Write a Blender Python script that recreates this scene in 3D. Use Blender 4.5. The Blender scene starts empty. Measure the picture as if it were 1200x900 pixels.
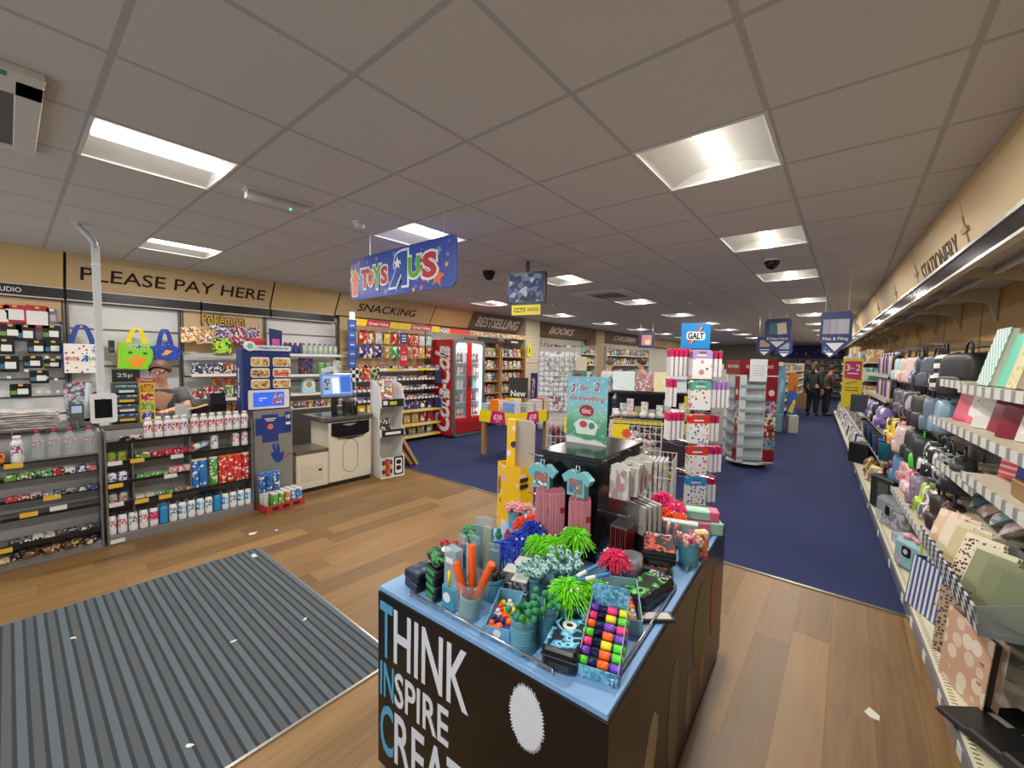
import bpy, math, random
from math import sin, cos, pi, radians as R
from mathutils import Matrix, Vector
RND = random.Random(7)
SC = bpy.context.scene
COL = SC.collection

# ---------------------------------------------------------------- materials
def lin(h):
    h = h.lstrip('#')
    c = [int(h[i:i+2], 16)/255 for i in (0, 2, 4)]
    return tuple((x/12.92 if x <= .04045 else ((x+.055)/1.055)**2.4) for x in c)+(1,)
_M = {}
class NT:
    def __init__(s, name):
        s.m = bpy.data.materials.new(name); s.m.use_nodes = True
        s.t = s.m.node_tree; s.b = s.t.nodes['Principled BSDF']
    def n(s, typ, ins=None, **kw):
        x = s.t.nodes.new(typ)
        for k, v in kw.items(): setattr(x, k, v)
        for k, v in (ins or {}).items(): s.set(x, k, v)
        return x
    def set(s, x, k, v):
        if isinstance(v, bpy.types.NodeSocket): s.t.links.new(v, x.inputs[k])
        else: x.inputs[k].default_value = v
    def math(s, op, a, b=0., c=0.):
        x = s.n('ShaderNodeMath', operation=op)
        for i, v in enumerate((a, b, c)): s.set(x, i, v)
        return x.outputs[0]
    def mix(s, f, a, b):
        x = s.n('ShaderNodeMix', data_type='RGBA')
        s.set(x, 0, f); s.set(x, 6, a); s.set(x, 7, b)
        return x.outputs[2]
    def co(s, kind='Object'):
        return s.n('ShaderNodeTexCoord').outputs[kind]
    def xyz(s, v):
        o = s.n('ShaderNodeSeparateXYZ', {0: v}).outputs
        return o[0], o[1], o[2]
    def vmul(s, v, sc):
        return s.n('ShaderNodeVectorMath', {0: v, 1: sc}, operation='MULTIPLY').outputs[0]
    def noise(s, v, scale, detail=2., rough=.5):
        return s.n('ShaderNodeTexNoise', {'Vector': v, 'Scale': scale, 'Detail': detail, 'Roughness': rough}).outputs[0]
    def ramp(s, f, stops, const=False):
        r = s.n('ShaderNodeValToRGB', {0: f}); e = r.color_ramp
        e.interpolation = 'CONSTANT' if const else 'LINEAR'
        while len(e.elements) < len(stops): e.elements.new(1.)
        for el, (p, c) in zip(e.elements, stops):
            el.position = p; el.color = lin(c) if isinstance(c, str) else c
        return r.outputs[0]
    def out(s, base=None, rough=.5, metal=0., bump=None, bd=.01, bs=.3, **kw):
        if base is not None: s.set(s.b, 'Base Color', base)
        s.set(s.b, 'Roughness', rough); s.set(s.b, 'Metallic', metal)
        for k, v in kw.items(): s.set(s.b, k, v)
        if bump is not None:
            s.set(s.b, 'Normal', s.n('ShaderNodeBump', {'Height': bump, 'Distance': bd, 'Strength': bs}).outputs[0])
        return s.m

def mt(h, rough=.45, metal=0., var=.06, scale=18.):
    """plain coloured surface with a slight procedural unevenness"""
    k = ('mt', h, rough, metal, var)
    if k not in _M:
        n = NT('colour_'+h.strip('#')); c = lin(h)
        d = tuple(x*(1-var*2) for x in c[:3])+(1,)
        n.out(n.mix(n.noise(n.co(), scale), d, c), rough, metal); _M[k] = n.m
    return _M[k]
def glow(h, s, name='glowing'):
    k = ('glow', h, s)
    if k not in _M:
        n = NT(name); n.out(lin('#101010'), .5, **{'Emission Color': lin(h), 'Emission Strength': s}); _M[k] = n.m
    return _M[k]
def glass(h='#ffffff', rough=.03, a=.2):
    """clear plastic or glass sheet: mostly see-through with a glossy face"""
    k = ('glass', h, rough, a)
    if k not in _M:
        n = NT('clear_'+h.strip('#')); n.out(lin(h), rough, Alpha=a); _M[k] = n.m
    return _M[k]
PS = 1.9
def pr(*cols, scale=30., seed=0, rough=.35, stretch=(1, 1, 1), jit=1.):
    """printed packaging: patches of the given colours"""
    k = ('pr', cols, scale, seed, rough, stretch)
    if k not in _M:
        n = NT('print_'+cols[0].strip('#'))
        v = n.n('ShaderNodeVectorMath', {0: n.vmul(n.co(), stretch), 1: (seed*.37, seed*.71, seed*.13)}, operation='ADD').outputs[0]
        vo = n.n('ShaderNodeTexVoronoi', {'Vector': v, 'Scale': scale*PS, 'Randomness': jit})
        w = n.xyz(vo.outputs['Color'])[0]
        k2 = len(cols)
        st = [(0., cols[0])]+[(.34+.66*i/(k2-1) if k2 > 1 else 1., c) for i, c in enumerate(cols[1:])]
        st = [(min(p, .99), c) for p, c in st]
        n.out(n.ramp(w, st, True), rough); _M[k] = n.m
    return _M[k]
def dots(base, *cols, scale=14., size=.32, seed=0, rough=.4, axis=None):
    k = ('dots', base, cols, scale, size, seed)
    if k not in _M:
        n = NT('dots_'+base.strip('#'))
        v = n.n('ShaderNodeVectorMath', {0: n.co(), 1: (seed*.37+.03, seed*.71+.05, seed*.13+.02)}, operation='ADD').outputs[0]
        vo = n.n('ShaderNodeTexVoronoi', {'Vector': v, 'Scale': scale, 'Randomness': .75})
        c = n.ramp(n.xyz(vo.outputs['Color'])[1], [(i/len(cols), x) for i, x in enumerate(cols)], True)
        f = n.math('LESS_THAN', vo.outputs['Distance'], size)
        n.out(n.mix(f, lin(base), c), rough); _M[k] = n.m
    return _M[k]
def stripes(a, b, period, axis=0, duty=.5, rough=.45):
    k = ('st', a, b, period, axis, duty)
    if k not in _M:
        n = NT('stripes_'+a.strip('#'))
        f = n.math('LESS_THAN', n.math('FRACT', n.math('MULTIPLY', n.xyz(n.co())[axis], 1/period)), duty)
        n.out(n.mix(f, lin(b), lin(a)), rough); _M[k] = n.m
    return _M[k]
def check(a, b, period, ax=(0, 2), rough=.5):
    k = ('ck', a, b, period, ax)
    if k not in _M:
        n = NT('checks_'+a.strip('#')); x = n.xyz(n.co())
        fs = [n.math('FLOOR', n.math('MULTIPLY', x[i], 1/period)) for i in ax]
        f = n.math('PINGPONG', n.math('ADD', fs[0], fs[1]), 1.)
        n.out(n.mix(f, lin(a), lin(b)), rough); _M[k] = n.m
    return _M[k]
def camo(a, b, c, scale=22., rough=.4):
    k = ('camo', a, b, c, scale)
    if k not in _M:
        n = NT('camo_'+a.strip('#')); f = n.noise(n.co(), scale, 1.)
        n.out(n.ramp(f, [(0, a), (.47, b), (.56, c), (.63, a)], True), rough); _M[k] = n.m
    return _M[k]
def wood(h1, h2, axis=1, scale=5., rough=.5):
    k = ('wood', h1, h2, axis, scale)
    if k not in _M:
        n = NT('wood_'+h1.strip('#')); s = [9., 9., 9.]; s[axis] = .5
        f = n.noise(n.vmul(n.co(), tuple(s)), scale, 4., .6)
        n.out(n.mix(f, lin(h1), lin(h2)), rough, bump=f, bd=.001); _M[k] = n.m
    return _M[k]

# ---------------------------------------------------------------- mesh builder
class B:
    def __init__(s): s.v = []; s.f = []; s.k = []; s.M = None; s.m = 0; s.sm = []
    def add(s, vs, fs, smooth=False):
        o = len(s.v)
        s.v += [tuple(s.M @ Vector(p)) if s.M else tuple(p) for p in vs]
        for f in fs: s.f.append([o+i for i in f]); s.k.append(s.m); s.sm.append(smooth)
        return s
    def at(s, loc=(0, 0, 0), rz=0., rx=0., ry=0.):
        s.M = Matrix.Translation(loc) @ Matrix.Rotation(rz, 4, 'Z') @ Matrix.Rotation(ry, 4, 'Y') @ Matrix.Rotation(rx, 4, 'X'); return s
    def mi(s, i): s.m = i; return s
    def box(s, x0, x1, y0, y1, z0, z1, c=0.):
        """box, edges chamfered by c"""
        if c <= 0:
            vs = [(x, y, z) for z in (z0, z1) for y in (y0, y1) for x in (x0, x1)]
            return s.add(vs, [(0, 2, 3, 1), (4, 5, 7, 6), (0, 1, 5, 4), (2, 6, 7, 3), (0, 4, 6, 2), (1, 3, 7, 5)])
        c = min(c, .49*min(x1-x0, y1-y0, z1-z0))
        X, Y, Z = (x0, x1), (y0, y1), (z0, z1); vs = []; ix = {}
        for a in (0, 1):
            for b in (0, 1):
                for d in (0, 1):
                    p = [X[a], Y[b], Z[d]]; q = [c if a == 0 else -c, c if b == 0 else -c, c if d == 0 else -c]
                    for t in range(3):
                        w = [p[i]+(q[i] if i != t else 0) for i in range(3)]
                        ix[a, b, d, t] = len(vs); vs.append(w)
        g = lambda *k: ix[k]
        fs = []
        for e in (0, 1):
            fs += [[g(e, 0, 0, 0), g(e, 1, 0, 0), g(e, 1, 1, 0), g(e, 0, 1, 0)][::1 if e else -1],
                   [g(0, e, 0, 1), g(1, e, 0, 1), g(1, e, 1, 1), g(0, e, 1, 1)][::-1 if e else 1],
                   [g(0, 0, e, 2), g(1, 0, e, 2), g(1, 1, e, 2), g(0, 1, e, 2)][::1 if e else -1]]
        for a in (0, 1):
            for b in (0, 1):
                fs += [[g(a, b, 0, 0), g(a, b, 1, 0), g(a, b, 1, 1), g(a, b, 0, 1)], [g(a, 0, b, 0), g(a, 1, b, 0), g(a, 1, b, 2), g(a, 0, b, 2)],
                       [g(0, a, b, 1), g(1, a, b, 1), g(1, a, b, 2), g(0, a, b, 2)]]
        fs += [[g(a, b, d, t) for t in range(3)] for a in (0, 1) for b in (0, 1) for d in (0, 1)]
        return s.add(vs, fs)
    def lathe(s, prof, n=16, smooth=True, cap=True):
        vs = []; fs = []
        for r, z in prof:
            for i in range(n): a = 2*pi*i/n; vs.append((r*cos(a), r*sin(a), z))
        for j in range(len(prof)-1):
            for i in range(n):
                k = (i+1) % n; fs.append((j*n+i, j*n+k, (j+1)*n+k, (j+1)*n+i))
        s.add(vs, fs, smooth)
        o = len(s.v)-len(vs)
        if cap:
            for j, rv in ((0, True), (len(prof)-1, False)):
                idx = [o+j*n+i for i in range(n)]
                s.f.append(idx[::-1] if rv else idx); s.k.append(s.m); s.sm.append(False)
        return s
    def cyl(s, r, z0, z1, n=12, r2=None): return s.lathe([(r, z0), (r if r2 is None else r2, z1)], n)
    def ball(s, c, r, n=10, sz=1., sx=1., sy=1.):
        vs = []; fs = []; h = n//2
        for j in range(h+1):
            t = pi*j/h
            for i in range(n):
                a = 2*pi*i/n; vs.append((c[0]+r*sx*sin(t)*cos(a), c[1]+r*sy*sin(t)*sin(a), c[2]-r*sz*cos(t)))
        for j in range(h):
            for i in range(n):
                k = (i+1) % n; fs.append((j*n+i, j*n+k, (j+1)*n+k, (j+1)*n+i))
        return s.add(vs, fs, True)
    def tube(s, pts, r, n=6, close=False, r2=None):
        pts = [Vector(p) for p in pts]; N = len(pts); vs = []; fs = []; up = None
        for i, p in enumerate(pts):
            if close: d = pts[(i+1) % N]-pts[i-1]
            else: d = pts[min(i+1, N-1)]-pts[max(i-1, 0)]
            d.normalize()
            if up is None:
                up = Vector((0, 0, 1)) if abs(d.z) < .9 else Vector((1, 0, 0))
            a = d.cross(up).normalized(); b = a.cross(d).normalized(); up = b
            rr = r if r2 is None else r+(r2-r)*i/max(1, N-1)
            for k in range(n):
                t = 2*pi*k/n; vs.append(p+a*(rr*cos(t))+b*(rr*sin(t)))
        for i in range(N if close else N-1):
            j = (i+1) % N
            for k in range(n):
                l = (k+1) % n; fs.append((i*n+k, i*n+l, j*n+l, j*n+k))
        if not close: fs += [list(range(n))[::-1], [(N-1)*n+k for k in range(n)]]
        return s.add(vs, fs, n > 4)
    def bar(s, p, q, r, n=4): return s.tube([p, q], r, n)
    def prism(s, poly, d0, d1, ax='z'):
        """polygon swept along an axis: ax z -> (u,v,w)=(x,y,z); y -> (x,z,y); x -> (y,z,x)"""
        f = {'z': lambda u, v, w: (u, v, w), 'y': lambda u, v, w: (u, w, v), 'x': lambda u, v, w: (w, u, v)}[ax]
        n = len(poly); vs = [f(u, v, d0) for u, v in poly]+[f(u, v, d1) for u, v in poly]
        a = sum(poly[i][0]*poly[(i+1) % n][1]-poly[(i+1) % n][0]*poly[i][1] for i in range(n)) > 0
        fl = a != (ax == 'y')
        fs = [list(range(n))[::-1] if fl else list(range(n)), [n+i for i in range(n)][::1 if fl else -1]]
        for i in range(n):
            k = (i+1) % n; fs.append([i, k, n+k, n+i][::1 if fl else -1])
        return s.add(vs, fs)
    def grid(s, fn, nu, nv, smooth=True, wrap=False):
        vs = [fn(i/nu, j/nv) for j in range(nv+1) for i in range(nu+1)]
        fs = [(j*(nu+1)+i, j*(nu+1)+i+1, (j+1)*(nu+1)+i+1, (j+1)*(nu+1)+i) for j in range(nv) for i in range(nu)]
        return s.add(vs, fs, smooth)
    def pillow(s, w, h, t, n=6, crimp=.0, wob=0., rnd=None):
        """sealed bag standing in the xz plane, bulging +-y"""
        r = rnd or RND; ph = r.random()*6
        for sg in (1, -1):
            def fn(u, v):
                b = max(0, sin(pi*u))**.5*max(0, sin(pi*v))**.55
                x = (u-.5)*w*(1-.08*sin(pi*v)); z = v*h
                y = sg*t*.5*b*(1+wob*sin(9*u+ph)*cos(7*v+ph))
                return (x if sg > 0 else -x, y, z)
            s.grid(fn, n, n)
        return s
    def sellip(s, w, d, h, e=.5):
        f = lambda t: math.copysign(abs(t)**e, t)
        return s.grid(lambda u, v: (w/2*f(sin(pi*v))*f(cos(2*pi*u)), d/2*f(sin(pi*v))*f(sin(2*pi*u)), h/2-h/2*f(cos(pi*v))), 16, 10)
    def mesh(s, name):
        me = bpy.data.meshes.new(name); me.from_pydata(s.v, [], s.f)
        me.polygons.foreach_set('material_index', s.k); me.polygons.foreach_set('use_smooth', s.sm)
        me.update(); return me
_MC = {}
def mk(key, fn):
    """mesh data shared by every copy built with the same key"""
    if key not in _MC:
        b = fn(); _MC[key] = b.mesh(str(key[0]) if isinstance(key, tuple) else key)
    return _MC[key]
def rrect(w, h, r, n=4, cx=0., cy=0.):
    p = []
    for qx, qy, a0 in ((1, 1, 0), (-1, 1, 90), (-1, -1, 180), (1, -1, 270)):
        for i in range(n+1):
            a = R(a0+90*i/n); p.append((cx+qx*(w/2-r)+r*cos(a), cy+qy*(h/2-r)+r*sin(a)))
    return p
def star(cx, cy, r, k=.45, a0=90., n=5):
    return [(cx+(r if i % 2 == 0 else r*k)*cos(R(a0+i*180/n)), cy+(r if i % 2 == 0 else r*k)*sin(R(a0+i*180/n))) for i in range(2*n)]
def disc(cx, cy, r, n=16, sy=1.): return [(cx+r*cos(2*pi*i/n), cy+r*sy*sin(2*pi*i/n)) for i in range(n)]

# ---------------------------------------------------------------- objects
def link(o, parent=None, loc=(0, 0, 0), rz=0., rot=None, scale=None):
    COL.objects.link(o); o.location = loc
    o.rotation_euler = rot if rot is not None else (0, 0, rz)
    if scale: o.scale = scale
    if parent: o.parent = parent
    return o
def setm(o, mats):
    me = o.data
    mats = mats if isinstance(mats, (list, tuple)) else [mats]
    while len(me.materials) < len(mats): me.materials.append(mats[len(me.materials)])
    for sl, m in zip(o.material_slots, mats):
        if sl.material != m: sl.link = 'OBJECT'; sl.material = m
def part(name, me, mats, parent, loc=(0, 0, 0), rz=0., rot=None, label=None, scale=None):
    if isinstance(me, B): me = me.mesh(name)
    o = bpy.data.objects.new(name, me); link(o, parent, loc, rz, rot, scale); setm(o, mats)
    if label: o['label'] = label
    return o
def tag(o, label, cat, group=None, kind=None):
    o['label'] = label; o['category'] = cat
    if group: o['group'] = group
    if kind: o['kind'] = kind
    return o
def thing(name, label, cat, loc=(0, 0, 0), rz=0., group=None, rot=None):
    o = bpy.data.objects.new(name, None); o.empty_display_size = .05
    link(o, None, loc, rz, rot); return tag(o, label, cat, group)
def solid(name, me, mats, label, cat, loc=(0, 0, 0), rz=0., group=None, rot=None, kind=None):
    o = part(name, me, mats, None, loc, rz, rot); return tag(o, label, cat, group, kind)
def struct(name, me, mats, loc=(0, 0, 0), rz=0.):
    o = part(name, me, mats, None, loc, rz); o['kind'] = 'structure'; return o
_T = {}
def text(s, size, mats, parent, loc, rot=(0, 0, 0), name='lettering', bold=0., ext=.001, sx=1., align='CENTER', shear=0., sp=1., label=None):
    """raised lettering; unrotated it lies in the xy plane reading along +x"""
    k = (s, size, bold, ext, sx, align, shear, sp)
    if k not in _T:
        c = bpy.data.curves.new('t', 'FONT'); c.body = s; c.size = size; c.extrude = ext; c.offset = bold; c.align_x = align; c.align_y = 'CENTER'
        c.shear = shear; c.space_character = sp; c.resolution_u = 3
        o = bpy.data.objects.new('t', c); COL.objects.link(o)
        dg = bpy.context.evaluated_depsgraph_get(); me = bpy.data.meshes.new_from_object(o.evaluated_get(dg))
        me.materials.clear()
        bpy.data.objects.remove(o); bpy.data.curves.remove(c)
        for v in me.vertices: v.co.x *= sx
        _T[k] = me
    return part(name, _T[k], mats, parent, loc, 0, rot, label)
FL = (pi/2, 0, pi/2)      # lettering on a face looking along +x (read along +y)
FR = (pi/2, 0, -pi/2)     # on a face looking along -x
FF = (pi/2, 0, 0)         # on a face looking along -y
ORD = 'first second third fourth fifth sixth seventh eighth ninth tenth eleventh twelfth thirteenth fourteenth fifteenth sixteenth seventeenth eighteenth nineteenth twentieth'.split()
def nth(i, n=None, a='leftmost', z='rightmost', tail=' from the left'):
    if i == 0: return a
    if n and i == n-1: return z
    return (ORD[i] if i < 20 else ('twenty-'+ORD[i-20] if i < 29 else ('thirtieth' if i == 29 else 'thirty-'+ORD[i-30])))+tail
WHITE = mt('#e8e8e4'); BLACK = mt('#121214', .4); GREY = mt('#6c6a68', .4, .3); LGREY = mt('#b9b8b4'); CHROME = mt('#c8c8ca', .22, .9); DGREY = mt('#3a3a3c', .45)
def text_fit(s, w, h, mats, parent, loc, rot=(0, 0, 0), name='lettering', bold=0., ext=.001, shear=0., sp=1., label=None):
    """lettering scaled to fill w x h, centred on loc"""
    k = ('fit', s, round(w, 4), round(h, 4), bold, ext, shear, sp)
    if k not in _T:
        k0 = ('raw', s, bold, shear, sp)
        o = text(s, 1., mats, None, (0, 0, 0), (0, 0, 0), name, bold, .5, 1., 'CENTER', shear, sp); me = o.data.copy(); bpy.data.objects.remove(o)
        xs = [v.co.x for v in me.vertices]; ys = [v.co.y for v in me.vertices]
        cx, cy = (max(xs)+min(xs))/2, (max(ys)+min(ys))/2; fx, fy = w/(max(xs)-min(xs)), h/(max(ys)-min(ys))
        for v in me.vertices: v.co = ((v.co.x-cx)*fx, (v.co.y-cy)*fy, v.co.z*2*ext)
        me.materials.clear(); _T[k] = me
    return part(name, _T[k], mats, parent, loc, 0, rot, label)
def koosh_mesh(seed, r=.065, n=260, up=1.):
    def f():
        q = random.Random(seed); b = B()
        for i in range(n):
            z = q.uniform(-.25, 1.); a = q.random()*2*pi; s = math.sqrt(max(0, 1-z*z)); d = Vector((s*cos(a), s*sin(a), z))
            L = r*q.uniform(.85, 1.15); p = [d*.012]
            for j in (1, 2, 3): p.append(d*(L*j/3)+Vector((0, 0, -1))*(L*.55*(j/3)**2)+Vector((q.uniform(-1, 1), q.uniform(-1, 1), 0))*.006)
            b.tube(p, .0031, 4, r2=.0018)
        b.ball((0, 0, 0), .02, 8); return b
    return mk(('koosh', seed, r, n), f)
EXPO, WORLD, TUBES, WATTS = .8, .8, 3.6, 16.5
# ---------------------------------------------------------------- camera, world, view
cm = bpy.data.cameras.new('camera'); cm.sensor_width = 36; cm.lens = 14.464; cm.clip_start = .02
co = bpy.data.objects.new('camera', cm); COL.objects.link(co)
yw, pt, rl = R(39.2127), R(3.3944), R(1.13586)
fw = Vector((-sin(yw)*cos(pt), cos(yw)*cos(pt), -sin(pt))); rt = Vector((cos(yw), sin(yw), 0)); up = rt.cross(fw)
r2 = cos(rl)*rt+sin(rl)*up; u2 = -sin(rl)*rt+cos(rl)*up
mm = Matrix((r2, u2, -fw)).transposed().to_4x4(); mm.translation = (0, 0, 1.62)
co.matrix_world = mm; SC.camera = co
SC.view_settings.view_transform = 'Standard'; SC.view_settings.look = 'None'; SC.view_settings.gamma = 1; SC.view_settings.use_curve_mapping = False
SC.view_settings.exposure = EXPO
w = bpy.data.worlds.new('daylight'); SC.world = w; w.use_nodes = True
w.node_tree.nodes['Background'].inputs[0].default_value = (.75, .87, 1, 1); w.node_tree.nodes['Background'].inputs[1].default_value = WORLD

# ---------------------------------------------------------------- floor, carpet, ceiling, walls
ZC = 2.695; YF = 28.; XW = -7.05
def floor_mat():
    n = NT('oak_vinyl_planks'); x, y, z = n.xyz(n.co())
    row = n.math('FLOOR', n.math('MULTIPLY', x, 1/.178))
    off = n.math('FRACT', n.math('MULTIPLY', n.math('SINE', n.math('MULTIPLY', row, 12.989)), 437.5))
    yy = n.math('ADD', n.math('MULTIPLY', y, 1/1.22), off)
    pid = n.n('ShaderNodeCombineXYZ', {0: row, 1: n.math('FLOOR', yy)}).outputs[0]
    rnd = n.n('ShaderNodeTexWhiteNoise', {0: pid}, noise_dimensions='3D').outputs[0]
    gv = n.n('ShaderNodeCombineXYZ', {0: n.math('MULTIPLY', x, 16.), 1: n.math('MULTIPLY', y, .9), 2: n.math('MULTIPLY', rnd, 9.)}).outputs[0]
    g = n.noise(gv, 2.2, 5., .62)
    base = n.mix(n.math('MULTIPLY_ADD', rnd, .36, n.math('MULTIPLY', g, .62)), lin('#3f2a15'), lin('#a67f4a'))
    fx = n.math('FRACT', n.math('MULTIPLY', x, 1/.178)); fy = n.math('FRACT', yy)
    seam = n.math('MAXIMUM', n.math('LESS_THAN', fx, .016), n.math('LESS_THAN', fy, .0022))
    n.out(n.mix(n.math('MULTIPLY', seam, .55), base, lin('#3a2612')), n.math('MULTIPLY_ADD', g, .2, .34), bump=g, bd=.001, bs=.15)
    return n.m
def carpet_mat(a, b):
    n = NT('carpet_pile'); v = n.co(); f = n.noise(v, 160., 2.); g = n.noise(v, 1.3, 2.)
    n.out(n.mix(n.math('MULTIPLY_ADD', f, .7, n.math('MULTIPLY', g, .3)), lin(a), lin(b)), .95, bump=f, bd=.004, bs=.5); return n.m
def ceiling_mat():
    n = NT('mineral_fibre_tiles'); v = n.co(); x, y, z = n.xyz(v)
    def edge(c, o):
        f = n.math('FRACT', n.math('MULTIPLY', n.math('SUBTRACT', c, o), 1/.6))
        return n.math('GREATER_THAN', n.math('ABSOLUTE', n.math('SUBTRACT', f, .5)), .48)
    bar = n.math('MAXIMUM', edge(x, -.3245), edge(y, -.3259))
    sp = n.noise(v, 190., 2., .7); ft = n.noise(v, 420., 1.)
    tile = n.mix(n.ramp(sp, [(.3, '#000000'), (.42, '#ffffff')]), lin('#a6a29d'), lin('#cdc9c4'))
    n.out(n.mix(bar, tile, lin('#b0adaa')), .85, bump=ft, bd=.002, bs=.25); return n.m
fl = B().box(-8., 3., -3., 3.645, -.02, 0); struct('floor', fl, floor_mat())
cp = B().box(-8., 3., 3.65, YF, -.02, .004); struct('floor_carpet', cp, carpet_mat('#10183a', '#222e60'))
tr = B().box(-8., 3., 3.63, 3.66, 0, .007); struct('trim_1', tr, mt('#8d8778', .35, .8))
LIGHTS = [(-1, r) for r in (4, 7, 10, 14, 18, 22, 26, 30, 34, 38)]+[(-5, r) for r in (1, 4, 8, 12, 16, 20, 24, 28, 32, 36)]+[(-9, r) for r in (2, 6, 10, 14, 18, 22, 26, 30, 34, 38)]
LIGHTS += [(-1, 0), (-1, -3), (-9, -2)]
HOLES = set(LIGHTS)
gx, gy = -.3245, -.3259
cb = B()
for c in range(-13, 6):
    for r in range(-5, 48):
        if (c, r) in HOLES: continue
        x, y = gx+.6*c, gy+.6*r
        cb.add([(x, y, ZC), (x+.6, y, ZC), (x+.6, y+.6, ZC), (x, y+.6, ZC)], [(0, 3, 2, 1)])
struct('ceiling', cb, ceiling_mat())
LAMP = []
TUBE = glow('#fff7ea', TUBES, 'lamp_tube')
def troffer(c, r, i):
    n = 'aisle' if c == -1 else ('middle' if c == -5 else 'left wall')
    rr = sorted(q for k, q in LIGHTS if k == c); j = rr.index(r)
    t = thing('ceiling_light', 'square recessed ceiling light, %s of the %s row' % (nth(j, None, 'nearest', tail=' from the shopfront'), n), 'ceiling light', (gx+.6*c+.3, gy+.6*r+.3, ZC), 0, 'recessed ceiling lights')
    def hs():
        b = B()
        for sx in (-1, 1):   # curved white reflectors running beside the tube
            b.grid(lambda u, v: (sx*(.05+.235*u), (-.285+.57*v)*sx, .075*cos(u*pi/2)+.004), 6, 1)
        for sy in (-1, 1):
            b.add([(-.284, sy*.283, 0), (.284, sy*.283, 0), (.284, sy*.283, .098), (-.284, sy*.283, .098)], [(0, 1, 2, 3)])
        b.box(-.06, .06, -.29, .29, .078, .1)
        return b
    part('reflector', mk('reflector', hs), mt('#e6e5e0', .5), t)
    def rim():
        b = B()
        for a in (-1, 1):
            b.box(min(a*.285, a*.3), max(a*.285, a*.3), -.3, .3, -.004, .1); b.box(-.285, .285, min(a*.285, a*.3), max(a*.285, a*.3), -.004, .1)
        return b
    part('rim', mk('light_rim', rim), mt('#dcdad4'), t)
    def tb():
        b = B(); b.M = Matrix.Translation((0, -.27, .05)) @ Matrix.Rotation(-pi/2, 4, 'X'); b.cyl(.032, 0, .54, 12); return b
    part('tube', mk('tube', tb), TUBE, t)
    if not LAMP:
        l = bpy.data.lights.new('lamp', 'AREA'); l.shape = 'RECTANGLE'; l.size = .06; l.size_y = .52; l.energy = WATTS; l.color = (1, .95, .885); LAMP.append(l)
    link(bpy.data.objects.new('lamp', LAMP[0]), t, (0, 0, .012))
for i, (c, r) in enumerate(LIGHTS): troffer(c, r, i)
# walls
wl = mt('#cfc8ba', .7)
struct('wall_left', B().box(XW-.15, XW, -3., YF, 0, ZC), wl)
RA = -.05                     # the right wall runs slightly askew to the ceiling grid
RZ = math.atan(.05)
struct('wall_right', B().box(.62, .77, -3., YF+1, 0, ZC), mt('#b99d74', .7), (.54, 0, 0), RZ)
struct('wall_back', B().box(-8., 3., YF, YF+.15, 0, ZC), mt('#c9bfae', .7))
# ---------------------------------------------------------------- reusable goods
def brick(w, d, h, c=.002): return mk(('brick', w, d, h, c), lambda: B().box(-w/2, w/2, -d/2, d/2, 0, h, c))
def bottle_parts(r, h):
    body = mk(('bbody', r, h), lambda: B().lathe([(r*.9, 0), (r, h*.03), (r, h*.24), (r*.95, h*.27), (r, h*.3), (r, h*.7), (r*.8, h*.8), (r*.5, h*.86)], 14))
    cap = mk(('bcap', r, h), lambda: B().lathe([(r*.62, h*.85), (r*.64, h*.98), (r*.55, h)], 12))
    lab = mk(('blab', r, h), lambda: B().lathe([(r*1.012, h*.3), (r*1.012, h*.68)], 14, True, False))
    return body, cap, lab
def bottle(label, x, y, z, r, h, mb, mc, ml, group, name='drink_bottle', rz=0.):
    t = thing(name, label, 'bottle', (x, y, z), rz, group); a, b, c = bottle_parts(r, h)
    part('body', a, mb, t); part('cap', b, mc, t); part('label', c, ml, t); return t
def petm(r, h):
    return mk(('pet', r, h), lambda: B().lathe([(r*.8, 0), (r, h*.05), (r, h*.35), (r*.88, h*.42), (r, h*.5), (r, h*.6), (r*.9, h*.72), (r*.4, h*.88), (r*.34, h*.92)], 14))
def canm(r, h): return mk(('can', r, h), lambda: B().lathe([(r*.92, 0), (r, h*.03), (r, h*.95), (r*.9, h)], 14))
def can(label, x, y, z, r, h, m, group, ml=None, name='snack_tube', cat='snack tube'):
    t = thing(name, label, cat, (x, y, z), 0, group); part('body', canm(r, h), m, t)
    part('lid', mk(('lid', r, h), lambda: B().cyl(r*1.03, h*.95, h*1.015, 14)), ml or WHITE, t); return t
def pack(label, x, y, z, w, d, h, m, group, name='sweet_pack', cat='pack', rz=0., rot=None, c=.003):
    return solid(name, brick(w, d, h, c), m, label, cat, (x, y, z), rz, group, rot)
def pouchm(w, h, t): return mk(('pouch', w, h, t), lambda: B().pillow(w, h, t, 7, wob=.18))
def pouch(label, x, y, z, w, h, t_, m, group, name='snack_bag', cat='bag of snacks', rz=0., rot=None):
    return solid(name, pouchm(w, h, t_), m, label, cat, (x, y, z), rz, group, rot)
def book(label, x, y, z, w, h, t, mc, group, rz=0., rot=None, name='book', cat='book', pages='#e9e4d4'):
    """standing upright, cover facing -y"""
    o = thing(name, label, cat, (x, y, z), rz, group, rot)
    part('cover', mk(('bkc', w, h, t), lambda: B().box(-w/2, w/2, -t/2, -t/2+.002, 0, h).box(-w/2, w/2, t/2-.002, t/2, 0, h).box(-w/2, -w/2+.002, -t/2+.002, t/2-.002, 0, h)), mc, o)
    part('pages', mk(('bkp', w, h, t), lambda: B().box(-w/2+.002, w/2-.004, -t/2+.002, t/2-.002, .003, h-.003)), mt(pages), o); return o
def bookm(w, d, t): return mk(('bk1', w, d, t), lambda: B().mi(0).box(-w/2, w/2, -d/2, d/2, 0, .002).box(-w/2, w/2, -d/2, d/2, t-.002, t).box(-w/2, w/2, -d/2, -d/2+.002, .002, t-.002).mi(1).box(-w/2+.003, w/2-.003, -d/2+.002, d/2-.003, .002, t-.002))
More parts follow.
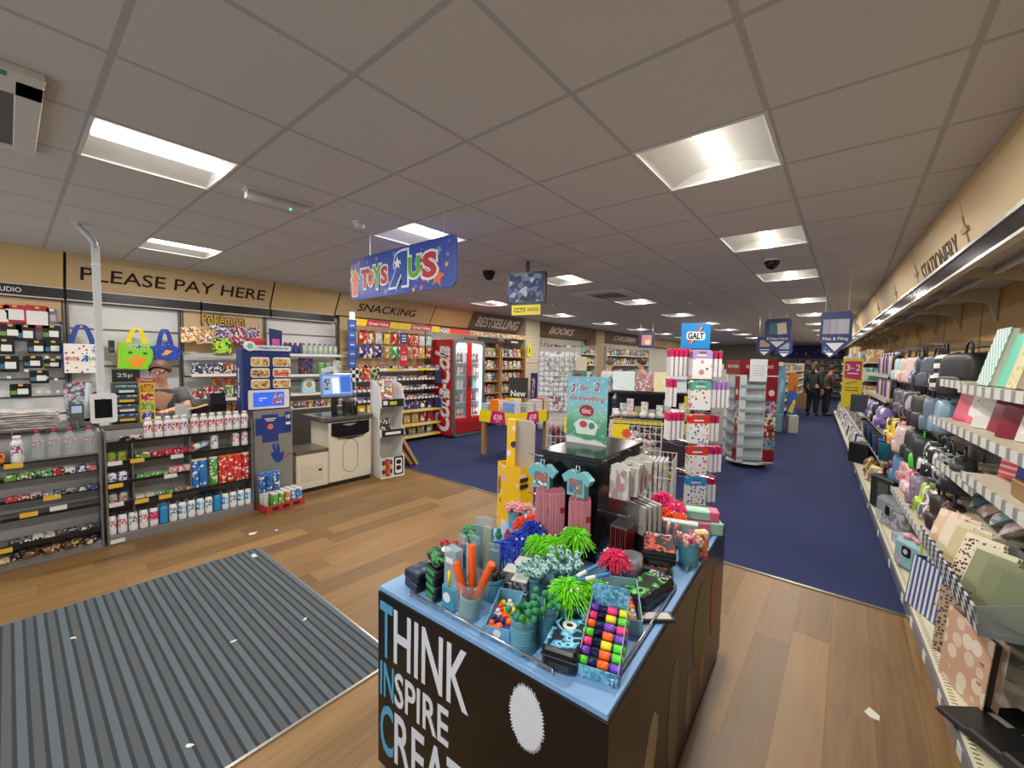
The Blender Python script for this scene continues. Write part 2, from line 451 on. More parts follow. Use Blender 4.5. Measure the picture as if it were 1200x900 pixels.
PAGE = mt('#e6e1d2', .7)
def flatbook(label, x, y, z, w, d, t, m, group, rz=0., rot=None, name='book'):
    """lying flat, spine towards -y"""
    return solid(name, bookm(w, d, t), [m, PAGE], label, 'book', (x, y, z), rz, group, rot)
FACEX = pi/2      # goods built facing -y, turned to face +x
def frame_root(name, label, cat, o, xax, yax, group=None):
    """thing whose local x runs along xax and local y along yax (z out of the face)"""
    X, Y = Vector(xax).normalized(), Vector(yax).normalized(); Z = X.cross(Y)
    m = Matrix((X, Y, Z)).transposed()
    return thing(name, label, cat, o, 0, group, m.to_euler())
# ---------------------------------------------------------------- black promotional plinth with its blue top
TZ = .742; TA = R(2.4)
pl = thing('promotional_plinth', 'black waist-high display plinth with pale blue top and bold slogan on its front', 'display plinth', (-1.358, .873, 0), TA)
WP, DP = .945, 1.56
part('carcass', B().box(0, WP, 0, DP, .03, .722, .002), mt('#0e0b09', .3), pl)
part('top_panel', B().box(.004, WP-.004, .004, DP-.004, .722, TZ-.001, .002), mt('#7fa9d6', .4), pl, label='pale blue top panel')
for x in (.08, WP-.08):
    for y in (.08, DP-.08): part('castor', B().at((x, y, 0)).box(-.02, .02, -.02, .02, 0, .03, .006), BLACK, pl)
LB, LW = mt('#4fa0c6'), mt('#d9dde4')
def front(s, x0, x1, z0, z1, m, nm='lettering'):
    text_fit(s, x1-x0, z1-z0, m, pl, ((x0+x1)/2, -.0015, (z0+z1)/2), FF, nm, .012, .001)
front('T', .016, .092, .478, .69, LB); front('HINK', .1, .478, .482, .686, LW)
front('IN', .018, .1, .318, .452, LB); front('SPIRE', .106, .39, .318, .45, LW)
front('C', .018, .098, .09, .29, LB); front('REATE', .106, .56, .09, .288, LW)
# shaggy pale splash beside the slogan
q = random.Random(3); po = []
for i in range(120):
    a = 2*pi*i/120; k = 1+(q.uniform(.05, .16) if i % 2 else -.03); po.append((.7+.055*k*cos(a), .6+.09*k*sin(a)))
part('splash_print', B().prism(po, -.0016, 0, 'y'), LW, pl, label='pale ragged splash print')
SB = mt('#b5a88a', .4)
def side(poly, m, nm='panel_print'): part(nm, B().prism(poly, WP, WP+.0016, 'x'), m, pl)
def blob(cx, cz, rx, rz_, seed, n=26, w=.14, tilt=0.):
    q = random.Random(seed); o = []
    ph = [q.uniform(0, 6.28) for _ in range(3)]
    for i in range(n):
        a = 2*pi*i/n; k = 1+w*(sin(2*a+ph[0])+.6*sin(3*a+ph[1])); x, z = rx*k*cos(a), rz_*k*sin(a)
        o.append((cx+x*cos(tilt)-z*sin(tilt), cz+x*sin(tilt)+z*cos(tilt)))
    return o
side(blob(.33, .3, .05, .23, 4, tilt=-.35), SB); side(blob(.27, .12, .13, .07, 9), SB); side(blob(.62, .28, .07, .22, 5), mt('#7d7158', .4))
side(blob(1.0, .45, .12, .17, 6), mt('#5f6a38', .4)); side(blob(1.32, .42, .07, .2, 7), mt('#a05a3a', .4)); side(blob(1.1, .2, .05, .1, 8), mt('#a8702f', .4)); side(blob(.85, .2, .05, .12, 10), mt('#8f8468', .4))
def rail(p, q_, z=.76):
    b = B(); b.bar((*p, z), (*q_, z), .004, 6)
    for f in (p, q_): b.bar((*f, TZ-.01), (*f, z), .003, 6)
    part('guard_rail', b, CHROME, pl, label='thin chrome guard rail')
rail((.155, .028), (.765, .028)); rail((WP-.03, .09), (WP-.03, .7)); rail((WP-.03, .86), (WP-.03, 1.47))

# ---- black stand in the middle
st = thing('counter_stand', 'glossy black counter stand with chrome hooks on the blue-topped plinth', 'display stand', (-1.09, 1.575, TZ), TA)
part('body', B().box(.0, .285, 0, .5, 0, .44, .002), mt('#0d0d0f', .22), st)
part('stand_top', B().box(-.012, .297, -.012, .512, .44, .462, .003), mt('#101012', .15), st)
def hk(p, d, L=.09):
    b = B(); p = Vector(p); d = Vector(d); b.bar(p, p+d*L, .0028, 5); b.bar(p+d*L, p+d*(L+.008)+Vector((0, 0, .012)), .0028, 5); part('hook', b, CHROME, st)
for x in (.07, .225):
    for z in (.41, .315): hk((x, 0, z), (0, -1, 0))
for y in (.1, .25, .4):
    for z in (.43, .2): hk((.285, y, z), (1, 0, 0), .1)
for z in (.4, .3, .2): hk((0, .1, z), (-1, 0, 0), .14); hk((0, .28, z), (-1, 0, 0), .14)
sg = thing('promotion_sign', 'snowy green and blue 3 for 2 card standing on the black stand', 'sign', (-1.0, 1.82, 1.2045), R(3))
def sgm():
    n = NT('snow_scene_card'); x, y, z = n.xyz(n.co())
    h = n.math('ADD', z, n.math('MULTIPLY', n.noise(n.co(), 7., 2.), .16))
    c = n.ramp(n.math('MULTIPLY', h, 1/.45), [(0, '#f1f4ee'), (.2, '#e8f0ea'), (.22, '#4f9a6c'), (.42, '#58a577'), (.5, '#86c2a4'), (.62, '#8cc7cf'), (1, '#7cbcd6')])
    vo = n.n('ShaderNodeTexVoronoi', {'Vector': n.co(), 'Scale': 60.}).outputs['Distance']
    n.out(n.mix(n.math('LESS_THAN', vo, .17), c, lin('#f7f8f5')), .3); return n.m
part('card', B().box(-.109, .109, -.003, .003, 0, .338), sgm(), sg)
rd = mt('#b5202f'); wh2 = mt('#f3f1ee')
for s, w, h, x, z in (('3', .026, .042, -.077, .278), ('For', .05, .03, -.015, .282), ('2', .028, .04, .05, .29), ('On Everything', .19, .03, 0, .228)):
    text_fit(s, w+.006, h+.006, wh2, sg, (x, -.0035, z), FF, 'lettering', .02, .0004); text_fit(s, w, h, rd, sg, (x, -.004, z), FF, 'lettering', .004, .0008, shear=.2)
part('badge', B().prism(disc(0, .168, .04, 20, .75), -.0042, -.003, 'y'), rd, sg); text_fit('tinc', .05, .026, wh2, sg, (0, -.005, .168), FF, 'lettering', .01, .0006)
part('gift_print', B().prism([(-.05, .05), (.05, .05), (.066, .1), (.03, .125), (-.035, .125), (-.066, .1)], -.004, -.003, 'y'), mt('#e9efe8'), sg)
part('gift_print', B().prism(disc(-.015, .1, .022, 12, .8), -.0048, -.004, 'y'), mt('#c2504a'), sg); part('gift_print', B().prism(disc(.03, .095, .017, 12), -.0048, -.004, 'y'), mt('#54907a'), sg)
# ---- shirt-shaped cases
TEAL = mt('#79bcc0', .35)
def shirt(x, y, z, side_):
    t = thing('shirt_shaped_case', 'pale teal shirt-shaped case of trinkets hanging on the stand, %s of two' % side_, 'novelty case', (x, y, z), R(8 if side_[0] == 'l' else -4), 'shirt-shaped cases on the black stand')
    o = [(-.05, -.1), (.05, -.1), (.05, -.03), (.066, -.042), (.085, -.01), (.045, .022), (.022, .022), (0, .008), (-.022, .022), (-.045, .022), (-.085, -.01), (-.066, -.042), (-.05, -.03)]
    part('case', B().prism([(a*.86, b*.86) for a, b in o], -.014, .02, 'y'), TEAL, t)
    part('window', B().prism(rrect(.066, .06, .008, 3, 0, -.042), -.0165, -.0145, 'y'), dots('#5d7e84', '#d8572f', '#f0efe8', '#b99a6a', '#6c5b86', scale=70, size=.5, seed=len(side_)), t, label='window showing small bright trinkets')
    part('hanger', B().tube([(-.008, 0, .02), (-.008, 0, .04), (.008, 0, .04), (.008, 0, .02)], .002, 5), WHITE, t)
shirt(-1.045, 1.51, 1.133, 'left'); shirt(-.862, 1.508, 1.136, 'right')
def flatpack(name, label, cat, x, y, z, w, h, d, m, m2, rz=0., group=None, rot=None):
    """slim hanging pack: printed front, header card with a hang hole"""
    t = thing(name, label, cat, (x, y, z), rz, group, rot)
    part('pack', B().box(-w/2, w/2, -d/2, d/2, -h, 0, .002), m, t)
    part('header_card', B().prism([(-w*.5, -.002), (w*.5, -.002), (w*.5, .012), (w*.2, .026), (-w*.2, .026), (-w*.5, .012)], -.0015, .0015, 'y'), m2, t)
    return t
PK = stripes('#e8a4b2', '#c9788a', .011, 0, .6); PK2 = mt('#d98d9d'); PG = 'pink pencil packs on the black stand'
for i, (x, z) in enumerate(((-1.037, 1.035), (-1.012, 1.028), (-.984, 1.03), (-.96, 1.034))):
    t = flatpack('pencil_pack', 'slim pink stationery pack on the stand\'s lower left hook, %s of four' % nth(i, 4), 'stationery pack', x, 1.492+.012*i, z, .05, .19, .012, PK, PK2, R(62), PG)
    part('badge', B().box(.0, .022, -.008, .008, -.09, -.065), mt('#b4333f'), t)
for i, x in enumerate((-.868, -.847, -.826)):
    t = flatpack('pencil_pack', 'slim pink stationery pack on the stand\'s lower right hook, %s of three' % nth(i, 3), 'stationery pack', x, 1.495+.012*i, 1.03, .05, .185, .012, PK, PK2, R(66), PG)
    part('badge', B().box(.0, .022, -.008, .008, -.09, -.065), mt('#b4333f'), t)
for i in range(4):
    flatpack('craft_pack', 'clear boxed kit hanging on the stand\'s right side, %s from the shopfront' % nth(i, 4, 'nearest', 'farthest', ''), 'boxed kit', -.735+.012*(i % 2), 1.65+.075*i, 1.16, .085, .13, .03, pr('#d4d3ce', '#b5b4b6', '#e4e2dc', '#b98a90', scale=26, stretch=(1, 1, .4), seed=i), mt('#d9d7d0'), R(4), 'boxed kits on the black stand')
# ---- pots of pencils
POT = mt('#5d9db4', .4); POT2 = mt('#4b87a0', .4)
def potm(r, h):
    pf = [(r*.96, 0), (r, .004)]
    for j in range(5): z = h*(.3+.09*j); pf += [(r, z), (r*1.025, z+h*.025), (r, z+h*.05)]
    pf += [(r, h*.86), (r*1.04, h*.88), (r*1.0, h*.9), (r*1.03, h*.98), (r*1.03, h), (r*.93, h), (r*.92, h*.1)]
    return mk(('pot', r, h), lambda: B().lathe(pf, 20, True))
def pot(label, x, y, r=.034, h=.1, m=None, rot=None):
    r *= 1.14; h *= 1.05
    t = thing('pencil_pot', label, 'pencil pot', (x, y, TZ), 0, 'ribbed teal pencil pots', rot)
    part('pot', potm(r, h), m or POT, t)
    part('rim_band', mk(('band', r, h), lambda: B().lathe([(r*1.045, h*.9), (r*1.045, h*.925)], 20, True, False)), mt('#9c8f96'), t)
    return t
def pencilm(L): return mk(('pencil', L), lambda: B().cyl(.0036, 0, L, 6))
def topper(kind):
    def f():
        b = B()
        if kind == 'ball': b.ball((0, 0, 0), .0115, 8)
        elif kind == 'puff': [b.ball((.009*cos(a), .009*sin(a), .006*(i % 2)), .0085, 6) for i, a in enumerate((0, 1.3, 2.5, 3.8, 5))]; b.ball((0, 0, .012), .008, 6)
        elif kind == 'eyes': b.ball((0, 0, .0), .0145, 8); b.ball((.006, -.008, .014), .009, 8); b.ball((-.008, .0, .014), .008, 8)
        else: b.cyl(.0045, -.01, .02, 8)
        return b
    return mk(('topper', kind), f)
def fill(x, y, z, n, L, col, tcol, kind, label, group, spread=.024, lean=.3, seed=0, dot=None):
    q = random.Random(seed)
    for i in range(n):
        a = 2*pi*i/n+q.uniform(-.2, .2); rr = spread*math.sqrt(q.uniform(.15, 1)); l = lean*rr/spread
        t = thing('topper_pencil', label, 'pencil', (x+rr*cos(a)*.7, y+rr*sin(a)*.7, z), 0, group, (-l*sin(a), l*cos(a), 0))
        LL = L*q.choice((.9, 1., 1.08)); part('shaft', pencilm(round(LL, 3)), col, t)
        part('topper', topper(kind), tcol, t, (0, 0, LL))
        if dot: part('eye', mk('eyed', lambda: B().ball((.006, -.0155, .016), .0042, 6)), BLACK, t, (0, 0, LL))
DGN = mt('#2f8a56'); STEM = mt('#6fbf3c')
pot('ribbed teal pencil pot nearest the front rail, full of dark green ball-topped pencils', -.723, .965, .034, .098)
fill(-.723, .965, TZ+.02, 12, .105, STEM, DGN, 'ball', 'dark green ball-topped pencil in the pot nearest the front rail', 'ball pencils in the nearest pot', seed=1)
pot('ribbed teal pot just behind the nearest one, holding green ball-topped pencils', -.7, 1.048, .033, .108, POT2)
fill(-.7, 1.048, TZ+.02, 11, .11, STEM, DGN, 'ball', 'dark green ball-topped pencil in the second pot from the front rail', 'ball pencils in the second pot', seed=2)
pot('ribbed teal pot under the big lime spiky pen, behind the ball-topped pencils', -.672, 1.14, .032, .08, POT2)
LIME, ROYAL, ORNG, PINK = mt('#7be21c', .5), mt('#1c46c9', .5), mt('#ff5a17', .5), mt('#f0316d', .5)
def koosh(x, y, z, m, label, seed, r=.065, rot=None):
    t = thing('spiky_pen', label, 'novelty pen', (x, y, z), seed, 'pens with rubber spike heads', rot)
    part('spike_head', koosh_mesh(seed % 3, r), m, t); part('pen_shaft', B().bar((0, 0, -.002), (0, 0, -(z-TZ)+.012), .0045, 6), m, t)
    b = B(); b.ball((-.012, -r*.62, r*.28), .006, 6); b.ball((.012, -r*.62, r*.3), .006, 6); part('eyes', b, WHITE, t)
koosh(-.675, 1.14, .872, LIME, 'lime green spiky-headed pen in the pot behind the ball-topped pencils', 1, .075)
koosh(-.615, 1.215, .862, LIME, 'lime green spiky-headed pen with two blue pens lying across it', 2, .062)
koosh(-.96, 1.375, .86, LIME, 'lime green spiky-headed pen beside the clear stacked boxes', 3, .068)
koosh(-.885, 1.385, .872, LIME, 'lime green spiky-headed pen just left of the pink packs\' lower end', 4, .07)
koosh(-.835, 1.46, .9, LIME, 'lime green spiky-headed pen standing highest against the black stand', 5, .072)
koosh(-1.06, 1.245, .845, ROYAL, 'royal blue spiky-headed pen leftmost of the blue three', 6, .072)
koosh(-1.055, 1.36, .852, ROYAL, 'royal blue spiky-headed pen in the middle of the blue three', 7, .068)
koosh(-1.06, 1.475, .87, ROYAL, 'royal blue spiky-headed pen nearest the black stand', 8, .066)
koosh(-1.16, 1.53, .85, ORNG, 'orange spiky-headed pen left of the black stand, farther left', 9, .05)
koosh(-1.115, 1.565, .862, ORNG, 'orange spiky-headed pen touching the left side of the black stand', 10, .054)
koosh(-.665, 1.47, .862, PINK, 'hot pink spiky-headed pen in the clear pot before the black case', 11, .06)
koosh(-.735, 2.2, .9, mt('#ff2f86', .5), 'hot pink spiky-headed pen behind the stand, above the orange one', 12, .06)
koosh(-.66, 2.17, .88, mt('#f83a86', .5), 'hot pink spiky-headed pen nearest the long mint box', 13, .055)
koosh(-.69, 2.11, .845, ORNG, 'orange spiky-headed pen lying beside the long mint box', 14, .066)
koosh(-.62, 2.1, .842, ORNG, 'orange spiky-headed pen pressed against the mint box end', 15, .055)
pot('small teal pot holding the hot pink spiky pen in front of the black case', -.665, 1.47, .028, .07, mt('#4c8088'))
t = thing('clear_pot', 'clear plastic pot behind the hot pink spiky pen', 'pot', (-.64, 1.57, TZ)); part('pot', B().lathe([(.042, 0), (.045, .1), (.042, .1), (.04, .004)], 18), glass('#cfd8d8', .05, .25), t)
part('contents', B().lathe([(.034, .005), (.036, .045), (.02, .055)], 10), dots('#3b2a30', '#8c2a33', '#3a3a3a', scale=60, size=.4), t)
part('price_label', B().at((.0, -.046, .06), 0).box(-.018, .018, -.001, .001, 0, .02), WHITE, t)
MINT = mt('#a6d3cc', .4)
pot('teal pot of pale mint eyeball pencils nearer the clear boxes', -.865, 1.205, .032, .08, POT2); fill(-.865, 1.205, TZ+.01, 13, .105, mt('#4a6a6a'), MINT, 'eyes', 'pale mint eyeball-topped pencil in the pot nearer the clear boxes', 'eyeball pencils in the left pot', .03, .38, 5, True)
pot('teal pot of pale mint eyeball pencils before the black stand', -.8, 1.315, .032, .085, POT2); fill(-.8, 1.315, TZ+.01, 15, .115, mt('#4a6a6a'), MINT, 'eyes', 'pale mint eyeball-topped pencil in the pot before the black stand', 'eyeball pencils in the right pot', .034, .42, 6, True)
pot('dark-filled teal pot behind the three orange tubes', -.972, 1.105, .034, .075, POT2); fill(-.972, 1.105, TZ+.01, 10, .085, mt('#1a1416'), mt('#2a1a1c'), 'ball', 'dark brown topped pen in the pot behind the orange tubes', 'dark pens behind the orange tubes', .026, .25, 7)
PPK = mt('#efa7ae', .5)
pot('teal pot of pale pink puff pencils farthest left beside the yellow box', -1.322, 1.675, .036, .078); fill(-1.322, 1.675, TZ+.01, 12, .095, mt('#b9808a'), PPK, 'puff', 'pale pink puff-topped pencil in the pot farther from the black stand', 'pink puff pencils in the left pot', .03, .4, 8)
pot('teal pot of pale pink puff pencils nearer the black stand', -1.225, 1.715, .034, .076); fill(-1.225, 1.715, TZ+.01, 12, .098, mt('#b9808a'), PPK, 'puff', 'pale pink puff-topped pencil in the pot nearer the black stand', 'pink puff pencils in the right pot', .03, .4, 9)
pot('smooth teal pot of sweet-shaped pencils beside the right rail', -.5, 1.862, .036, .1)
for i, m in enumerate(('#e86f86', '#f0c7a0', '#e9588f', '#f2e6d6')): fill(-.5, 1.862, TZ+.02, 4, .09, mt('#c75a76'), mt(m), 'eyes', 'pastel sweet-topped pencil in the pot by the right rail', 'sweet pencils by the right rail', .028, .3, 20+i)
pot('teal pot with red-topped pencils at the back left edge', -1.23, 1.145, .03, .065); fill(-1.23, 1.145, TZ+.01, 8, .09, mt('#2b6b4a'), mt('#b8283a'), 'eyes', 'red-topped pencil in the pot at the left edge', 'red pencils at the left edge', .024, .3, 10)
pot('teal pot with jade green knobbly toppers at the left edge', -1.21, 1.27, .032, .085); fill(-1.21, 1.27, TZ+.01, 12, .115, mt('#2b7a5a'), mt('#2fa36f'), 'puff', 'jade knobbly-topped pencil in the pot at the left edge', 'jade pencils at the left edge', .03, .4, 11)
# ---- bag with three orange tubes, leaning
bg = thing('gift_bag_pot', 'teal pot leaning in a clear bag, three orange tubes sticking out', 'pencil pot', (-.955, .962, TZ), 0, None, (0, .12, 0))
part('pot', potm(.036, .088), mt('#6d9d9f', .4), bg); part('clear_bag', B().lathe([(.044, .002), (.05, .06), (.062, .12), (.058, .15)], 14, True, False), glass('#e6edf2', .06, .16), bg)
OT = mt('#f0600f', .55)
for i, (dx, dy, ax, ay, L) in enumerate(((-.012, 0, .05, -.33, .16), (-.01, .022, -.12, -.16, .205), (.0, .008, -.03, .42, .205))):
    t = solid('novelty_tube', B().lathe([(.0135, 0), (.0135, L-.004), (.012, L), (.006, L-.004)], 14), OT, 'fat orange tube in the leaning bag, %s of three' % nth(i, 3, 'leftmost', 'rightmost', '').replace('second', 'middle'), 'novelty tube', (-.952+dx, .965+dy, TZ+.025), 0, 'orange tubes', (ax, ay, 0))
t = thing('clear_pencil_box', 'teal pot with a clear ruler-and-pencil set standing in it, left of the orange tubes', 'pencil set', (-1.04, .962, TZ))
part('pot', B().box(-.034, .034, -.02, .03, 0, .085, .006), mt('#3f94b0'), t); part('clear_sleeve', B().box(-.03, .03, -.012, .026, .08, .215, .003), glass('#b9cfe0', .05, .45), t)
part('pencil', B().bar((.0, -.014, .085), (.002, -.014, .14), .006, 6), mt('#e8d21a'), t); part('print', B().prism(disc(-.004, .045, .018, 10), -.0215, -.02, 'y'), WHITE, t)
part('printed_line', B().box(-.017, .017, -.0135, -.012, .166, .184), WHITE, t)
# ---- stacked tins at the left corner
CG = camo('#141a14', '#2f7d3a', '#58b05a', 30); CN = camo('#12141c', '#1f3f6f', '#3f7aa8', 34)
for i in range(4):
    t = thing('pencil_tin', 'black tin with green panel beside the clear pencil set, %s of the stack' % ['lowest', 'second', 'third', 'topmost'][i], 'pencil tin', (-1.13+.004*(i % 2), .995, TZ+.03*i), R(-16+4*(i % 2)), 'green and black tins')
    part('tin', B().box(-.042, .042, -.05, .05, 0, .029, .004), mt('#15171a', .35), t); part('green_panel', B().box(-.03, .03, -.0525, -.049, .006, .022, .001), mt('#2f9a50'), t)
t = thing('camouflage_case', 'green camouflage pencil case lying on top of the black tins', 'pencil case', (-1.125, 1.01, TZ+.122), R(-24)); part('case', B().box(-.05, .05, -.06, .06, 0, .045, .012), CG, t); part('badge', B().at((-.0, 0, .045)).prism(disc(0, 0, .022, 14, .8), 0, .001, 'z'), WHITE, t); part('zip', B().box(-.052, .052, -.062, .062, .02, .024, .002), BLACK, t)
for i in range(2):
    t = thing('pencil_tin', 'navy blue tin at the left front corner, %s' % ['lower one', 'upper one with pale print'][i], 'pencil tin', (-1.235, .985, TZ+.036*i), R(-8+6*i), 'navy tins')
    part('tin', B().box(-.045, .045, -.05, .05, 0, .034, .005), mt('#161b33', .35), t); part('print', B().box(-.036, .036, -.04, .04, .034, .035), CN, t)
for i, (x, y, h) in enumerate(((-1.13, 1.1, .19), (-1.08, 1.115, .2), (-1.06, 1.17, .26), (-1.12, 1.19, .24), (-1.02, 1.16, .17))):
    t = thing('clear_case', 'upright clear plastic case of pens behind the tins, %s' % nth(i, 5), 'pen case', (x, y, TZ), R(-20+9*i), 'clear pen cases')
    part('sleeve', B().box(-.024, .024, -.01, .01, 0, h, .003), glass('#a9c4c8', .06, .26), t); part('pens', B().box(-.02, .02, -.007, .007, .004, h*.85), stripes(('#c8364f', '#5a7a86', '#d0a82a', '#3e6a74', '#6a8a90')[i], '#7a98a0', .011, 0, .5), t)
# ---- clear boxes
for i, (x, y) in enumerate(((-.95, 1.19), (-.885, 1.16), (-.955, 1.265), (-.9, 1.25))):
    for k in range(2):
        t = thing('clear_box', 'small clear box with white lid between pots and blue spikes, %s column, %s' % (('nearest', 'right', 'far left', 'far right')[i], ('lower', 'upper')[k]), 'small box', (x, y, TZ+.044*k), R(20), 'small clear lidded boxes')
        part('box', B().box(-.028, .028, -.028, .028, 0, .036, .002), pr('#8a7f78', '#4c4038', '#9a948c', scale=50, seed=i), t); part('lid', B().box(-.03, .03, -.03, .03, .036, .043, .002), mt('#c9ccc4'), t)
# ---- open trays of novelty erasers
def tray(label, x, y, rz, w, d, h, m, back=0.):
    t = thing('counter_tray', label, 'open tray', (x, y, TZ), rz)
    b = B(); T = .003
    b.box(-w/2, w/2, -d/2, d/2, 0, T); b.box(-w/2, w/2, -d/2, -d/2+T, T, h); b.box(-w/2, w/2, d/2-T, d/2, T, h+back)
    for s in (-1, 1): b.prism([(-d/2, T), (d/2, T), (d/2, h+back), (-d/2, h)], s*w/2-(T if s > 0 else 0), s*w/2+(T if s < 0 else 0), 'x')
    part('box', b, m, t); return t
def eraser_mesh(k):
    return mk(('eraser', k), lambda: (B().ball((0, 0, .011), .013, 8, .85) if k == 0 else B().prism(star(0, 0, .016, .55), 0, .012, 'z') if k == 1 else B().box(-.011, .011, -.011, .011, 0, .016, .004).ball((0, 0, .02), .009, 6)))
t = tray('small open blue tray of novelty erasers by the front rail', -.84, 1.015, R(24), .085, .17, .042, mt('#6aa6cf'), .03)
part('crest', B().prism(disc(0, .024, .013, 14), -.0865, -.085, 'y'), WHITE, t)
q = random.Random(11)
def erasers(tx, ty, rz, w, d, lay, cols, label, group, z0=.004):
    for L in range(lay):
        for i in range(3):
            for j in range(5):
                u, v = (-.5+(i+.5)/3)*(w-.012), (-.5+(j+.5)/5)*(d-.012)
                c = cols[(0 if v < -d*.1 else 1) if len(cols) > 1 else 0]; c = q.choice(c)
                o = solid('novelty_eraser', eraser_mesh(q.randrange(3)), mt(c[0]), label % c[1], 'eraser', (tx+u*cos(rz)-v*sin(rz), ty+u*sin(rz)+v*cos(rz), TZ+z0+.018*L), q.random()*6, group)
E1 = [('#3a2a7a', 'purple'), ('#e9e6ee', 'white'), ('#d12b3a', 'red'), ('#ff6a1a', 'orange')]; E2 = [('#ff5a1e', 'orange'), ('#f1e9e4', 'white'), ('#d6303c', 'red'), ('#e8de2a', 'yellow')]
erasers(-.84, 1.015, R(24), .085, .17, 2, [E1, E2], '%s novelty eraser in the small blue tray by the front rail', 'erasers in the small blue tray')
t = tray('larger open blue tray of novelty erasers behind the marker box', -.57, 1.315, R(28), .13, .2, .05, mt('#7fa9b8'), .035)
E3 = [('#35277d', 'violet'), ('#f0627e', 'coral pink'), ('#ff8a1c', 'orange'), ('#e94f92', 'pink'), ('#f4c22a', 'yellow'), ('#efe9ea', 'white')]
erasers(-.57, 1.315, R(28), .13, .2, 2, [E3], '%s novelty eraser in the larger tray behind the marker box', 'erasers in the larger blue tray')
# ---- box of chunky highlighters
hb = thing('marker_box', 'blue patterned counter box with rows of chunky neon markers', 'marker box', (-.515, 1.085, TZ), R(16))
HBM = pr('#4f97bd', '#6fb0cd', '#3f7fa8', '#86c3da', scale=60, seed=4); T = .003; w_, d_ = .115, .19
b = B(); b.box(-w_/2, w_/2, -d_/2, d_/2, 0, T); b.box(-w_/2, w_/2, -d_/2, -d_/2+T, T, .035); b.box(-w_/2, w_/2, d_/2-T, d_/2, T, .175)
part('tray', b, HBM, hb)
for s in (-1, 1): part('side_panel', B().prism([(-d_/2, T), (d_/2, T), (d_/2, .14), (-d_/2, .045)], s*w_/2-(T if s > 0 else 0), s*w_/2+(T if s < 0 else 0), 'x'), mt('#8fa7b4'), hb)
part('step', B().prism([(-d_/2+T, T), (d_/2-T, T), (d_/2-T, .1), (-d_/2+T, .012)], -w_/2+T, w_/2-T, 'x'), mt('#5b6f86'), hb)
NEON = [('#ff3f8c', 'pink'), ('#ff6a18', 'orange'), ('#5fe02a', 'green'), ('#f2ea1e', 'yellow'), ('#7a46c8', 'purple')]
def mkb(): b = B(); b.M = Matrix.Rotation(pi/2, 4, 'Y'); b.cyl(.0095, -.03, .006, 8); return b
def mkc(): b = B(); b.M = Matrix.Rotation(pi/2, 4, 'Y'); b.lathe([(.0118, -.004), (.0118, .022), (.007, .028)], 8); return b
q = random.Random(5); SEQ = [[4, 0, 1, 2, 0, 4, 2], [0, 3, 4, 1, 3, 1, 1], [3, 2, 0, 4, 2, 2, 4]]
for i in range(3):
    for j in range(7):
        n_, nm = NEON[SEQ[i][j]]; v = .075-.0245*j; u = (i-1)*.036
        t = thing('neon_marker', '%s capped chunky marker, %s row from the back, %s column of the box' % (nm, nth(j, None, 'first', tail=''), ('left', 'middle', 'right')[i]), 'marker pen', (-.515+u*cos(R(16))-v*sin(R(16)), 1.085+u*sin(R(16))+v*cos(R(16)), TZ+.069+.49*v), R(16+(180 if i == 0 else 0)), 'chunky neon markers')
        part('barrel', mk('markerbarrel', mkb), mt('#2e2a66', .35), t, (.0, 0, 0)); part('cap', mk('markercap', mkc), mt(n_, .35), t)
# ---- zipped hard cases
def hardcase(label, x, y, rz, w, d, h, m, dz=0., rot=None, badge=True):
    t = thing('pencil_case', label, 'pencil case', (x, y, TZ+dz), rz, 'hard zipped pencil cases')
    part('shell', B().box(-w/2, w/2, -d/2, d/2, 0, h, .012), mt('#10131c', .3), t); part('patterned_lid', B().box(-w/2+.006, w/2-.006, -d/2+.006, d/2*.55, h-.001, h+.002, .001), m, t)
    part('logo_strip', B().box(-w/2+.01, w/2-.01, d/2*.6, d/2-.012, h-.001, h+.002, .001), pr('#20242c', '#d8d8d6', '#3a4048', scale=70), t)
    part('zip', B().box(-w/2-.001, w/2+.001, -d/2-.001, d/2+.001, h*.55, h*.6, .001), mt('#2c303a'), t)
    part('front_label', B().box(-w*.3, w*.3, -d/2-.002, -d/2+.001, h*.12, h*.4), stripes('#3a3e46', '#15171c', .006, 2, .6), t)
    if badge:
        part('badge', B().prism(disc(-.0, -d*.12, w*.2, 16), h+.002, h+.004, 'z'), WHITE, t); part('badge_print', B().prism(disc(-.0, -d*.12, w*.1, 10, .7), h+.004, h+.005, 'z'), BLACK, t)
    return t
hardcase('navy hard pencil case with sky blue camouflage lid at the front right', -.625, 1.09, R(15), .105, .29, .07, camo('#13202c', '#4aa0c8', '#8fd0e6', 26))
hardcase('black hard pencil case with bright green camouflage lid beside the right rail', -.535, 1.48, R(-8), .1, .23, .06, camo('#14180f', '#3aa23a', '#7fdc5a', 22), badge=False)
for k in range(2): hardcase('black hard pencil case with red splash lid, %s' % ('lower of the two' if k == 0 else 'topmost by the spiral notebooks'), -.59+.01*k, 1.7+.012*k, R(14+6*k), .13, .2, .06, camo('#131315', '#b8402f', '#d8664a', 26), dz=.064*k, badge=False)
t = thing('boxed_card', 'flat grey boxed pen set lying under the green camouflage case', 'boxed set', (-.468, 1.375, TZ), R(40)); part('box', B().box(-.06, .06, -.025, .025, 0, .012, .001), mt('#2a2a2c'), t); part('label', B().box(-.05, .05, -.018, .018, .012, .0128), mt('#c9c6c0'), t)
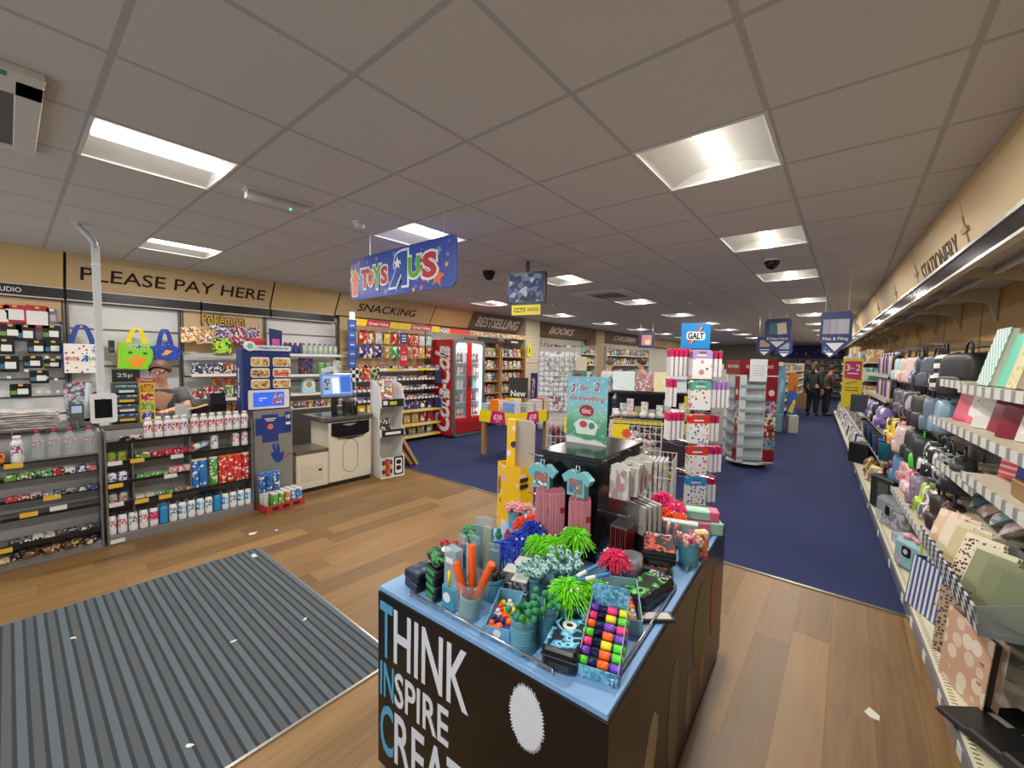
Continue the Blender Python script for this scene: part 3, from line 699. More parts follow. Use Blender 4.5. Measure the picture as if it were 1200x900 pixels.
for i, (rz_, dx) in enumerate(((R(25), 0), (R(55), -.035))):
    t = thing('blue_pen', 'slim blue and white pen lying on the lime spikes, %s' % ('right one' if i == 0 else 'left one'), 'pen', (-.622+dx, 1.19, TZ+.165), rz_, 'blue pens on the lime spikes', (0, -.35, rz_))
    part('barrel', B().bar((-.065, 0, 0), (.065, 0, 0), .0065, 8), mt('#2f82c4'), t); part('grip', B().bar((-.015, 0, 0), (.02, 0, 0), .0072, 8), WHITE, t)
for i, (x, y, z, m) in enumerate(((-.675, 1.36, .05, pr('#5f6a70', '#c8553a', '#9aa0a0', '#b9a88a', '#3f4a52', scale=36, seed=9)), (-.615, 1.375, .035, pr('#b8c4c4', '#8fa2a2', '#dfe3de', scale=40, seed=3)))):
    t = thing('trinket_box', ('clear trinket box with bright stickers before the black stand', 'small white trinket box beside the sticker box')[i], 'small box', (x, y, TZ), R(30)); part('box', B().box(-.045, .045, -.04, .04, 0, z, .003), mt('#5f686e', .3), t); part('lid_print', B().box(-.038, .038, -.034, .034, z, z+.001), m, t)
# ---- spiral notebooks and packs right of the stand
for i in range(7):
    t = thing('spiral_notebook', 'red and black spiral notebook standing in the rack, %s' % nth(i, 7), 'notebook', (-.765+.011*i, 1.69, TZ), R(4), 'spiral notebooks beside the stand')
    part('cover', B().box(-.003, .003, -.06, .06, 0, .165), mt('#8e1f28' if i % 2 == 0 else '#3a2a28'), t); b = B()
    for k in range(10): b.box(-.005, .005, -.055+.012*k, -.05+.012*k, .158, .172)
    part('spiral', b, CHROME, t)
for i in range(4):
    t = thing('card_pack', 'clear pack of cards standing behind the spiral notebooks, %s' % nth(i, 4, 'nearest', 'farthest', ' from the front'), 'card pack', (-.715+.012*i, 1.8+.03*i, TZ+.1), R(-24), 'clear card packs')
    part('sleeve', B().box(-.055, .055, -.008, .008, 0, .13, .002), mt('#bdb9b0'), t); part('print', B().box(-.045, .045, -.0095, -.008, .012, .05), dots('#b9b6ae', '#d89aa4', '#8a8a90', scale=45), t)
t = solid('pack_rack', B().box(-.08, .05, -.06, .09, 0, .098, .002), mt('#161618', .3), 'low black rack under the clear card packs', 'rack', (-.69, 1.84, TZ), R(4))
# ---- mint boxes at the back right
def longbox(label, x, y, z, rz, w, d, h, m, m2, end):
    t = thing('long_case', label, 'pencil case', (x, y, z), rz, 'mint pencil cases')
    part('case', B().box(-w/2, w/2, -d/2, d/2, 0, h, .006), m, t); part('end_cap', B().box(w/2-end, w/2+.004, -d/2-.002, d/2+.002, -.001, h+.002, .005), m2, t)
    part('seal', B().prism(disc(w*.2, 0, .02, 14, .6), h, h+.001, 'z'), mt('#d9e6de'), t); return t
MN, PI = mt('#9fd2bd', .4), mt('#ea6b93', .4)
longbox('long mint pencil case with pink end, upper one at the back right corner', -.605, 2.27, TZ+.062, R(22), .25, .08, .05, MN, PI, .045)
longbox('mint and pink pencil case lying under the long mint one', -.58, 2.26, TZ, R(28), .24, .09, .06, mt('#d9779b'), MN, .06)
t = thing('clear_case', 'tall mint-edged clear case leaning behind the sweet-topped pencils', 'pen case', (-.59, 2.0, TZ), R(18)); part('sleeve', B().box(-.085, .085, -.02, .02, 0, .12, .004), glass('#a9cfc6', .08, .55), t); part('edge', B().box(-.086, .086, -.021, .021, .115, .126, .002), mt('#c3e2d6'), t); part('pens', B().box(-.07, .07, -.012, .012, .004, .09), stripes('#c9808e', '#9fb8b4', .02, 0, .4), t)
for i, (m, z) in enumerate((('#e8566a', 0), ('#f08a3c', .045), ('#f3d9a4', .085))):
    solid('sweet_pack', B().box(-.03, .03, -.02, .02, 0, .042, .008), dots(m, '#f6efe6', '#e0406a', '#f4b03a', scale=50, size=.4, seed=i), 'pastel sweet-shaped pack beside the right rail, %s' % ('bottom', 'middle', 'top')[i], 'novelty pack', (-.475, 1.955, TZ+z), R(20+12*i), 'sweet-shaped packs')
for i in range(4):
    t = thing('felt_pen', 'bundled felt pen with red body beside the card packs, %s' % nth(i, 4), 'felt pen', (-.655+.018*i, 1.9, TZ+.02), 0, 'felt pens in a bundle', (R(-16), R(-14+9*i), 0)); part('barrel', B().bar((0, 0, 0), (0, 0, .1), .007, 7), mt(('#c7304a', '#3a55a8', '#c7304a', '#8a4a7a')[i]), t); part('cap', B().bar((0, 0, .08), (0, 0, .13), .0082, 7), mt(('#e7b03a', '#c7304a', '#f0d9c0', '#d9808e')[i]), t)
t = solid('greeting_card', B().box(-.04, .04, -.001, .001, 0, .07), mt('#c0566c'), 'dusky pink card leaning against the pink puff pots', 'card', (-1.2, 1.6, TZ), R(30), None, (R(-20), R(40), 0))
for i, x in enumerate((-1.29, -1.25, -1.19)):
    o = solid('novelty_topper', eraser_mesh(2), mt(('#2f8a56', '#d63a3a', '#2a7a4a')[i]), 'stubby %s topper before the pink puff pots, %s' % (('green', 'red', 'dark green')[i], nth(i, 3)), 'eraser', (x, 1.5+.02*i, TZ+.0), 1., 'stubby toppers')
    o.scale = (1.4, 1.4, 1.8)
# ---------------------------------------------------------------- left wall: sloping fascia boards
PLY = wood('#dcc08a', '#cfae74', 0, 3., .45); PLY2 = wood('#d6ba90', '#caac80', 0, 3., .5); TXT = mt('#1e1a17', .5)
SLAT = stripes('#4a3a28', '#94795a', .028, 0, .35)
SY = Vector((.21, 0, .36)).normalized(); HB = (-6.87, 0, 2.325)
def fascia(label, y0, y1, s=None, x0=0, x1=0, m=PLY, col=TXT, h=.155, dz=0, shear=0.):
    t = frame_root('fascia_board', label, 'fascia board', (HB[0], y0, HB[2]), (0, 1, 0), SY)
    part('board', B().box(.012, y1-y0-.012, 0, .425, -.02, 0, .003), m, t)
    if s: text_fit(s, x1-x0, h, col, t, ((x0+x1)/2-y0, .2+dz, .002), (0, 0, 0), 'lettering', .004 if m != SLAT else .016, .003, shear)
    return t
fascia('plain ply fascia board above the headphones, ending left of the pay sign', -2., .43)
fascia('ply fascia board lettered please pay here', .43, 2.55, 'PLEASE PAY HERE', .55, 2.45, h=.16, m=PLY2)
fascia('plain ply fascia board right of the pay sign', 2.55, 3.57)
fascia('ply fascia board lettered snacking', 3.57, 5.63, 'SNACKING', 3.95, 5.2, h=.15, m=PLY2, shear=.12)
fascia('plain ply fascia board between the snacking and bestselling signs', 5.63, 6.75)
fascia('dark slatted fascia board lettered bestselling', 6.75, 8.62, 'BESTSELLING', 6.95, 8.5, h=.26, m=SLAT, col=mt('#e9e6de'), shear=.12)
fascia('dark slatted fascia board lettered books', 9.3, 12.5, 'BOOKS', 10.0, 11.3, h=.22, m=SLAT, col=mt('#e9e6de'), shear=.12)
fascia('dark slatted fascia board lettered children', 13.2, 17., 'CHILDREN', 14.2, 16.2, h=.2, m=SLAT, col=mt('#e9e6de'), shear=.12)
fascia('plain ply fascia board farthest along the left wall', 17., 22., m=PLY)
b = B()
for i in range(14): b.box(-7.0, -6.62, 8.64, 9.28, 1.55+.082*i, 1.625+.082*i)
b.box(-7.0, -6.64, 8.65, 9.27, 0, ZC); part_ = struct('pillar_left', b, mt('#d9cdb2', .6))
b = B()
for i in range(16): b.box(-7.0, -6.62, 12.55+.035*i, 12.575+.035*i, .0, ZC-.01)
b.box(-7.0, -6.64, 12.53, 13.17, 0, ZC-.01); struct('pillar_left.001', b, mt('#a88f6c', .6))
# black strips under the fascia
for i, (y0, y1, s) in enumerate(((-2., .42, 'AUDIO'), (.44, 1.68, None), (1.7, 2.55, None), (2.57, 3.56, None))):
    t = thing('category_strip', 'black category strip under the fascia, %s' % ('lettered audio', 'above the hanging shopping bags', 'above the card packs', 'right of the lottery stand')[i], 'sign strip', (-6.86, y0, 2.2), 0, 'black category strips')
    part('strip', B().box(-.09, .0, 0, y1-y0, .0, .115, .002), mt('#191a1c', .35), t)
    part('strip_edge', B().box(-.09, .003, 0, y1-y0, .112, .124).box(-.09, .003, 0, y1-y0, -.01, .002), mt('#d5d3cc'), t)
    if s: text_fit(s, .19, .05, WHITE, t, (.002, 2.02, .056), FL, 'lettering', .01, .001)
# bay back panels
def bay(label, y0, y1, panels, top=2.2):
    t = thing('wall_bay', label, 'wall shelving bay', (-6.98, y0, 0), 0)
    b = B()
    for z0, z1 in panels: b.box(-.03, .01, .012, y1-y0-.012, z0+.012, z1-.012, .002)
    part('back_panel', b, WHT, t)
    for y in (0, y1-y0-.02): part('upright', B().box(-.03, .035, y, y+.02, 0, top), mt('#77736c', .4, .4), t)
    part('groove_rail', B().box(-.03, -.012, .01, y1-y0-.01, .1, top), mt('#8a8781', .4, .5), t)
    return t
WHT = mt('#dfe0de', .4)
bay('white panelled bay behind the headphone packs', -1.9, .43, [(.1, .9), (.9, 1.1), (1.1, 1.3), (1.3, 1.5), (1.5, 1.73), (1.73, 1.93)])
solid('ply_backing', B().box(0, .02, -1.87, .4, 1.95, 2.18), PLY2, 'ply back panel behind the red headphone packs', 'panel', (-6.96, 0, 0))
bay('white panelled bay with three hanging shopping bags', .44, 1.47, [(.1, 1.0), (1.0, 1.44), (1.44, 1.88), (1.88, 2.19)])
bay('grey bay of trading card shelves behind the counter', 1.48, 2.5, [(.1, .8), (.8, 1.3), (1.3, 1.65)])
solid('ply_backing', B().box(0, .02, 1.51, 2.47, 1.62, 2.2), PLY2, 'ply back panel behind the card packs with yellow lettering', 'panel', (-6.96, 0, 0))
bay('pale bay of gift shelves behind the self-checkout', 2.51, 3.66, [(.1, .8), (.8, 1.2), (1.2, 1.6), (1.6, 1.95), (1.95, 2.19)])
lg = thing('wall_lettering', 'yellow brand lettering with dark edge above the card packs', 'lettering', (-6.93, 1.96, 2.1), 0)
for s_, m_, b_, o_ in (('Pok\u00e9mon', mt('#2c2c4a'), .05, 0), ('Pok\u00e9mon', mt('#d8b13a'), .012, .004)): text_fit(s_, .5+(.03 if b_ > .03 else 0), .17+(.03 if b_ > .03 else 0), m_, lg, (.004+o_, 0, 0), FL, 'lettering', b_, .002)
# ---- headphone packs
def hook_pack(label, y, z, w, h, kind, x=-6.8, group='hanging gadget packs'):
    t = thing('gadget_pack', label, 'hanging pack', (x, y, z), FACEX, group)
    blk, hd, mid = (mt('#15191d', .3), mt('#22282c'), mt('#e9ebe6')) if kind == 'k' else (mt('#c02434', .35), mt('#c02434'), mt('#ecebe8')) if kind == 'r' else (mt('#77777c'), mt('#d7d7d5'), mt('#b5b5b8'))
    part('card', B().prism(rrect(w, h, w*.1), -.012, .012, 'y'), blk, t)
    part('label_panel', B().prism(rrect(w*.5, h*.42, .004, 2, w*.1, -h*.08), -.0135, -.012, 'y'), mid, t)
    if kind == 'k': part('green_print', B().prism(rrect(w*.28, h*.3, .004, 2, -w*.32, -h*.15), -.0132, -.012, 'y'), mt('#6f9a4a' if int(y*50) % 2 else '#3b6f8f'), t)
    if kind == 'r': part('picture', B().prism(rrect(w*.9, h*.62, .006, 2, 0, -h*.06), -.0132, -.012, 'y'), mid, t)
    part('price_tag', B().box(-.016, .016, -.05, -.045, h*.34, h*.34+.022), mt('#d7b23a' if kind != 'g' else '#f0f0ee'), t)
    part('hook', B().bar((0, .14, h*.42), (0, -.045, h*.42), .003, 5), CHROME, t)
    return t
HP = [('r', -.04, 1.98, .13, .2), ('r', .06, 2.0, .14, .18), ('r', .215, 1.98, .17, .24), ('g', .32, 1.99, .08, .17),
      ('k', -.13, 1.83, .13, .15), ('k', .025, 1.81, .15, .15), ('k', .13, 1.8, .14, .18), ('k', .315, 1.815, .14, .16),
      ('k', -.02, 1.65, .14, .16), ('k', .2, 1.65, .13, .14), ('k', .32, 1.655, .13, .14),
      ('k', .0, 1.47, .15, .17), ('k', .17, 1.49, .14, .13), ('k', .31, 1.475, .13, .1), ('k', .21, 1.33, .14, .14), ('k', .075, 1.19, .15, .14), ('k', -.14, 1.62, .13, .16), ('k', -.16, 1.45, .14, .17)]
rows_ = {}
for k, y, z, w, h in HP:
    r_ = 'top' if z > 1.9 else 'second' if z > 1.75 else 'third' if z > 1.6 else 'fourth' if z > 1.4 else 'lowest'
    n_ = rows_.get(r_, 0); rows_[r_] = n_+1
    hook_pack('%s hanging gadget pack in the %s row, %s' % ({'k': 'black', 'r': 'red-topped', 'g': 'grey'}[k], r_, ORD[n_]+' listed from the left edge' if n_ else 'at its left end'), y, z, w, h, k)
q = random.Random(2)
for i, (y, z) in enumerate(((.26, 1.32), (.33, 1.3), (.12, 1.4), (.27, 1.545), (.355, 1.545), (.2, 1.17), (.27, 1.165), (.34, 1.165), (.0, 1.33))):
    t = thing('display_hook', 'empty wall hook with a white ticket holder, %s' % nth(i, None, 'first', tail=' among the gadget packs'), 'hook', (-6.93, y, z), 0, 'empty wall hooks'); part('prong', B().bar((0, 0, 0), (.14, 0, 0), .003, 5), CHROME, t); part('ticket', B().box(.138, .142, -.014, .014, -.012, .014), WHITE, t)
# ---- shopping bags
def strap(t, w, top, m, lean=0.):
    for s in (-1, 1):
        b = B()
        b.grid(lambda u, v: (s*w*(1-v)**.8*.5*(1.2)+s*.01+lean*v+(u-.5)*.045*(1-.3*v), -.012+.02*v+.012*sin(pi*v), top*v), 3, 8); part('handle', b, m, t)
def toyslogo(t, w, y, z, cols=None, sc=1.):
    """multicoloured shop lettering, w wide"""
    R_, O_, G_, B_ = mt('#c8283a'), mt('#ee7f2a'), mt('#62b22f'), mt('#2a55a8')
    lt = [('T', -.46, .12, .165, -.01, R_), ('O', -.365, .1, .135, -.015, O_), ('Y', -.27, .12, .19, -.015, G_), ('S', -.165, .1, .15, -.01, R_), ('U', .235, .15, .165, .005, G_), ('S', .42, .17, .19, .0, R_)]
    for ch, x, w_, h_, dz, m_ in lt:
        text_fit(ch, w_*w*1.28, h_*w*1.2, mt('#f4f3ef'), t, (x*w, y, z+dz*w), FF, 'letter_outline', .09, .0006); text_fit(ch, w_*w, h_*w, m_, t, (x*w, y-.0012, z+dz*w), FF, 'letter', .05, .0008)
    for k, (sx, m_, dy, bo) in enumerate(((1.2, mt('#f4f3ef'), -.0004, .09), (1., B_, -.0016, .06))):
        o = text_fit('R', .24*w*sx, .27*w*(1.14 if k == 0 else 1), m_, t, (.03*w, y+dy, z+.012*w), FF, 'letter_outline' if k == 0 else 'letter', bo, .0006); o.scale.x = -1
    part('star', B().prism(star(.02*w, z+.06*w, .055*w), y-.0035, y-.002, 'y'), mt('#f4f3ef'), t)
sb = thing('shopping_bag', 'white shopping bag with coloured stars and blue handles on the wall', 'shopping bag', (-6.77, .54, 1.37), FACEX)
part('bag', B().box(-.15, .15, -.05, .05, 0, .33, .004), dots('#ece6df', '#c8383a', '#3a4f9a', '#4f9a4a', '#d8703a', scale=26, size=.3), sb); strap(sb, .2, .0001, mt('#24489a'))
for o in [c for c in sb.children if c.name.startswith('handle')]: bpy.data.objects.remove(o)
def handles(t, w, z0, h, m, d=.0):
    for s in (-1, 1):
        b = B(); b.grid(lambda u, v: (s*(w*(1-v)+.004)+(u-.5)*.05*(1-.2*v), d-.004-.004*sin(pi*v), z0+h*v*(2-v)), 3, 8); b.grid(lambda u, v: (s*(w*(1-v)+.004)+(u-.5)*.05*(1-.2*v), d+.004+.004*sin(pi*v), z0+h*v*(2-v)), 3, 8); part('handle', b, m, t)
handles(sb, .085, .32, .23, mt('#24489a')); toyslogo(sb, .26, -.052, .165)
part('side_gusset', B().box(-.156, -.15, -.05, .05, .0, .33), mt('#2c4190'), sb)
part('charm', B().prism(star(.1, .26, .035, .5), -.058, -.052, 'y'), mt('#6f8fd0'), sb, label='blue star charm')
gb = thing('shopping_bag', 'lime green shopping bag with yellow handles on the wall', 'shopping bag', (-6.77, .985, 1.41), FACEX, None, (0, R(3), FACEX))
part('bag', B().box(-.155, .145, -.06, .05, 0, .32, .004), mt('#7ed321'), gb); handles(gb, .075, .31, .2, mt('#f1d21c'))
part('patch', B().prism([(-.12, .1), (-.03, .14), (.0, .19), (.05, .14), (.11, .12), (.05, .075), (.06, .03), (-.06, .03), (-.04, .08)], -.0615, -.06, 'y'), mt('#f0941f'), gb); toyslogo(gb, .2, -.062, .275)
part('patch', B().prism(disc(-.06, .2, .022, 10, .8), -.0615, -.06, 'y'), mt('#5a5a1c'), gb); part('patch', B().prism(disc(.075, .2, .022, 10, .8), -.0615, -.06, 'y'), mt('#5a5a1c'), gb)
part('side_gusset', B().box(-.16, -.155, -.06, .05, .0, .32), mt('#e6e02c'), gb)
nb = thing('shopping_bag', 'royal blue star-patterned bag beside the lime green one', 'shopping bag', (-6.74, 1.27, 1.53), FACEX)
part('bag', B().prism([(-.1, 0), (.13, 0), (.16, .1), (.14, .16), (.06, .19), (.02, .24), (-.03, .19), (-.16, .16), (-.11, .1)], -.035, .035, 'y'), dots('#2440a4', '#c84a5a', '#e0b44a', '#8fa4e0', '#2440a4', scale=46, size=.3), nb); handles(nb, .06, .17, .22, mt('#24409c'))
part('patch', B().prism([(-.05, .06), (.01, .06), (.07, .11), (.0, .13), (-.02, .09)], -.0365, -.035, 'y'), mt('#e8a53a'), nb)
t = thing('wall_pack', 'slim black card hanging between the white and the lime shopping bags', 'hanging card', (-6.85, .79, 1.68), FACEX); part('card', B().prism(rrect(.055, .15, .008), -.004, .004, 'y'), mt('#23242c'), t); part('print', B().prism(rrect(.04, .05, .004, 2, 0, -.03), -.005, -.004, 'y'), mt('#55586a'), t)
# ---- shelves and goods behind the till
def wallshelf(label, x1, y0, y1, z, strip=None, d=.3, group=None, th=.025):
    t = thing('wall_shelf', label, 'shelf', (x1, y0, z), 0, group or 'wall shelves')
    part('board', B().box(-d, 0, 0, y1-y0, -th, 0, .002), mt('#cfcdc4'), t)
    part('ticket_edge', B().box(0, .006, 0, y1-y0, -.035, .004), strip or mt('#e3e0d2'), t); return t
TICK = check('#e9e8e4', '#7f8894', .045, (1, 0)); YST = check('#e7c92a', '#e9e4d0', .33, (1, 0)); YRED = check('#e7c92a', '#e6d36a', .4, (1, 0))
cards_m = [pr(a, b_, c_, scale=24, seed=i) for i, (a, b_, c_) in enumerate((('#d8b24a', '#efe9dc', '#b5472f'), ('#e0a83a', '#f0ede6', '#7a5a8a'), ('#dadbe4', '#8f3040', '#4b5fa0'), ('#b5304a', '#e7d9d2', '#2f3a6a'), ('#2b3f86', '#c7c9d8', '#8f2a3a'), ('#30333f', '#b3384a', '#dcd8d2')))]
for i in range(11):
    t = thing('card_packet', 'hanging trading card packet below the yellow lettering, %s' % nth(i, 11), 'card packet', (-6.78+.02*(i % 2), 1.5+.083*i, 1.76+.02*sin(i*2.)), FACEX, 'hanging card packets', (0, R(6*sin(i*3)), FACEX))
    part('packet', B().box(-.06, .06, -.008, .008, 0, .24 if i > 3 else .2, .003), cards_m[min(5, i//2)], t); part('hook', B().bar((0, .1, .2), (0, -.05, .2), .003, 4), CHROME, t)
wallshelf('pale shelf of small boxes under the hanging card packets', -6.55, 1.49, 2.49, 1.35); wallshelf('pale shelf of small boxes, lower one behind the cashier', -6.55, 1.49, 2.49, 1.02); wallshelf('clear-edged shelf directly under the card packets', -6.55, 1.49, 2.49, 1.62, glass('#dddddd', .1, .4))
bx = [('#b2303e', 'red'), ('#2d3c6e', 'navy'), ('#c4c6bc', 'pale grey'), ('#b9542c', 'rust'), ('#3c3a3e', 'charcoal'), ('#7a9a3a', 'olive green')]
q = random.Random(8)
for z, nm in ((1.355, 'upper'), (1.025, 'lower')):
    for i in range(8):
        c = q.choice(bx); w = .09+.02*q.random()
        pack('small %s boxed set on the %s shelf behind the cashier, %s' % (c[1], nm, nth(i, 8)), -6.62, 1.56+.12*i, z, w, .06, .12+.05*q.random(), pr(c[0], '#d9d4c8', '#22242c', scale=30, seed=i), 'boxed sets behind the cashier', 'boxed_set', 'boxed set', FACEX)
for i in range(5): pack('orange boxed set hanging below the upper shelf, %s' % nth(i, 5), -6.66, 1.78+.13*i, 1.19, .1, .04, .1, pr('#c4552e', '#e0a060', '#7a2f20', scale=30, seed=i), 'orange boxed sets', 'boxed_set', 'boxed set', FACEX)
t = solid('lime_box', brick(.19, .12, .2, .004), pr('#b5d836', '#2b2f2a', '#8fc43a', scale=20), 'lime and black boxed toy below the card packets', 'boxed toy', (-6.55, 1.83, 1.625), FACEX)
t = solid('red_hopper', B().lathe([(.02, 0), (.07, .04), (.07, .13), (.14, .24), (.13, .25)], 4), mt('#c0303a'), 'red and white pyramid-shaped pack beside the lottery stand', 'pack', (-6.5, 2.22, 1.6), R(45))
# gift shelves behind the self-checkout
for z, nm in ((1.64, 'top'), (1.325, 'middle'), (1.03, 'lower'), (.8, 'lowest')): wallshelf('white gift shelf behind the self-checkout, %s one' % nm, -6.57, 2.53, 3.62, z, group='gift shelves behind the self-checkout')
for i in range(7): bottle('small clear bottle on the top gift shelf, %s' % nth(i, 7), -6.65, 2.95+.085*i, 1.645, .034, .17, mt('#9fb2bd', .15), mt('#6f8190'), mt('#c4c9a9'), 'small clear bottles on the gift shelf')
for i in range(5): bottle('red-capped bottle at the left of the top gift shelf, %s' % nth(i, 5), -6.65, 2.6+.075*i, 1.645, .03, .17, mt('#2e3f7a'), mt('#b02434'), mt('#3c4a86'), 'red-capped bottles on the gift shelf')
for i in range(3): solid('candle_jar', B().lathe([(.05, 0), (.055, .1), (.05, .15), (.03, .16)], 14), mt(('#c9d3da', '#4d6a9a', '#dfe2e6')[i]), 'pale jar behind the red-capped bottles, %s' % nth(i, 3), 'jar', (-6.8, 2.66+.12*i, 1.645), 0, 'pale jars')
t = thing('gift_box', 'dark blue gift box with a red print on the middle gift shelf', 'gift box', (-6.66, 2.98, 1.33), FACEX); part('box', brick(.2, .06, .25), dots('#1e2746', '#c4552e', '#3b4f8a', '#8a3a30', scale=22, size=.4), t)
for i in range(2): can('green drinks can on the middle gift shelf, %s' % ('left' if i == 0 else 'right'), -6.66, 3.22+.12*i, 1.33, .045, .17, mt('#5da84a'), 'green drinks cans', name='drink_can', cat='drinks can')
pack('pale blue boxed gift at the right of the middle gift shelf', -6.66, 3.5, 1.33, .16, .06, .22, pr('#9fd0dc', '#dbeef2', '#e0a84a', scale=20), 'gift boxes', 'gift_box', 'gift box', FACEX)
for i, y in enumerate((3.02, 3.32)):
    t = thing('arched_box', 'pale blue arched gift box with round window, %s' % ('left one' if i == 0 else 'right one'), 'gift box', (-6.66, y, 1.035), FACEX, 'arched gift boxes')
    part('box', B().prism([(-.1, 0), (.1, 0)]+[(.1*cos(a*pi/10), .13+.1*sin(a*pi/10)) for a in range(11)], -.03, .03, 'y'), mt('#a9d3de'), t); part('window', B().prism(disc(0, .13, .075, 18), -.0315, -.03, 'y'), mt('#dfe8e6'), t); part('contents', B().prism(disc(0, .125, .05, 14), -.033, -.0315, 'y'), dots('#b98a4a', '#7a4f2a', '#d8b070', scale=60), t)
for i in range(10): pack('small %s packet under the gift shelves, %s' % (('red', 'amber', 'dark')[i % 3], nth(i, 10)), -6.6, 2.62+.1*i, .805, .07, .05, .1, pr(('#a83a34', '#c98a2f', '#2b2a30')[i % 3], '#e2d8c8', '#55443a', scale=40, seed=i), 'small packets under the gift shelves', 'packet', 'packet', FACEX)
solid('back_counter', B().box(-6.9, -6.5, 1.5, 3.6, 0, .79, .004), mt('#4b4744', .4), 'dark back counter below the shelves behind the till', 'counter')
q = random.Random(21)
for i in range(12): pack('dark red boxed packet on the back counter beside the cashier, %s' % nth(i, 12), -6.58, 1.55+.085*i, .795, .07, .06, .14+.03*q.random(), pr('#5e2026', '#b9803a', '#2a1a1c', scale=36, seed=i), 'dark packets on the back counter', 'packet', 'packet', FACEX)
for i in range(2):
    t = thing('till_printer', 'black till printer on the serving counter, %s' % ('taller one' if i else 'low one'), 'printer', (-5.44, 1.3+.16*i, .985), FACEX); part('body', B().prism([(-.08, 0), (.08, 0), (.08, .1+.06*i), (-.02, .14+.06*i), (-.08, .08)], -.07, .07, 'x'), mt('#18181a', .3), t); part('paper_slot', B().box(-.05, .05, -.03, .03, .1+.05*i, .112+.05*i), mt('#38383c'), t)
t = thing('yellow_box', 'small yellow carton beside the till printers', 'carton', (-5.47, 1.18, .985), FACEX); part('carton', brick(.12, .08, .09), mt('#e3c52a'), t)
t = thing('price_card', 'black price card reading 25p standing behind the tobacco dispenser', 'price card', (-5.42, .72, 1.33), FACEX); part('card', B().box(-.1, .1, -.004, .004, 0, .12), mt('#26282a'), t); text_fit('25p', .11, .05, WHITE, t, (-.01, -.005, .06), FF, 'lettering', .01, .0006); part('stem', B().bar((0, 0, -.345), (0, 0, 0), .006), CHROME, t)
# ---------------------------------------------------------------- grey counter front with its goods
CM = mt('#7a7875', .35, .2); CM2 = mt('#8a8782', .35, .25); CBK = mt('#bdbab6', .45, .1)
def counter_unit(label, y0, y1, zs, edges, base_h):
    w = y1-y0; t = thing('counter_display', label, 'counter display unit', (-4.69, y0, 0)); w2 = w if y0 < 0 else .575
    part('back_panel', B().box(-.235, -.215, 0, w, 0, .96), CBK, t)
    for y in (0, w-.012): part('side_panel', B().box(-.24, .0, y, y+.012, 0, .965, .002), CM, t)
    part('base_tray', B().box(-.215, -.002, .012, w-.012, 0, base_h, .003), CM2, t)
    part('worktop', B().box(-.85, -.2, 0, w, .945, .985, .004), mt('#7d7a74', .25, .3), t)
    for z, d in zs:
        e_ = w2 if z == .52 else w; s = part('shelf', B().box(-.215, -.32+d, .014, e_-.014, z-.012, z, .002), CM2, t)
        part('shelf_edge', B().box(-.32+d, -.316+d, .014, e_-.014, z-.014, z+.012), edges, s)
    return t
A0, A1 = -.62, .455; B0, B1 = .475, 1.565
ua = counter_unit('grey counter display unit left of the taller one, water bottles on its top shelf', A0, A1, ((.78, .25), (.655, .26), (.5, .28), (.37, .3), (.17, .31)), mt('#1d1c1e', .3), .066)
part('glass_front', B().box(-.005, 0, .66, 1.06, .79, .985), glass('#c8d0d0', .05, .18), ua)
ub = counter_unit('grey counter display unit in the middle, two shelves of white bottles', B0, B1, ((.86, .3), (.69, .3), (.52, .3), (.34, .3)), mt('#1d1c1e', .3), .078)
part('divider', B().box(-.215, -.02, .17, .178, .08, .86), CM, ub); part('divider', B().box(-.215, -.02, .57, .578, .34, .86), CM, ub)
YT, WT = mt('#e6b93a'), mt('#e4e2da')
for t, y, z, m in ((ua, .5, .39, YT), (ua, .68, .39, YT), (ua, .83, .4, WT), (ua, .55, .155, YT), (ua, .8, .49, YT), (ua, .62, .77, YT), (ub, .2, .69, YT), (ub, .47, .68, WT), (ub, .42, .51, WT), (ub, .22, .33, YT), (ub, .38, .33, YT), (ub, .06, .03, WT), (ub, .06, .69, WT), (ub, .06, .5, YT), (ub, .06, .34, WT)):
    part('price_ticket', B().box(.002 if z < .05 else -.018, .006, y-.045, y+.045, z-.016, z+.016), m, t)
W1, W2, W3 = mt('#ecebe8', .3), mt('#e6e5e3', .3), mt('#2f8fc6', .3)
LBR = pr('#f1f0ee', '#c23a4e', '#e9e7e6', '#b02f48', scale=70, stretch=(1, 1, .6)); LBP = pr('#f2f1f0', '#8a6bb8', '#e6e2ec', '#b0406a', scale=70, stretch=(1, 1, .6))
LBB = pr('#eef0f0', '#3a4450', '#dfe6ea', '#8a96a0', scale=80, stretch=(1, 1, .5)); LBS = pr('#e4eef4', '#4aa4d8', '#cfe4f0', '#2b86c2', scale=60, stretch=(1, 1, .6))
tp = [.763, .832, .898, .955, 1.014, 1.097, 1.166, 1.234, 1.298, 1.37, 1.438, 1.51]
for i, y in enumerate(tp): bottle('white drink bottle with magenta print on the counter\'s top shelf, %s' % nth(i, 12), -4.755, y, .862, .032, .185, W1, W1, LBR if i not in (2, 4, 10, 11) else LBP, 'white bottles on the top counter shelf')
for i, y in enumerate((1.25, 1.43, 1.51)): bottle('dark-capped white bottle on the second counter shelf, %s of three' % nth(i, 3), -4.76, y, .692, .031, .165, W1, mt('#2a2a2e') if i != 2 else W1, LBB if i == 0 else LBR, 'white bottles on the second counter shelf')
o = bottle('white bottle lying on its side on the second counter shelf', -4.74, 1.1, .724, .031, .165, W1, W1, LBS, 'white bottles on the second counter shelf'); o.rotation_euler = (-pi/2+.2, 0, .35); o.location = (-4.77, 1.08, .725)
q = random.Random(4)
BY = [.505, .573, .641, .71, .778, .846, .914, .982, 1.05, 1.118, 1.186, 1.254, 1.322, 1.39, 1.458, 1.524]
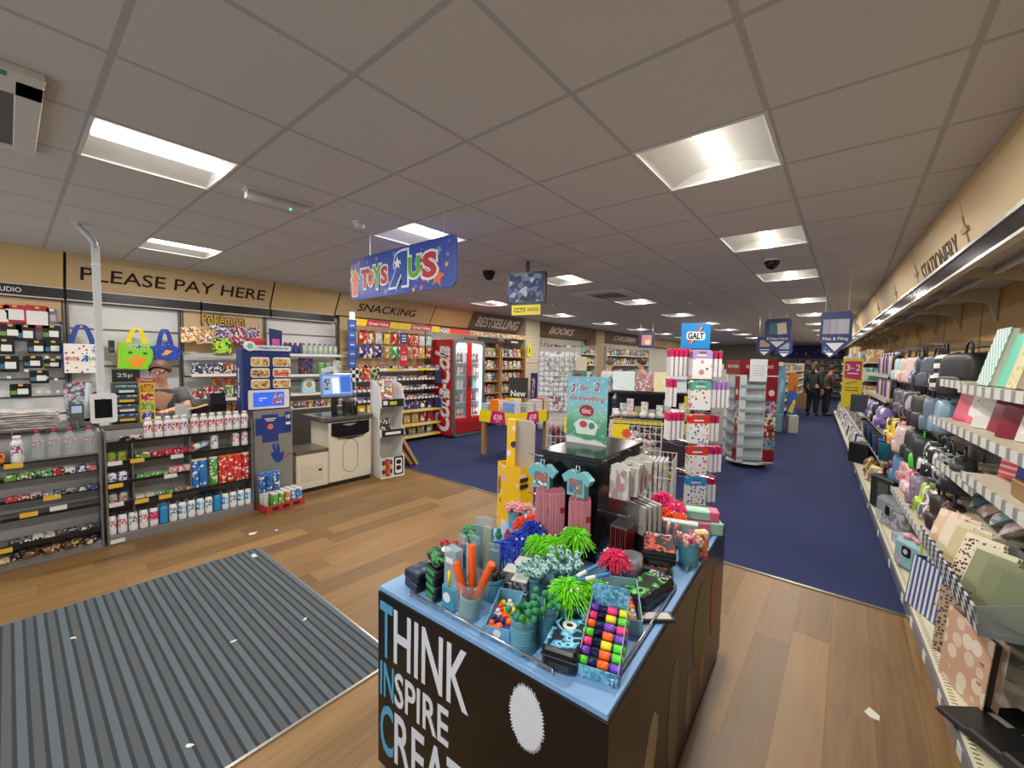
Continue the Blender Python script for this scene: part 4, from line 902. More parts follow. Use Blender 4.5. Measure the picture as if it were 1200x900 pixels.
BK = ['r', 'r', 'b', 'r', 'm', 's', 'b', 'S', 'b', 'S', 'b', 's', 'S', 'b', 'B', 'S']
for i, y in enumerate(BY):
    k = BK[i]; mb, ml = {'r': (W2, LBR), 'b': (W1, LBB), 'm': (W1, pr('#d02a5e', '#e8a0b4', '#c02050', scale=60)), 's': (W3, W3), 'S': (W1, LBS), 'B': (W1, LBS)}[k]
    bottle('%s bottle with dark cap on the counter\'s bottom tray, %s' % ({'r': 'white and red', 'b': 'black and white', 'm': 'magenta', 's': 'plain blue', 'S': 'pale blue', 'B': 'blue striped'}[k], nth(i, 16)), -4.735, y, .08, .031, .19, mb, mt('#1b1b1f') if i not in (5, ) else W3, ml, 'bottles on the bottom counter tray')
for i in range(2): bottle('deep blue bottle at the back of the bottom tray, %s' % ('left' if i == 0 else 'right'), -4.83, 1.16+.075*i, .08, .031, .19, mt('#12608f', .3), mt('#1a2a3c'), mt('#1a6ea4'), 'deep blue bottles behind')
# tubes right half
TC = [('#2a78c4', 'blue'), ('#2a78c4', 'blue'), ('#4aa33c', 'green'), ('#d8342c', 'red'), ('#d8342c', 'red'), ('#d8342c', 'red'), ('#c42c2a', 'crimson')]
TY = [1.085, 1.15, 1.235, 1.31, 1.375, 1.44, 1.51]
for i, y in enumerate(TY): can('%s crisp tube on the right part of the lower counter shelf, %s' % (TC[i][1], nth(i, 7)), -4.755, y, .342, .033, .27, pr(TC[i][0], TC[i][0], '#f0ebe0', TC[i][0], scale=26, seed=i), 'crisp tubes on the counter', mt('#e8e4dc') if i not in (3, 4, 5) else mt('#e07a2c'))
gum = [('#5a8f3a', 'green'), ('#6f9a3c', 'green'), ('#c8303a', 'red'), ('#b52f3a', 'dark red'), ('#cf3a48', 'red'), ('#c8303a', 'red'), ('#c63340', 'red'), ('#bb3a52', 'crimson')]
for i, (c, n) in enumerate(gum):
    pack('%s sweet carton on the counter\'s second shelf, %s' % (n, nth(i, 8)), -4.76, .69+.052*i, .692, .048, .08, .055, pr(c, c, '#e8e0d0', '#3a2a24', scale=40, seed=i), 'sweet cartons on the second counter shelf', 'sweet_carton', 'carton', FACEX)
for i in range(7):
    c, n = (('#5f9f3e', 'green'), ('#4f9a40', 'green'), ('#5f9f3e', 'green'), ('#4f9a40', 'green'), ('#d8828a', 'pink'), ('#d0707c', 'pink'), ('#d8828a', 'pink'))[i]
    pack('%s flat sweet packet on the counter\'s third shelf, %s' % (n, nth(i, 7)), -4.77, .7+.055*i, .522, .053, .1, .03 if i < 4 else .06, pr(c, '#d8e4cc', c, scale=40, seed=i), 'sweet packets on the third counter shelf', 'sweet_packet', 'packet', FACEX)
for i in range(6):
    c, n = (('#c9c0b4', 'beige'), ('#b9b0a8', 'beige'), ('#4c8a44', 'green'), ('#4c8a44', 'green'), ('#9a5a58', 'brick red'), ('#9a5a58', 'brick red'))[i]
    pack('%s sweet packet on the counter\'s lowest shelf, %s' % (n, nth(i, 6)), -4.765, .69+.068*i, .342, .062, .1, .03, pr(c, '#d8d4c4', c, scale=40, seed=i), 'sweet packets on the lowest counter shelf', 'sweet_packet', 'packet', FACEX)
for z, c, n in ((.692, '#6faf3c', 'lime green'), (.522, '#e4e6ea', 'white and blue'), (.342, '#9fb0a8', 'grey-green')):
    for i in range(2): pack('%s gum tub in the narrow left column of the counter, %s' % (n, 'left' if i == 0 else 'right'), -4.75, .52+.065*i, z, .055, .06, .08, pr(c, c, '#2c4a9a' if c[1] == 'e' else '#c8303a', scale=30, seed=i), 'gum tubs in the narrow column', 'gum_tub', 'gum tub', FACEX, c=.012)
for i in range(2): pack('black and white chewing gum box beside the first white bottle, %s' % ('left' if i == 0 else 'right'), -4.75, .6+.075*i, .862, .065, .06, .04, pr('#1e1e22', '#d8d4d0', '#b0404a' if i else '#1e1e22', scale=40, seed=i), 'gum boxes', 'gum_box', 'carton', FACEX)
# unit A goods
PETY = [.12, .205, .29, .4]
for i, y in enumerate(PETY):
    t = thing('water_bottle', 'clear water bottle with red cap on the counter\'s left top shelf, %s' % nth(i, 4), 'bottle', (-4.79, y, .782), 0, 'clear water bottles')
    part('body', petm(.034, .225), glass('#d6dfe2', .04, .3), t); part('cap', mk('petcap', lambda: B().cyl(.0135, .205, .228, 10)), mt('#c4303c'), t); part('label', mk('petlab', lambda: B().lathe([(.0345, .1), (.0345, .15)], 14, True, False)), pr('#d8d4e0', '#c43a4c', '#8a7ab0', scale=60), t)
bottle('white and purple drink bottle standing left of the water bottles', -4.76, .02, .782, .034, .2, W1, W1, LBP, 'white bottles on the top counter shelf')
for i in range(4): pack('orange sweet bag on the counter\'s top left shelf, %s' % nth(i, 4), -4.76, -.3+.075*i, .782, .07, .08, .09, pr('#d9762a', '#e89a3c', '#8a3a1c', scale=30, seed=i), 'orange sweet bags', 'sweet_bag', 'packet', FACEX, c=.02)
q = random.Random(6)
for z, cols in ((.657, ['#5f9a3a', '#6aa33e', '#62a86a', '#62a86a', '#c8384a', '#d8d4d8', '#3a4a9a', '#c86a7a']), (.502, ['#c23a44', '#c23a44', '#d8b0b4', '#8a90a0', '#6a7084', '#8a90a0', '#3f4f8a', '#3a4a80']), (.172, ['#2f2f33', '#2f2f33', '#e0d8c8', '#c8c4bc', '#6a4a2a', '#2c2a44', '#46342a', '#2c2a44'])):
    for i, c in enumerate(cols):
        y = -.02+.06*i
        pack('small sweet packet on the left counter unit, %s shelf, %s' % ({.657: 'second', .502: 'third', .172: 'lowest'}[z], nth(i, 8)), -4.75, y, z, .055, .1, .045 if z > .6 else .028, pr(c, c, '#e2dccf', '#3a302c', scale=36, seed=i), 'sweet packets on the left counter unit', 'sweet_packet', 'packet', FACEX)
for i in range(11):
    c = ['#2b2a4c', '#c9b88a', '#2f2e54', '#6a452a', '#5a3a26', '#8a5a30', '#b98a4a', '#5a3c2a', '#d0a050', '#4a3226', '#2c2c50'][i]
    pack('chocolate packet lying in the left unit\'s bottom tray, %s' % nth(i, 11), -4.76+.02*(i % 2), -.12+.052*i, .068, .05, .16, .03, pr(c, c, '#d8c8a0', '#2a1c16', scale=30, seed=i), 'chocolate packets in the bottom tray', 'sweet_packet', 'packet', FACEX+.2*sin(i*3.))
# ---- things on the counter top
nw = thing('newspaper_rack', 'low wire rack of folded newspapers on the left of the counter', 'newspaper rack', (-5.02, .1, .985), 0)
b = B()
for y in (-.32, -.1, .08, .24): b.tube([(-.2, y, .0), (.2, y, .0), (.2, y, .07)], .003, 4)
for z in (.02, .06): b.bar((.2, -.33, z), (.2, .25, z), .003)
part('wire_frame', b, CHROME, nw)
for i in range(9):
    def npm(i=i):
        b = B(); q = random.Random(i)
        b.grid(lambda u, v: (-.17+.35*u, -.24+.46*v, .016*sin(pi*u)+.008*sin(5*v+i)+.004), 5, 5); b.grid(lambda u, v: (-.17+.35*(1-u), -.24+.46*v, .016*sin(pi*u)+.008*sin(5*v+i)-.006), 5, 5)
        b.tube([(.18, -.24, 0), (.18, 0, .003), (.18, .22, 0)], .008, 6); return b
    solid('newspaper', mk(('np', i % 4), npm), pr('#c9c4bf', '#b8b2ac', '#d6d2cc', '#a9a4a0', '#8f8a88', scale=30, seed=i, stretch=(1, .4, 1)), 'folded newspaper in the counter rack, %s from the bottom' % nth(i, 9, 'lowest', 'topmost', ''), 'newspaper', (-5.02+.01*sin(i*2), .02+.03*sin(i*3.1), 1.0+.017*i), .08*sin(i*5), 'folded newspapers')
for i in range(3): solid('plastic_bag', mk(('pb', i), lambda i=i: B().pillow(.3, .2, .1, 8, wob=.7)), glass('#c4ccd2', .1, .5), 'crumpled clear plastic packet at the far left of the counter, %s' % nth(i, 3), 'plastic packet', (-4.95, -.1-.09*i, 1.0+.04*i), FACEX+.4*i, 'clear plastic packets', (R(-60), 0, FACEX+.4*i))
po_ = thing('till_pole', 'white service pole rising from the counter to the ceiling', 'service pole', (-5.0, .5, .985), 0)
part('column', B().box(-.022, .022, -.025, .025, 0, 1.53, .004), mt('#d9dcdc', .35), po_); part('bend', B().tube([(0, 0, 1.5), (0, -.01, 1.56), (-.03, -.05, 1.63), (-.06, -.085, 1.67), (-.065, -.09, 1.705)], .024, 8), mt('#c9cdcf', .35), po_); part('collar', B().box(-.024, .024, -.027, .027, 1.36, 1.385), mt('#f2f2f0'), po_); part('ceiling_plate', B().box(-.11, -.02, -.13, -.05, 1.7, 1.709), mt('#dcdcd8'), po_); part('brace', B().bar((-.05, -.09, .06), (-.02, -.07, .36), .02, 4), mt('#dcdfe0'), po_)
tb = thing('till_tablet', 'white-framed tablet screen facing the shop on the counter pole', 'tablet', (-4.93, .505, 1.005), 0)
part('frame', B().prism(rrect(.165, .25, .02, 4, 0, .13), -.0, .022, 'x'), mt('#e9e9e6', .3), tb); part('screen', B().prism(rrect(.108, .16, .003, 2, -.002, .128), .022, .0235, 'x'), mt('#131416', .15), tb); part('sensor', B().box(.022, .026, -.014, .01, .203, .212), BLACK, tb); part('foot', B().box(-.05, .02, -.03, .03, -.02, .01, .004), WHITE, tb)
ct = thing('card_reader', 'black card reader with pale lit screen left of the white tablet', 'card reader', (-4.93, .345, .985), 0, None, (0, R(-14), R(-6)))
part('body', B().prism(rrect(.085, .19, .012, 3, 0, .1), -.03, .012, 'x'), mt('#17181a', .3), ct); part('screen', B().box(.012, .0135, -.03, .03, .12, .18), mt('#a9bfe0', .2), ct); b = B()
for i in range(4):
    for j in range(3): b.box(.012, .016, -.026+.019*j, -.012+.019*j, .035+.018*i, .047+.018*i)
part('keypad', b, mt('#4a4338'), ct)
for i, (y, z, m) in enumerate(((.4, 1.2, pr('#c4cfd8', '#c23a4e', '#5a86a0', '#e4e2e2', scale=26)), (.42, 1.02, pr('#2c4a8a', '#4a6aa8', '#d8dce2', scale=22)))):
    t = thing('notice_board', ('printed notice board of red and blue artwork behind the card reader', 'blue leaflet board behind the white tablet')[i], 'notice', (-5.35, y+.03, z-.1), 0); part('board', B().box(-.01, 0, -.13, .13, 0, .24-.06*i), m, t); part('foot', B().box(-.06, .0, -.05, .05, -(z-.1-.985), .01), mt('#2a2a2c'), t)
td = thing('gantry_dispenser', 'dark dispenser with rows of blue and green packets beside the till tablet', 'dispenser', (-5.02, .66, .985), 0)
part('housing', B().box(-.12, -.0, -.085, .085, 0, .36, .006), mt('#3a4042', .35), td)
for i, (m, tk) in enumerate(((('#4f8f6a'), WT), (('#2f5f9a'), YT), (('#5a6a74'), WT), (('#2a5a94'), YT))):
    z = .27-.085*i; s = part('tray', B().prism([(0, 0), (.05, .0), (.055, .05), (0, .06)], -.078, .078, 'y').at(), mt('#4a5154', .35), td, (0, 0, z))
    part('packets', B().box(.004, .048, -.07, .07, .02, .066, .004), pr(m, m, '#a9c4d4', scale=26, seed=i), s); part('ticket', B().box(.05, .056, -.05, .05, .004, .026), tk, s)
sc = thing('scratchcard_board', 'yellow-framed scratchcard board with a red header beside the cashier', 'scratchcard board', (-4.98, .8, .985), 0)
part('frame', B().box(-.02, 0, -.055, .055, 0, .36, .003), mt('#e4c51e'), sc); part('header', B().box(-.02, .004, -.07, .058, .36, .4, .002), mt('#b3274a'), sc); text_fit('\u00a370,000', .1, .022, WHITE, sc, (.0045, -.006, .38), FL, 'lettering', .01, .0005)
for i, c in enumerate((('#3a3f8a', '#c9cdd8'), ('#6a9a44', '#d8d9a0'), ('#b3363c', '#e8dccf'), ('#c9a63a', '#b3363c'))): part('scratchcard', B().box(0, .002, -.044, .044, .02+.085*i, .088+.085*i), pr(c[0], c[1], c[0], scale=40, seed=i), sc)
t = thing('letter_sheet', 'white paper sheet standing in a clear holder before the cashier', 'paper', (-5.03, 1.06, .985), 0); part('sheet', B().box(-.002, .0, -.05, .05, .0, .13), mt('#e9eaec'), t); part('holder', B().box(.0, .003, -.055, .07, 0, .15), glass('#d8dde0', .05, .25), t)
# ---- lottery stand
BLU = mt('#1d2f6e', .35); lt = thing('lottery_stand', 'grey play station with a blue scratchcard dispenser on top', 'lottery stand', (-4.75, 1.59, 0), 0)
part('cabinet', B().box(-.32, 0, .0, .385, 0, 1.035, .004), mt('#8f8e8b', .4, .3), lt)
part('dispenser_housing', B().box(-.16, 0, -.1, .375, 1.035, 1.68, .012), BLU, lt)
part('screen_surround', B().prism(rrect(.4, .2, .012, 3, .155, 1.15), .0, .006, 'x'), mt('#e2dfd6'), lt)
sp = part('advert_screen', B().box(.006, .008, .0, .3, 1.075, 1.225), glow('#2356c8', .9, 'lit_screen'), lt, label='lit blue advert screen')
part('advert_print', B().at((.0085, .232, 1.15), 0, R(-8)).box(-.0005, .0005, -.045, .045, -.055, .055), pr('#d05a8a', '#3aa8d8', '#e4e4f0', '#7a3a90', scale=40), sp); part('printed_line', B().box(.008, .0085, .055, .13, 1.157, 1.17), WHITE, sp); part('printed_line', B().box(.008, .0085, .055, .085, 1.135, 1.146), WHITE, sp)
part('title_plate', B().prism(rrect(.43, .055, .026, 4, .16, 1.69), -.01, .02, 'x'), mt('#dfe8ee'), lt); text_fit('Changing Lives Every Day', .29, .032, BLU, lt, (.021, .2, 1.69), FL, 'lettering', .015, .0006)
part('emblem', B().prism(disc(-.025, 1.705, .05, 20), -.01, .024, 'x'), mt('#eef2f2'), lt); part('emblem_mark', B().prism(disc(-.025, 1.705, .03, 6), .024, .0255, 'x'), mt('#7ac2b4'), lt)
text_fit('Play here', .3, .06, mt('#eef0f4'), lt, (-.08, -.101, 1.33), (pi/2, -pi/2, 0), 'lettering', .01, .0006)
for c in range(2):
    for r in range(3):
        s = part('ticket_bin', B().prism(rrect(.175, .098, .02, 3, .07+.21*c, 1.315+.115*r), 0, .012, 'x'), mt('#ece6d2'), lt)
        part('tickets', B().box(.012, .0135, -.01+.21*c, .145+.21*c, 1.275+.115*r, 1.345+.115*r), pr('#c9a048', '#e4cf9a', '#a8503a', '#d8b46a', '#7a4a5a', scale=30, seed=c*3+r), s)
part('tag', B().at((.016, .255, 1.42), 0, R(8)).box(-.001, .001, -.05, .05, -.014, .014), mt('#e8447a'), lt)
part('blue_band', B().box(0, .002, .02, .37, .77, .95), mt('#1c3a8c'), lt); part('notice', B().box(.002, .004, .08, .24, .69, .985), mt('#26397e'), lt)
part('printed_line', B().box(.004, .0045, .105, .215, .935, .945).box(.004, .0045, .12, .2, .915, .924), WHITE, lt); part('badge', B().prism(disc(.16, .855, .03, 14), .004, .005, 'x'), mt('#e2734a'), lt)
part('ticket_card', B().box(.002, .005, .305, .37, .79, 1.0), mt('#1d2f6e'), lt); text_fit('10', .04, .045, WHITE, lt, (.0055, .338, .95), FL, 'lettering', .02, .0004); part('ticket_print', B().box(.005, .006, .315, .362, .86, .89), WHITE, lt)
part('hand_emblem', B().prism([(.16, .55), (.2, .47), (.24, .45), (.28, .48), (.3, .56), (.27, .57), (.255, .54), (.25, .64), (.225, .68), (.215, .58), (.2, .68), (.175, .64), (.2, .56), (.17, .58)], .0, .002, 'x'), mt('#1f3f8c'), lt)
part('red_script', B().at((.002, .33, .52), 0, R(35)).box(-.0005, .0005, -.04, .04, -.008, .008), mt('#c43a4a'), lt)
t = thing('shelf_poster', 'blue leaflet standing above the lottery dispenser', 'leaflet', (-4.86, 1.86, 1.685), 0); part('leaflet', B().prism([(-.06, 0), (.055, 0), (.065, .2), (-.07, .22)], -.004, .004, 'x'), BLU, t); part('pink_panel', B().box(.004, .006, -.04, .035, .03, .11), mt('#d8609a'), t)
bxr = thing('cardboard_tray', 'red cardboard tray full of crisp tubes on the floor by the lottery stand', 'cardboard tray', (-4.62, 1.8, 0), R(6)); b = B()
for a in ((-.1, .1, -.2, -.197), (-.1, .1, .197, .2), (-.1, -.097, -.2, .2), (.097, .1, -.2, .2)): b.box(*a, 0, .075)
b.box(-.1, .1, -.2, .2, 0, .004); part('tray', b, mt('#b53a36'), bxr)
for y in (-.11, .0, .11): part('print', B().box(.1, .1015, y-.035, y+.035, .02, .05), mt('#2a2020'), bxr)
k = 0
for i in range(6):
    for j in range(3):
        c, n = (('#3f8fd0', 'blue') if i > 3 else ('#5aa83c', 'green') if i in (1, 2) else ('#e07a2c', 'orange') if i == 3 else ('#c9c4ba', 'brown paper'))
        if i == 0 and j == 2: continue
        xx, yy = -.06+.062*j, -.16+.064*i; a = R(6)
        can('%s crisp tube in the red floor tray, column %s from the left, %s row' % (n, ORD[i], ('back', 'middle', 'front')[j]), -4.62+xx*cos(a)-yy*sin(a), 1.8+xx*sin(a)+yy*cos(a), .005, .028, .175, pr(c, c, '#f0ebe0', c, scale=26, seed=k), 'crisp tubes in the red floor tray', mt('#dddad0')); k += 1
for i in range(3): can('blue crisp tube standing beside the lottery stand\'s emblem, %s' % nth(i, 3), -4.665, 1.63+.07*i, .245+.02*i if False else .19, .03, .2, pr('#2f70b8', '#2f70b8', '#e4e8ee', '#1f4f90', scale=26, seed=i), 'blue tubes by the emblem', mt('#4a90cc'))
# ---- self checkout
CRM = mt('#d8d0bc', .4); so = thing('self_checkout', 'cream self-checkout with steel top and blue touchscreen', 'self-checkout', (-4.87, 2.06, 0), 0)
part('bagging_cabinet', B().box(-.42, 0, .0, .38, .05, .46, .004), CRM, so); part('bagging_plate', B().box(-.42, .005, -.0, .385, .46, .5, .003), mt('#8f8a80', .25, .8), so); part('cabinet_door', B().box(0, .003, .06, .31, .14, .33, .001), mt('#cfc7b2', .4), so); part('lock', B().box(.003, .006, .26, .3, .24, .262), BLACK, so)
part('main_cabinet', B().box(-.48, 0, .39, .97, .05, .8, .012), CRM, so); part('plinth', B().box(-.46, -.02, .0, .96, 0, .05), mt('#1b1a1c'), so)
part('worktop', B().box(-.52, .02, .3, .99, .82, .87, .006), mt('#9a968e', .2, .85), so); part('scanner_glass', B().box(-.45, -.05, .4, .66, .87, .873), mt('#17181a', .1), so)
part('cash_fascia', B().prism([(.42, .795), (.93, .795), (.93, .64)]+[(.93-.51*i/8, .64-.06*sin(pi*i/8)) for i in range(1, 8)]+[(.42, .64)], 0, .012, 'x'), mt('#151517', .2), so); part('cash_lip', B().prism([(.55+.2*i/8, .775-.03*sin(pi*i/8)) for i in range(9)], .012, .02, 'x'), mt('#b9b7b2', .25, .6), so)
part('coin_tray', B().box(.012, .03, .5, .85, .6, .615, .004), mt('#6a6866', .3, .6), so)
o_ = rrect(.2, .42, .1, 8, .67, .36); b = B(); b.tube([(.002, a, c) for a, c in o_], .003, 4, True); part('door_line', b, mt('#6a6355'), so)
part('screen_post', B().box(-.3, -.24, .57, .63, .87, 1.12, .006), mt('#1b1b1e'), so)
hd = part('touchscreen', B().box(-.02, .02, -.215, .215, 0, .31, .016), mt('#7f97cc', .3), so, (-.22, .62, 1.09), 0, (0, R(-8), 0), label='blue-framed touchscreen')
part('display', B().box(.02, .022, -.19, .19, .045, .28), glow('#7fa6e4', .75, 'lit_display'), hd); part('menu_panel', B().box(.022, .023, .04, .18, .06, .27), glow('#2f5fb4', .8, 'lit_menu'), hd); part('receipt_panel', B().box(.022, .0232, -.07, .02, .05, .25), glow('#dfe8f4', .8, 'lit_receipt'), hd); part('photo_panel', B().box(.022, .0231, -.18, -.1, .1, .24), pr('#4a4f5a', '#c9cfd8', '#8a7f74', scale=30), hd)
part('card_terminal', B().box(-.1, -.04, .72, .8, .87, .99, .01), mt('#1a1a1c', .3), so); part('receipt_printer', B().box(-.42, -.3, .78, .95, .87, 1.02, .01), mt('#232326', .3), so)
t = thing('notice_card', 'pale blue notice card lying tilted on top of the touchscreen', 'card', (-5.14, 2.6, 1.42), 0, None, (R(12), 0, 0)); part('card', B().box(-.004, .004, -.1, .1, 0, .06), mt('#dfe6ea'), t)
pc = thing('blue_price_banner', 'tall narrow blue price banner hanging at the left of the snack bay', 'banner', (-6.36, 3.6, 1.42), 0); part('banner', B().box(0, .01, -.075, .075, 0, .8), mt('#27448c'), pc); part('clip', B().box(-.01, .012, -.05, .05, .8, .93), mt('#e0e2e0'), pc)
for i in range(5): part('printed_panel', B().box(.01, .0115, -.055, .055, .04+.155*i, .15+.155*i), mt('#3a5aa4'), pc); part('printed_line', B().box(.0115, .0125, -.035, .035, .08+.155*i, .092+.155*i), WHITE, pc)
part('arm', B().bar((-.2, 0, .92), (0, 0, .92), .005), CHROME, pc)
# ---- cardboard dump bin of puzzle games
db = thing('cardboard_dumpbin', 'white cardboard display tower of colourful games beside the self-checkout', 'cardboard display', (-4.86, 3.1, 0), R(-8))
WC = mt('#ecebe6', .5); prof = [(-.2, 0), (.14, 0), (.14, .28), (.06, .3), (.1, .55), (.14, .56), (.14, .65), (.06, .67), (.1, .93), (.14, .95), (.14, 1.06), (.05, 1.25), (-.2, 1.3)]
for y in (0, .33): part('side_panel', B().prism([(x, z) for x, z in prof], y, y+.008, 'y'), WC, db)
part('back_panel', B().box(-.2, -.19, .008, .33, 0, 1.3), mt('#dedbd2'), db)
for z, h in ((.0, .27), (.56, .09), (.96, .1)):
    part('tray_front', B().box(.13, .14, .008, .33, z, z+h), mt('#1b1b1d') if z else WC, db); part('tray_floor', B().prism([(-.19, z+.06), (.13, z+.005), (.13, z+.012), (-.19, z+.067)], .008, .33, 'y'), WC, db)
part('puzzle_print', B().box(.14, .1415, .01, .16, .02, .26), check('#d8b12a', '#2f3a86', .06, (1, 2)), db); part('puzzle_print', B().box(.14, .142, .06, .11, .02, .26), mt('#b93a34'), db); part('games_panel', B().prism(rrect(.14, .25, .02, 3, .25, .15), .14, .142, 'x'), mt('#121214'), db); part('games_panel', B().prism(rrect(.1, .21, .02, 3, .25, .15), .142, .1435, 'x'), mt('#eeede8'), db)
for z in (.2, .12): part('games_panel', B().prism(rrect(.07, .06, .02, 3, .25, z), .1435, .1445, 'x'), mt('#26201c'), db)
part('strip_print', B().box(.14, .1415, .06, .28, .585, .62), mt('#e8e6e0'), db); part('strip_print', B().box(.14, .1415, .12, .22, .985, 1.03), mt('#c9c23a'), db); part('strip_print', B().box(.14, .1415, .03, .09, .985, 1.04), mt('#e8e6e0'), db)
def dbp(x, y, z, a=R(-8)): return (-4.86+x*cos(a)-y*sin(a), 3.1+x*sin(a)+y*cos(a), z)
for i, (x, y, z, m, nm) in enumerate(((.08, .1, 1.0, pr('#d8482e', '#3a6fc0', '#4aa03c', '#e8c62a', '#efefec', scale=18), 'multicoloured game box at the front of the tower'), (.02, .13, 1.03, pr('#e08a2c', '#7ab03c', '#3a5fb0', '#e8e4da', scale=18), 'multicoloured game box behind the front one'), (-.04, .16, 1.06, pr('#2f57a8', '#d84a34', '#e8e0d0', scale=18), 'blue game box at the back of the tower'), (.0, .11, .6, pr('#1c1816', '#1c1816', '#cfc4b0', '#1c1816', scale=26), 'dark brown box on the middle tray'))):
    pack(nm, *dbp(x, y, z), .17, .05, .24 if i < 3 else .19, m, 'boxes in the cardboard tower', 'game_box', 'game box', FACEX+R(-8), (R(-14), 0, FACEX+R(-8)))
for i, (y, m) in enumerate(((2.86, check('#1e1e20', '#e6e6e4', .05, (0, 2))), (3.02, pr('#d8683a', '#a0302a', '#efe4d8', scale=16)), (3.16, pr('#22242c', '#8fb03a', '#cfd4d8', scale=20)))):
    t = thing('hanging_notice', 'upright %s card standing above the cardboard tower' % ('black and white', 'orange picture', 'dark green-printed')[i], 'card', (-5.06, y+.05, 1.29), FACEX, 'cards above the cardboard tower'); part('card', B().box(-.06, .06, -.004, .004, 0, .18), m, t); part('stem', B().bar((0, .0, -.42 if i == 0 else -.0), (0, 0, .0), .004), CHROME, t)
# flattened cartons leaning behind the tower
for i in range(2):
    t = thing('flattened_carton', 'flattened brown carton leaning behind the tower, %s' % ('nearest the carpet' if i == 0 else 'closer to the tower'), 'carton', (-4.97-.05*i, 3.86-.06*i, .006), 0, 'flattened cartons', (R(32+4*i), 0, 0))
    part('sheet', B().box(-.62, 0, -.012, .0, 0, .74-.06*i), mt('#a8804e', .7), t); part('flap', B().box(-.3, .004, .0, .03, .02, .6).box(.0, .005, -.013, .03, 0, .72), mt('#c4a070', .7), t)
# ---------------------------------------------------------------- snack bay
q = random.Random(31)
bay('wood-backed snack bay between the gift shelves and the red fridge', 3.67, 5.6, [(.05, .9), (.9, 1.45)])
solid('ply_backing', B().box(0, .02, 3.7, 5.57, 1.45, 2.32), PLY2, 'ply back panel behind the hanging snack bags', 'panel', (-6.96, 0, 0))
for z, n, s in ((1.41, 'top', YST), (1.225, 'second', TICK), (1.04, 'third', TICK), (.855, 'fourth', TICK), (.61, 'fifth', YRED), (.335, 'sixth', YRED), (.11, 'lowest', YRED)):
    wallshelf('shelf of the snack bay, %s from the top' % n, -6.49+(.06 if z < .7 else 0), 3.7, 5.58, z, s, .4, 'snack bay shelves')
for i, (y0, y1) in enumerate(((3.72, 4.62), (4.63, 5.6))):
    t = thing('value_strip', 'yellow and red great value strip over the snack bay, %s half' % ('left', 'right')[i], 'sign strip', (-6.5, y0, 2.15), 0, 'great value strips')
    w = y1-y0; part('strip', B().box(-.01, 0, 0, w, 0, .11), mt('#f0cf1c'), t); part('red_panel', B().prism([(w*.24, 0), (w*.76, 0), (w*.8, .11), (w*.28, .11)], 0, .002, 'x'), mt('#c41f3e'), t); text_fit('Great Value', w*.44, .06, WHITE, t, (.003, w*.52, .055), FL, 'lettering', .02, .001)
t = thing('value_strip', 'red and tan strip over the fridge and book bays', 'sign strip', (-6.5, 5.62, 2.14), 0); part('strip', B().box(-.01, 0, 0, 2.9, 0, .1), pr('#d9b98a', '#e8d8bc', '#b98a5a', scale=7), t); part('red_panel', B().box(0, .002, .25, .85, 0, .1), mt('#d84a34'), t); part('badge', B().box(0, .002, .04, .2, 0, .1), pr('#2a3a7a', '#e4e2e0', scale=30), t)
SN = [('#e8c820', 'yellow'), ('#cc2a28', 'red'), ('#b0683a', 'brown'), ('#c4c8cc', 'silver'), ('#e8c020', 'yellow'), ('#cf2f2c', 'red'), ('#8a6a30', 'bronze'), ('#c63a2e', 'red and white'), ('#d84a30', 'red and white'), ('#cfd8d4', 'white'), ('#9ad0cc', 'mint and white')]
S2 = [('#3a2a7a', 'purple'), ('#2a2f7a', 'navy'), ('#3a2f80', 'purple'), ('#3a2a7a', 'purple'), ('#a98a40', 'gold'), ('#3fae3c', 'green'), ('#3f5a8a', 'blue'), ('#b98a50', 'tan'), ('#c43a3a', 'red'), ('#c8a050', 'gold'), ('#b02f38', 'dark red')]
for z, L, n in ((1.86, SN, 'upper'), (1.6, S2, 'lower')):
    for i, (c, nm) in enumerate(L):
        pouch('%s snack bag hanging in the snack bay\'s %s row, %s' % (nm, n, nth(i, 11)), -6.7, 3.83+.165*i, z, .15, .23, .05, pr(c, c, '#f0e4d0', c, scale=14, seed=i), 'hanging snack bags', rz=FACEX, rot=(0, R(5*sin(i*2)), FACEX))
for i in range(8): solid('peg_rail', mk('pegr', lambda: B().bar((0, 0, 0), (.24, 0, 0), .004).box(.236, .242, -.02, .02, -.014, .016)), CHROME, 'steel peg with ticket over the hanging snack bags, %s' % nth(i, 8), 'hook', (-6.94, 3.85+.23*i, 2.1), 0, 'steel pegs')
PAL = [('#3a2a6e', 'purple'), ('#22252c', 'black'), ('#c8682c', 'orange'), ('#5a4aa0', 'violet'), ('#b02a30', 'red'), ('#2a3a7a', 'blue'), ('#d8cfc0', 'cream'), ('#6a3a28', 'brown'), ('#c9a43a', 'gold')]
for z, n, k, h in ((1.412, 'top', 16, .07), (1.227, 'second', 16, .05), (1.042, 'third', 16, .055), (.857, 'fourth', 16, .05)):
    for i in range(k):
        c, nm = q.choice(PAL)
        pack('%s chocolate bar lying on the snack bay\'s %s shelf, %s' % (nm, n, nth(i, k)), -6.6, 3.76+.113*i, z, .1, .17, h*q.uniform(.6, 1.1), pr(c, c, '#d8ccb8', '#2a2024', scale=26, seed=i), 'chocolate bars on the snack shelves', 'chocolate_bar', 'chocolate bar', FACEX+q.uniform(-.15, .15))
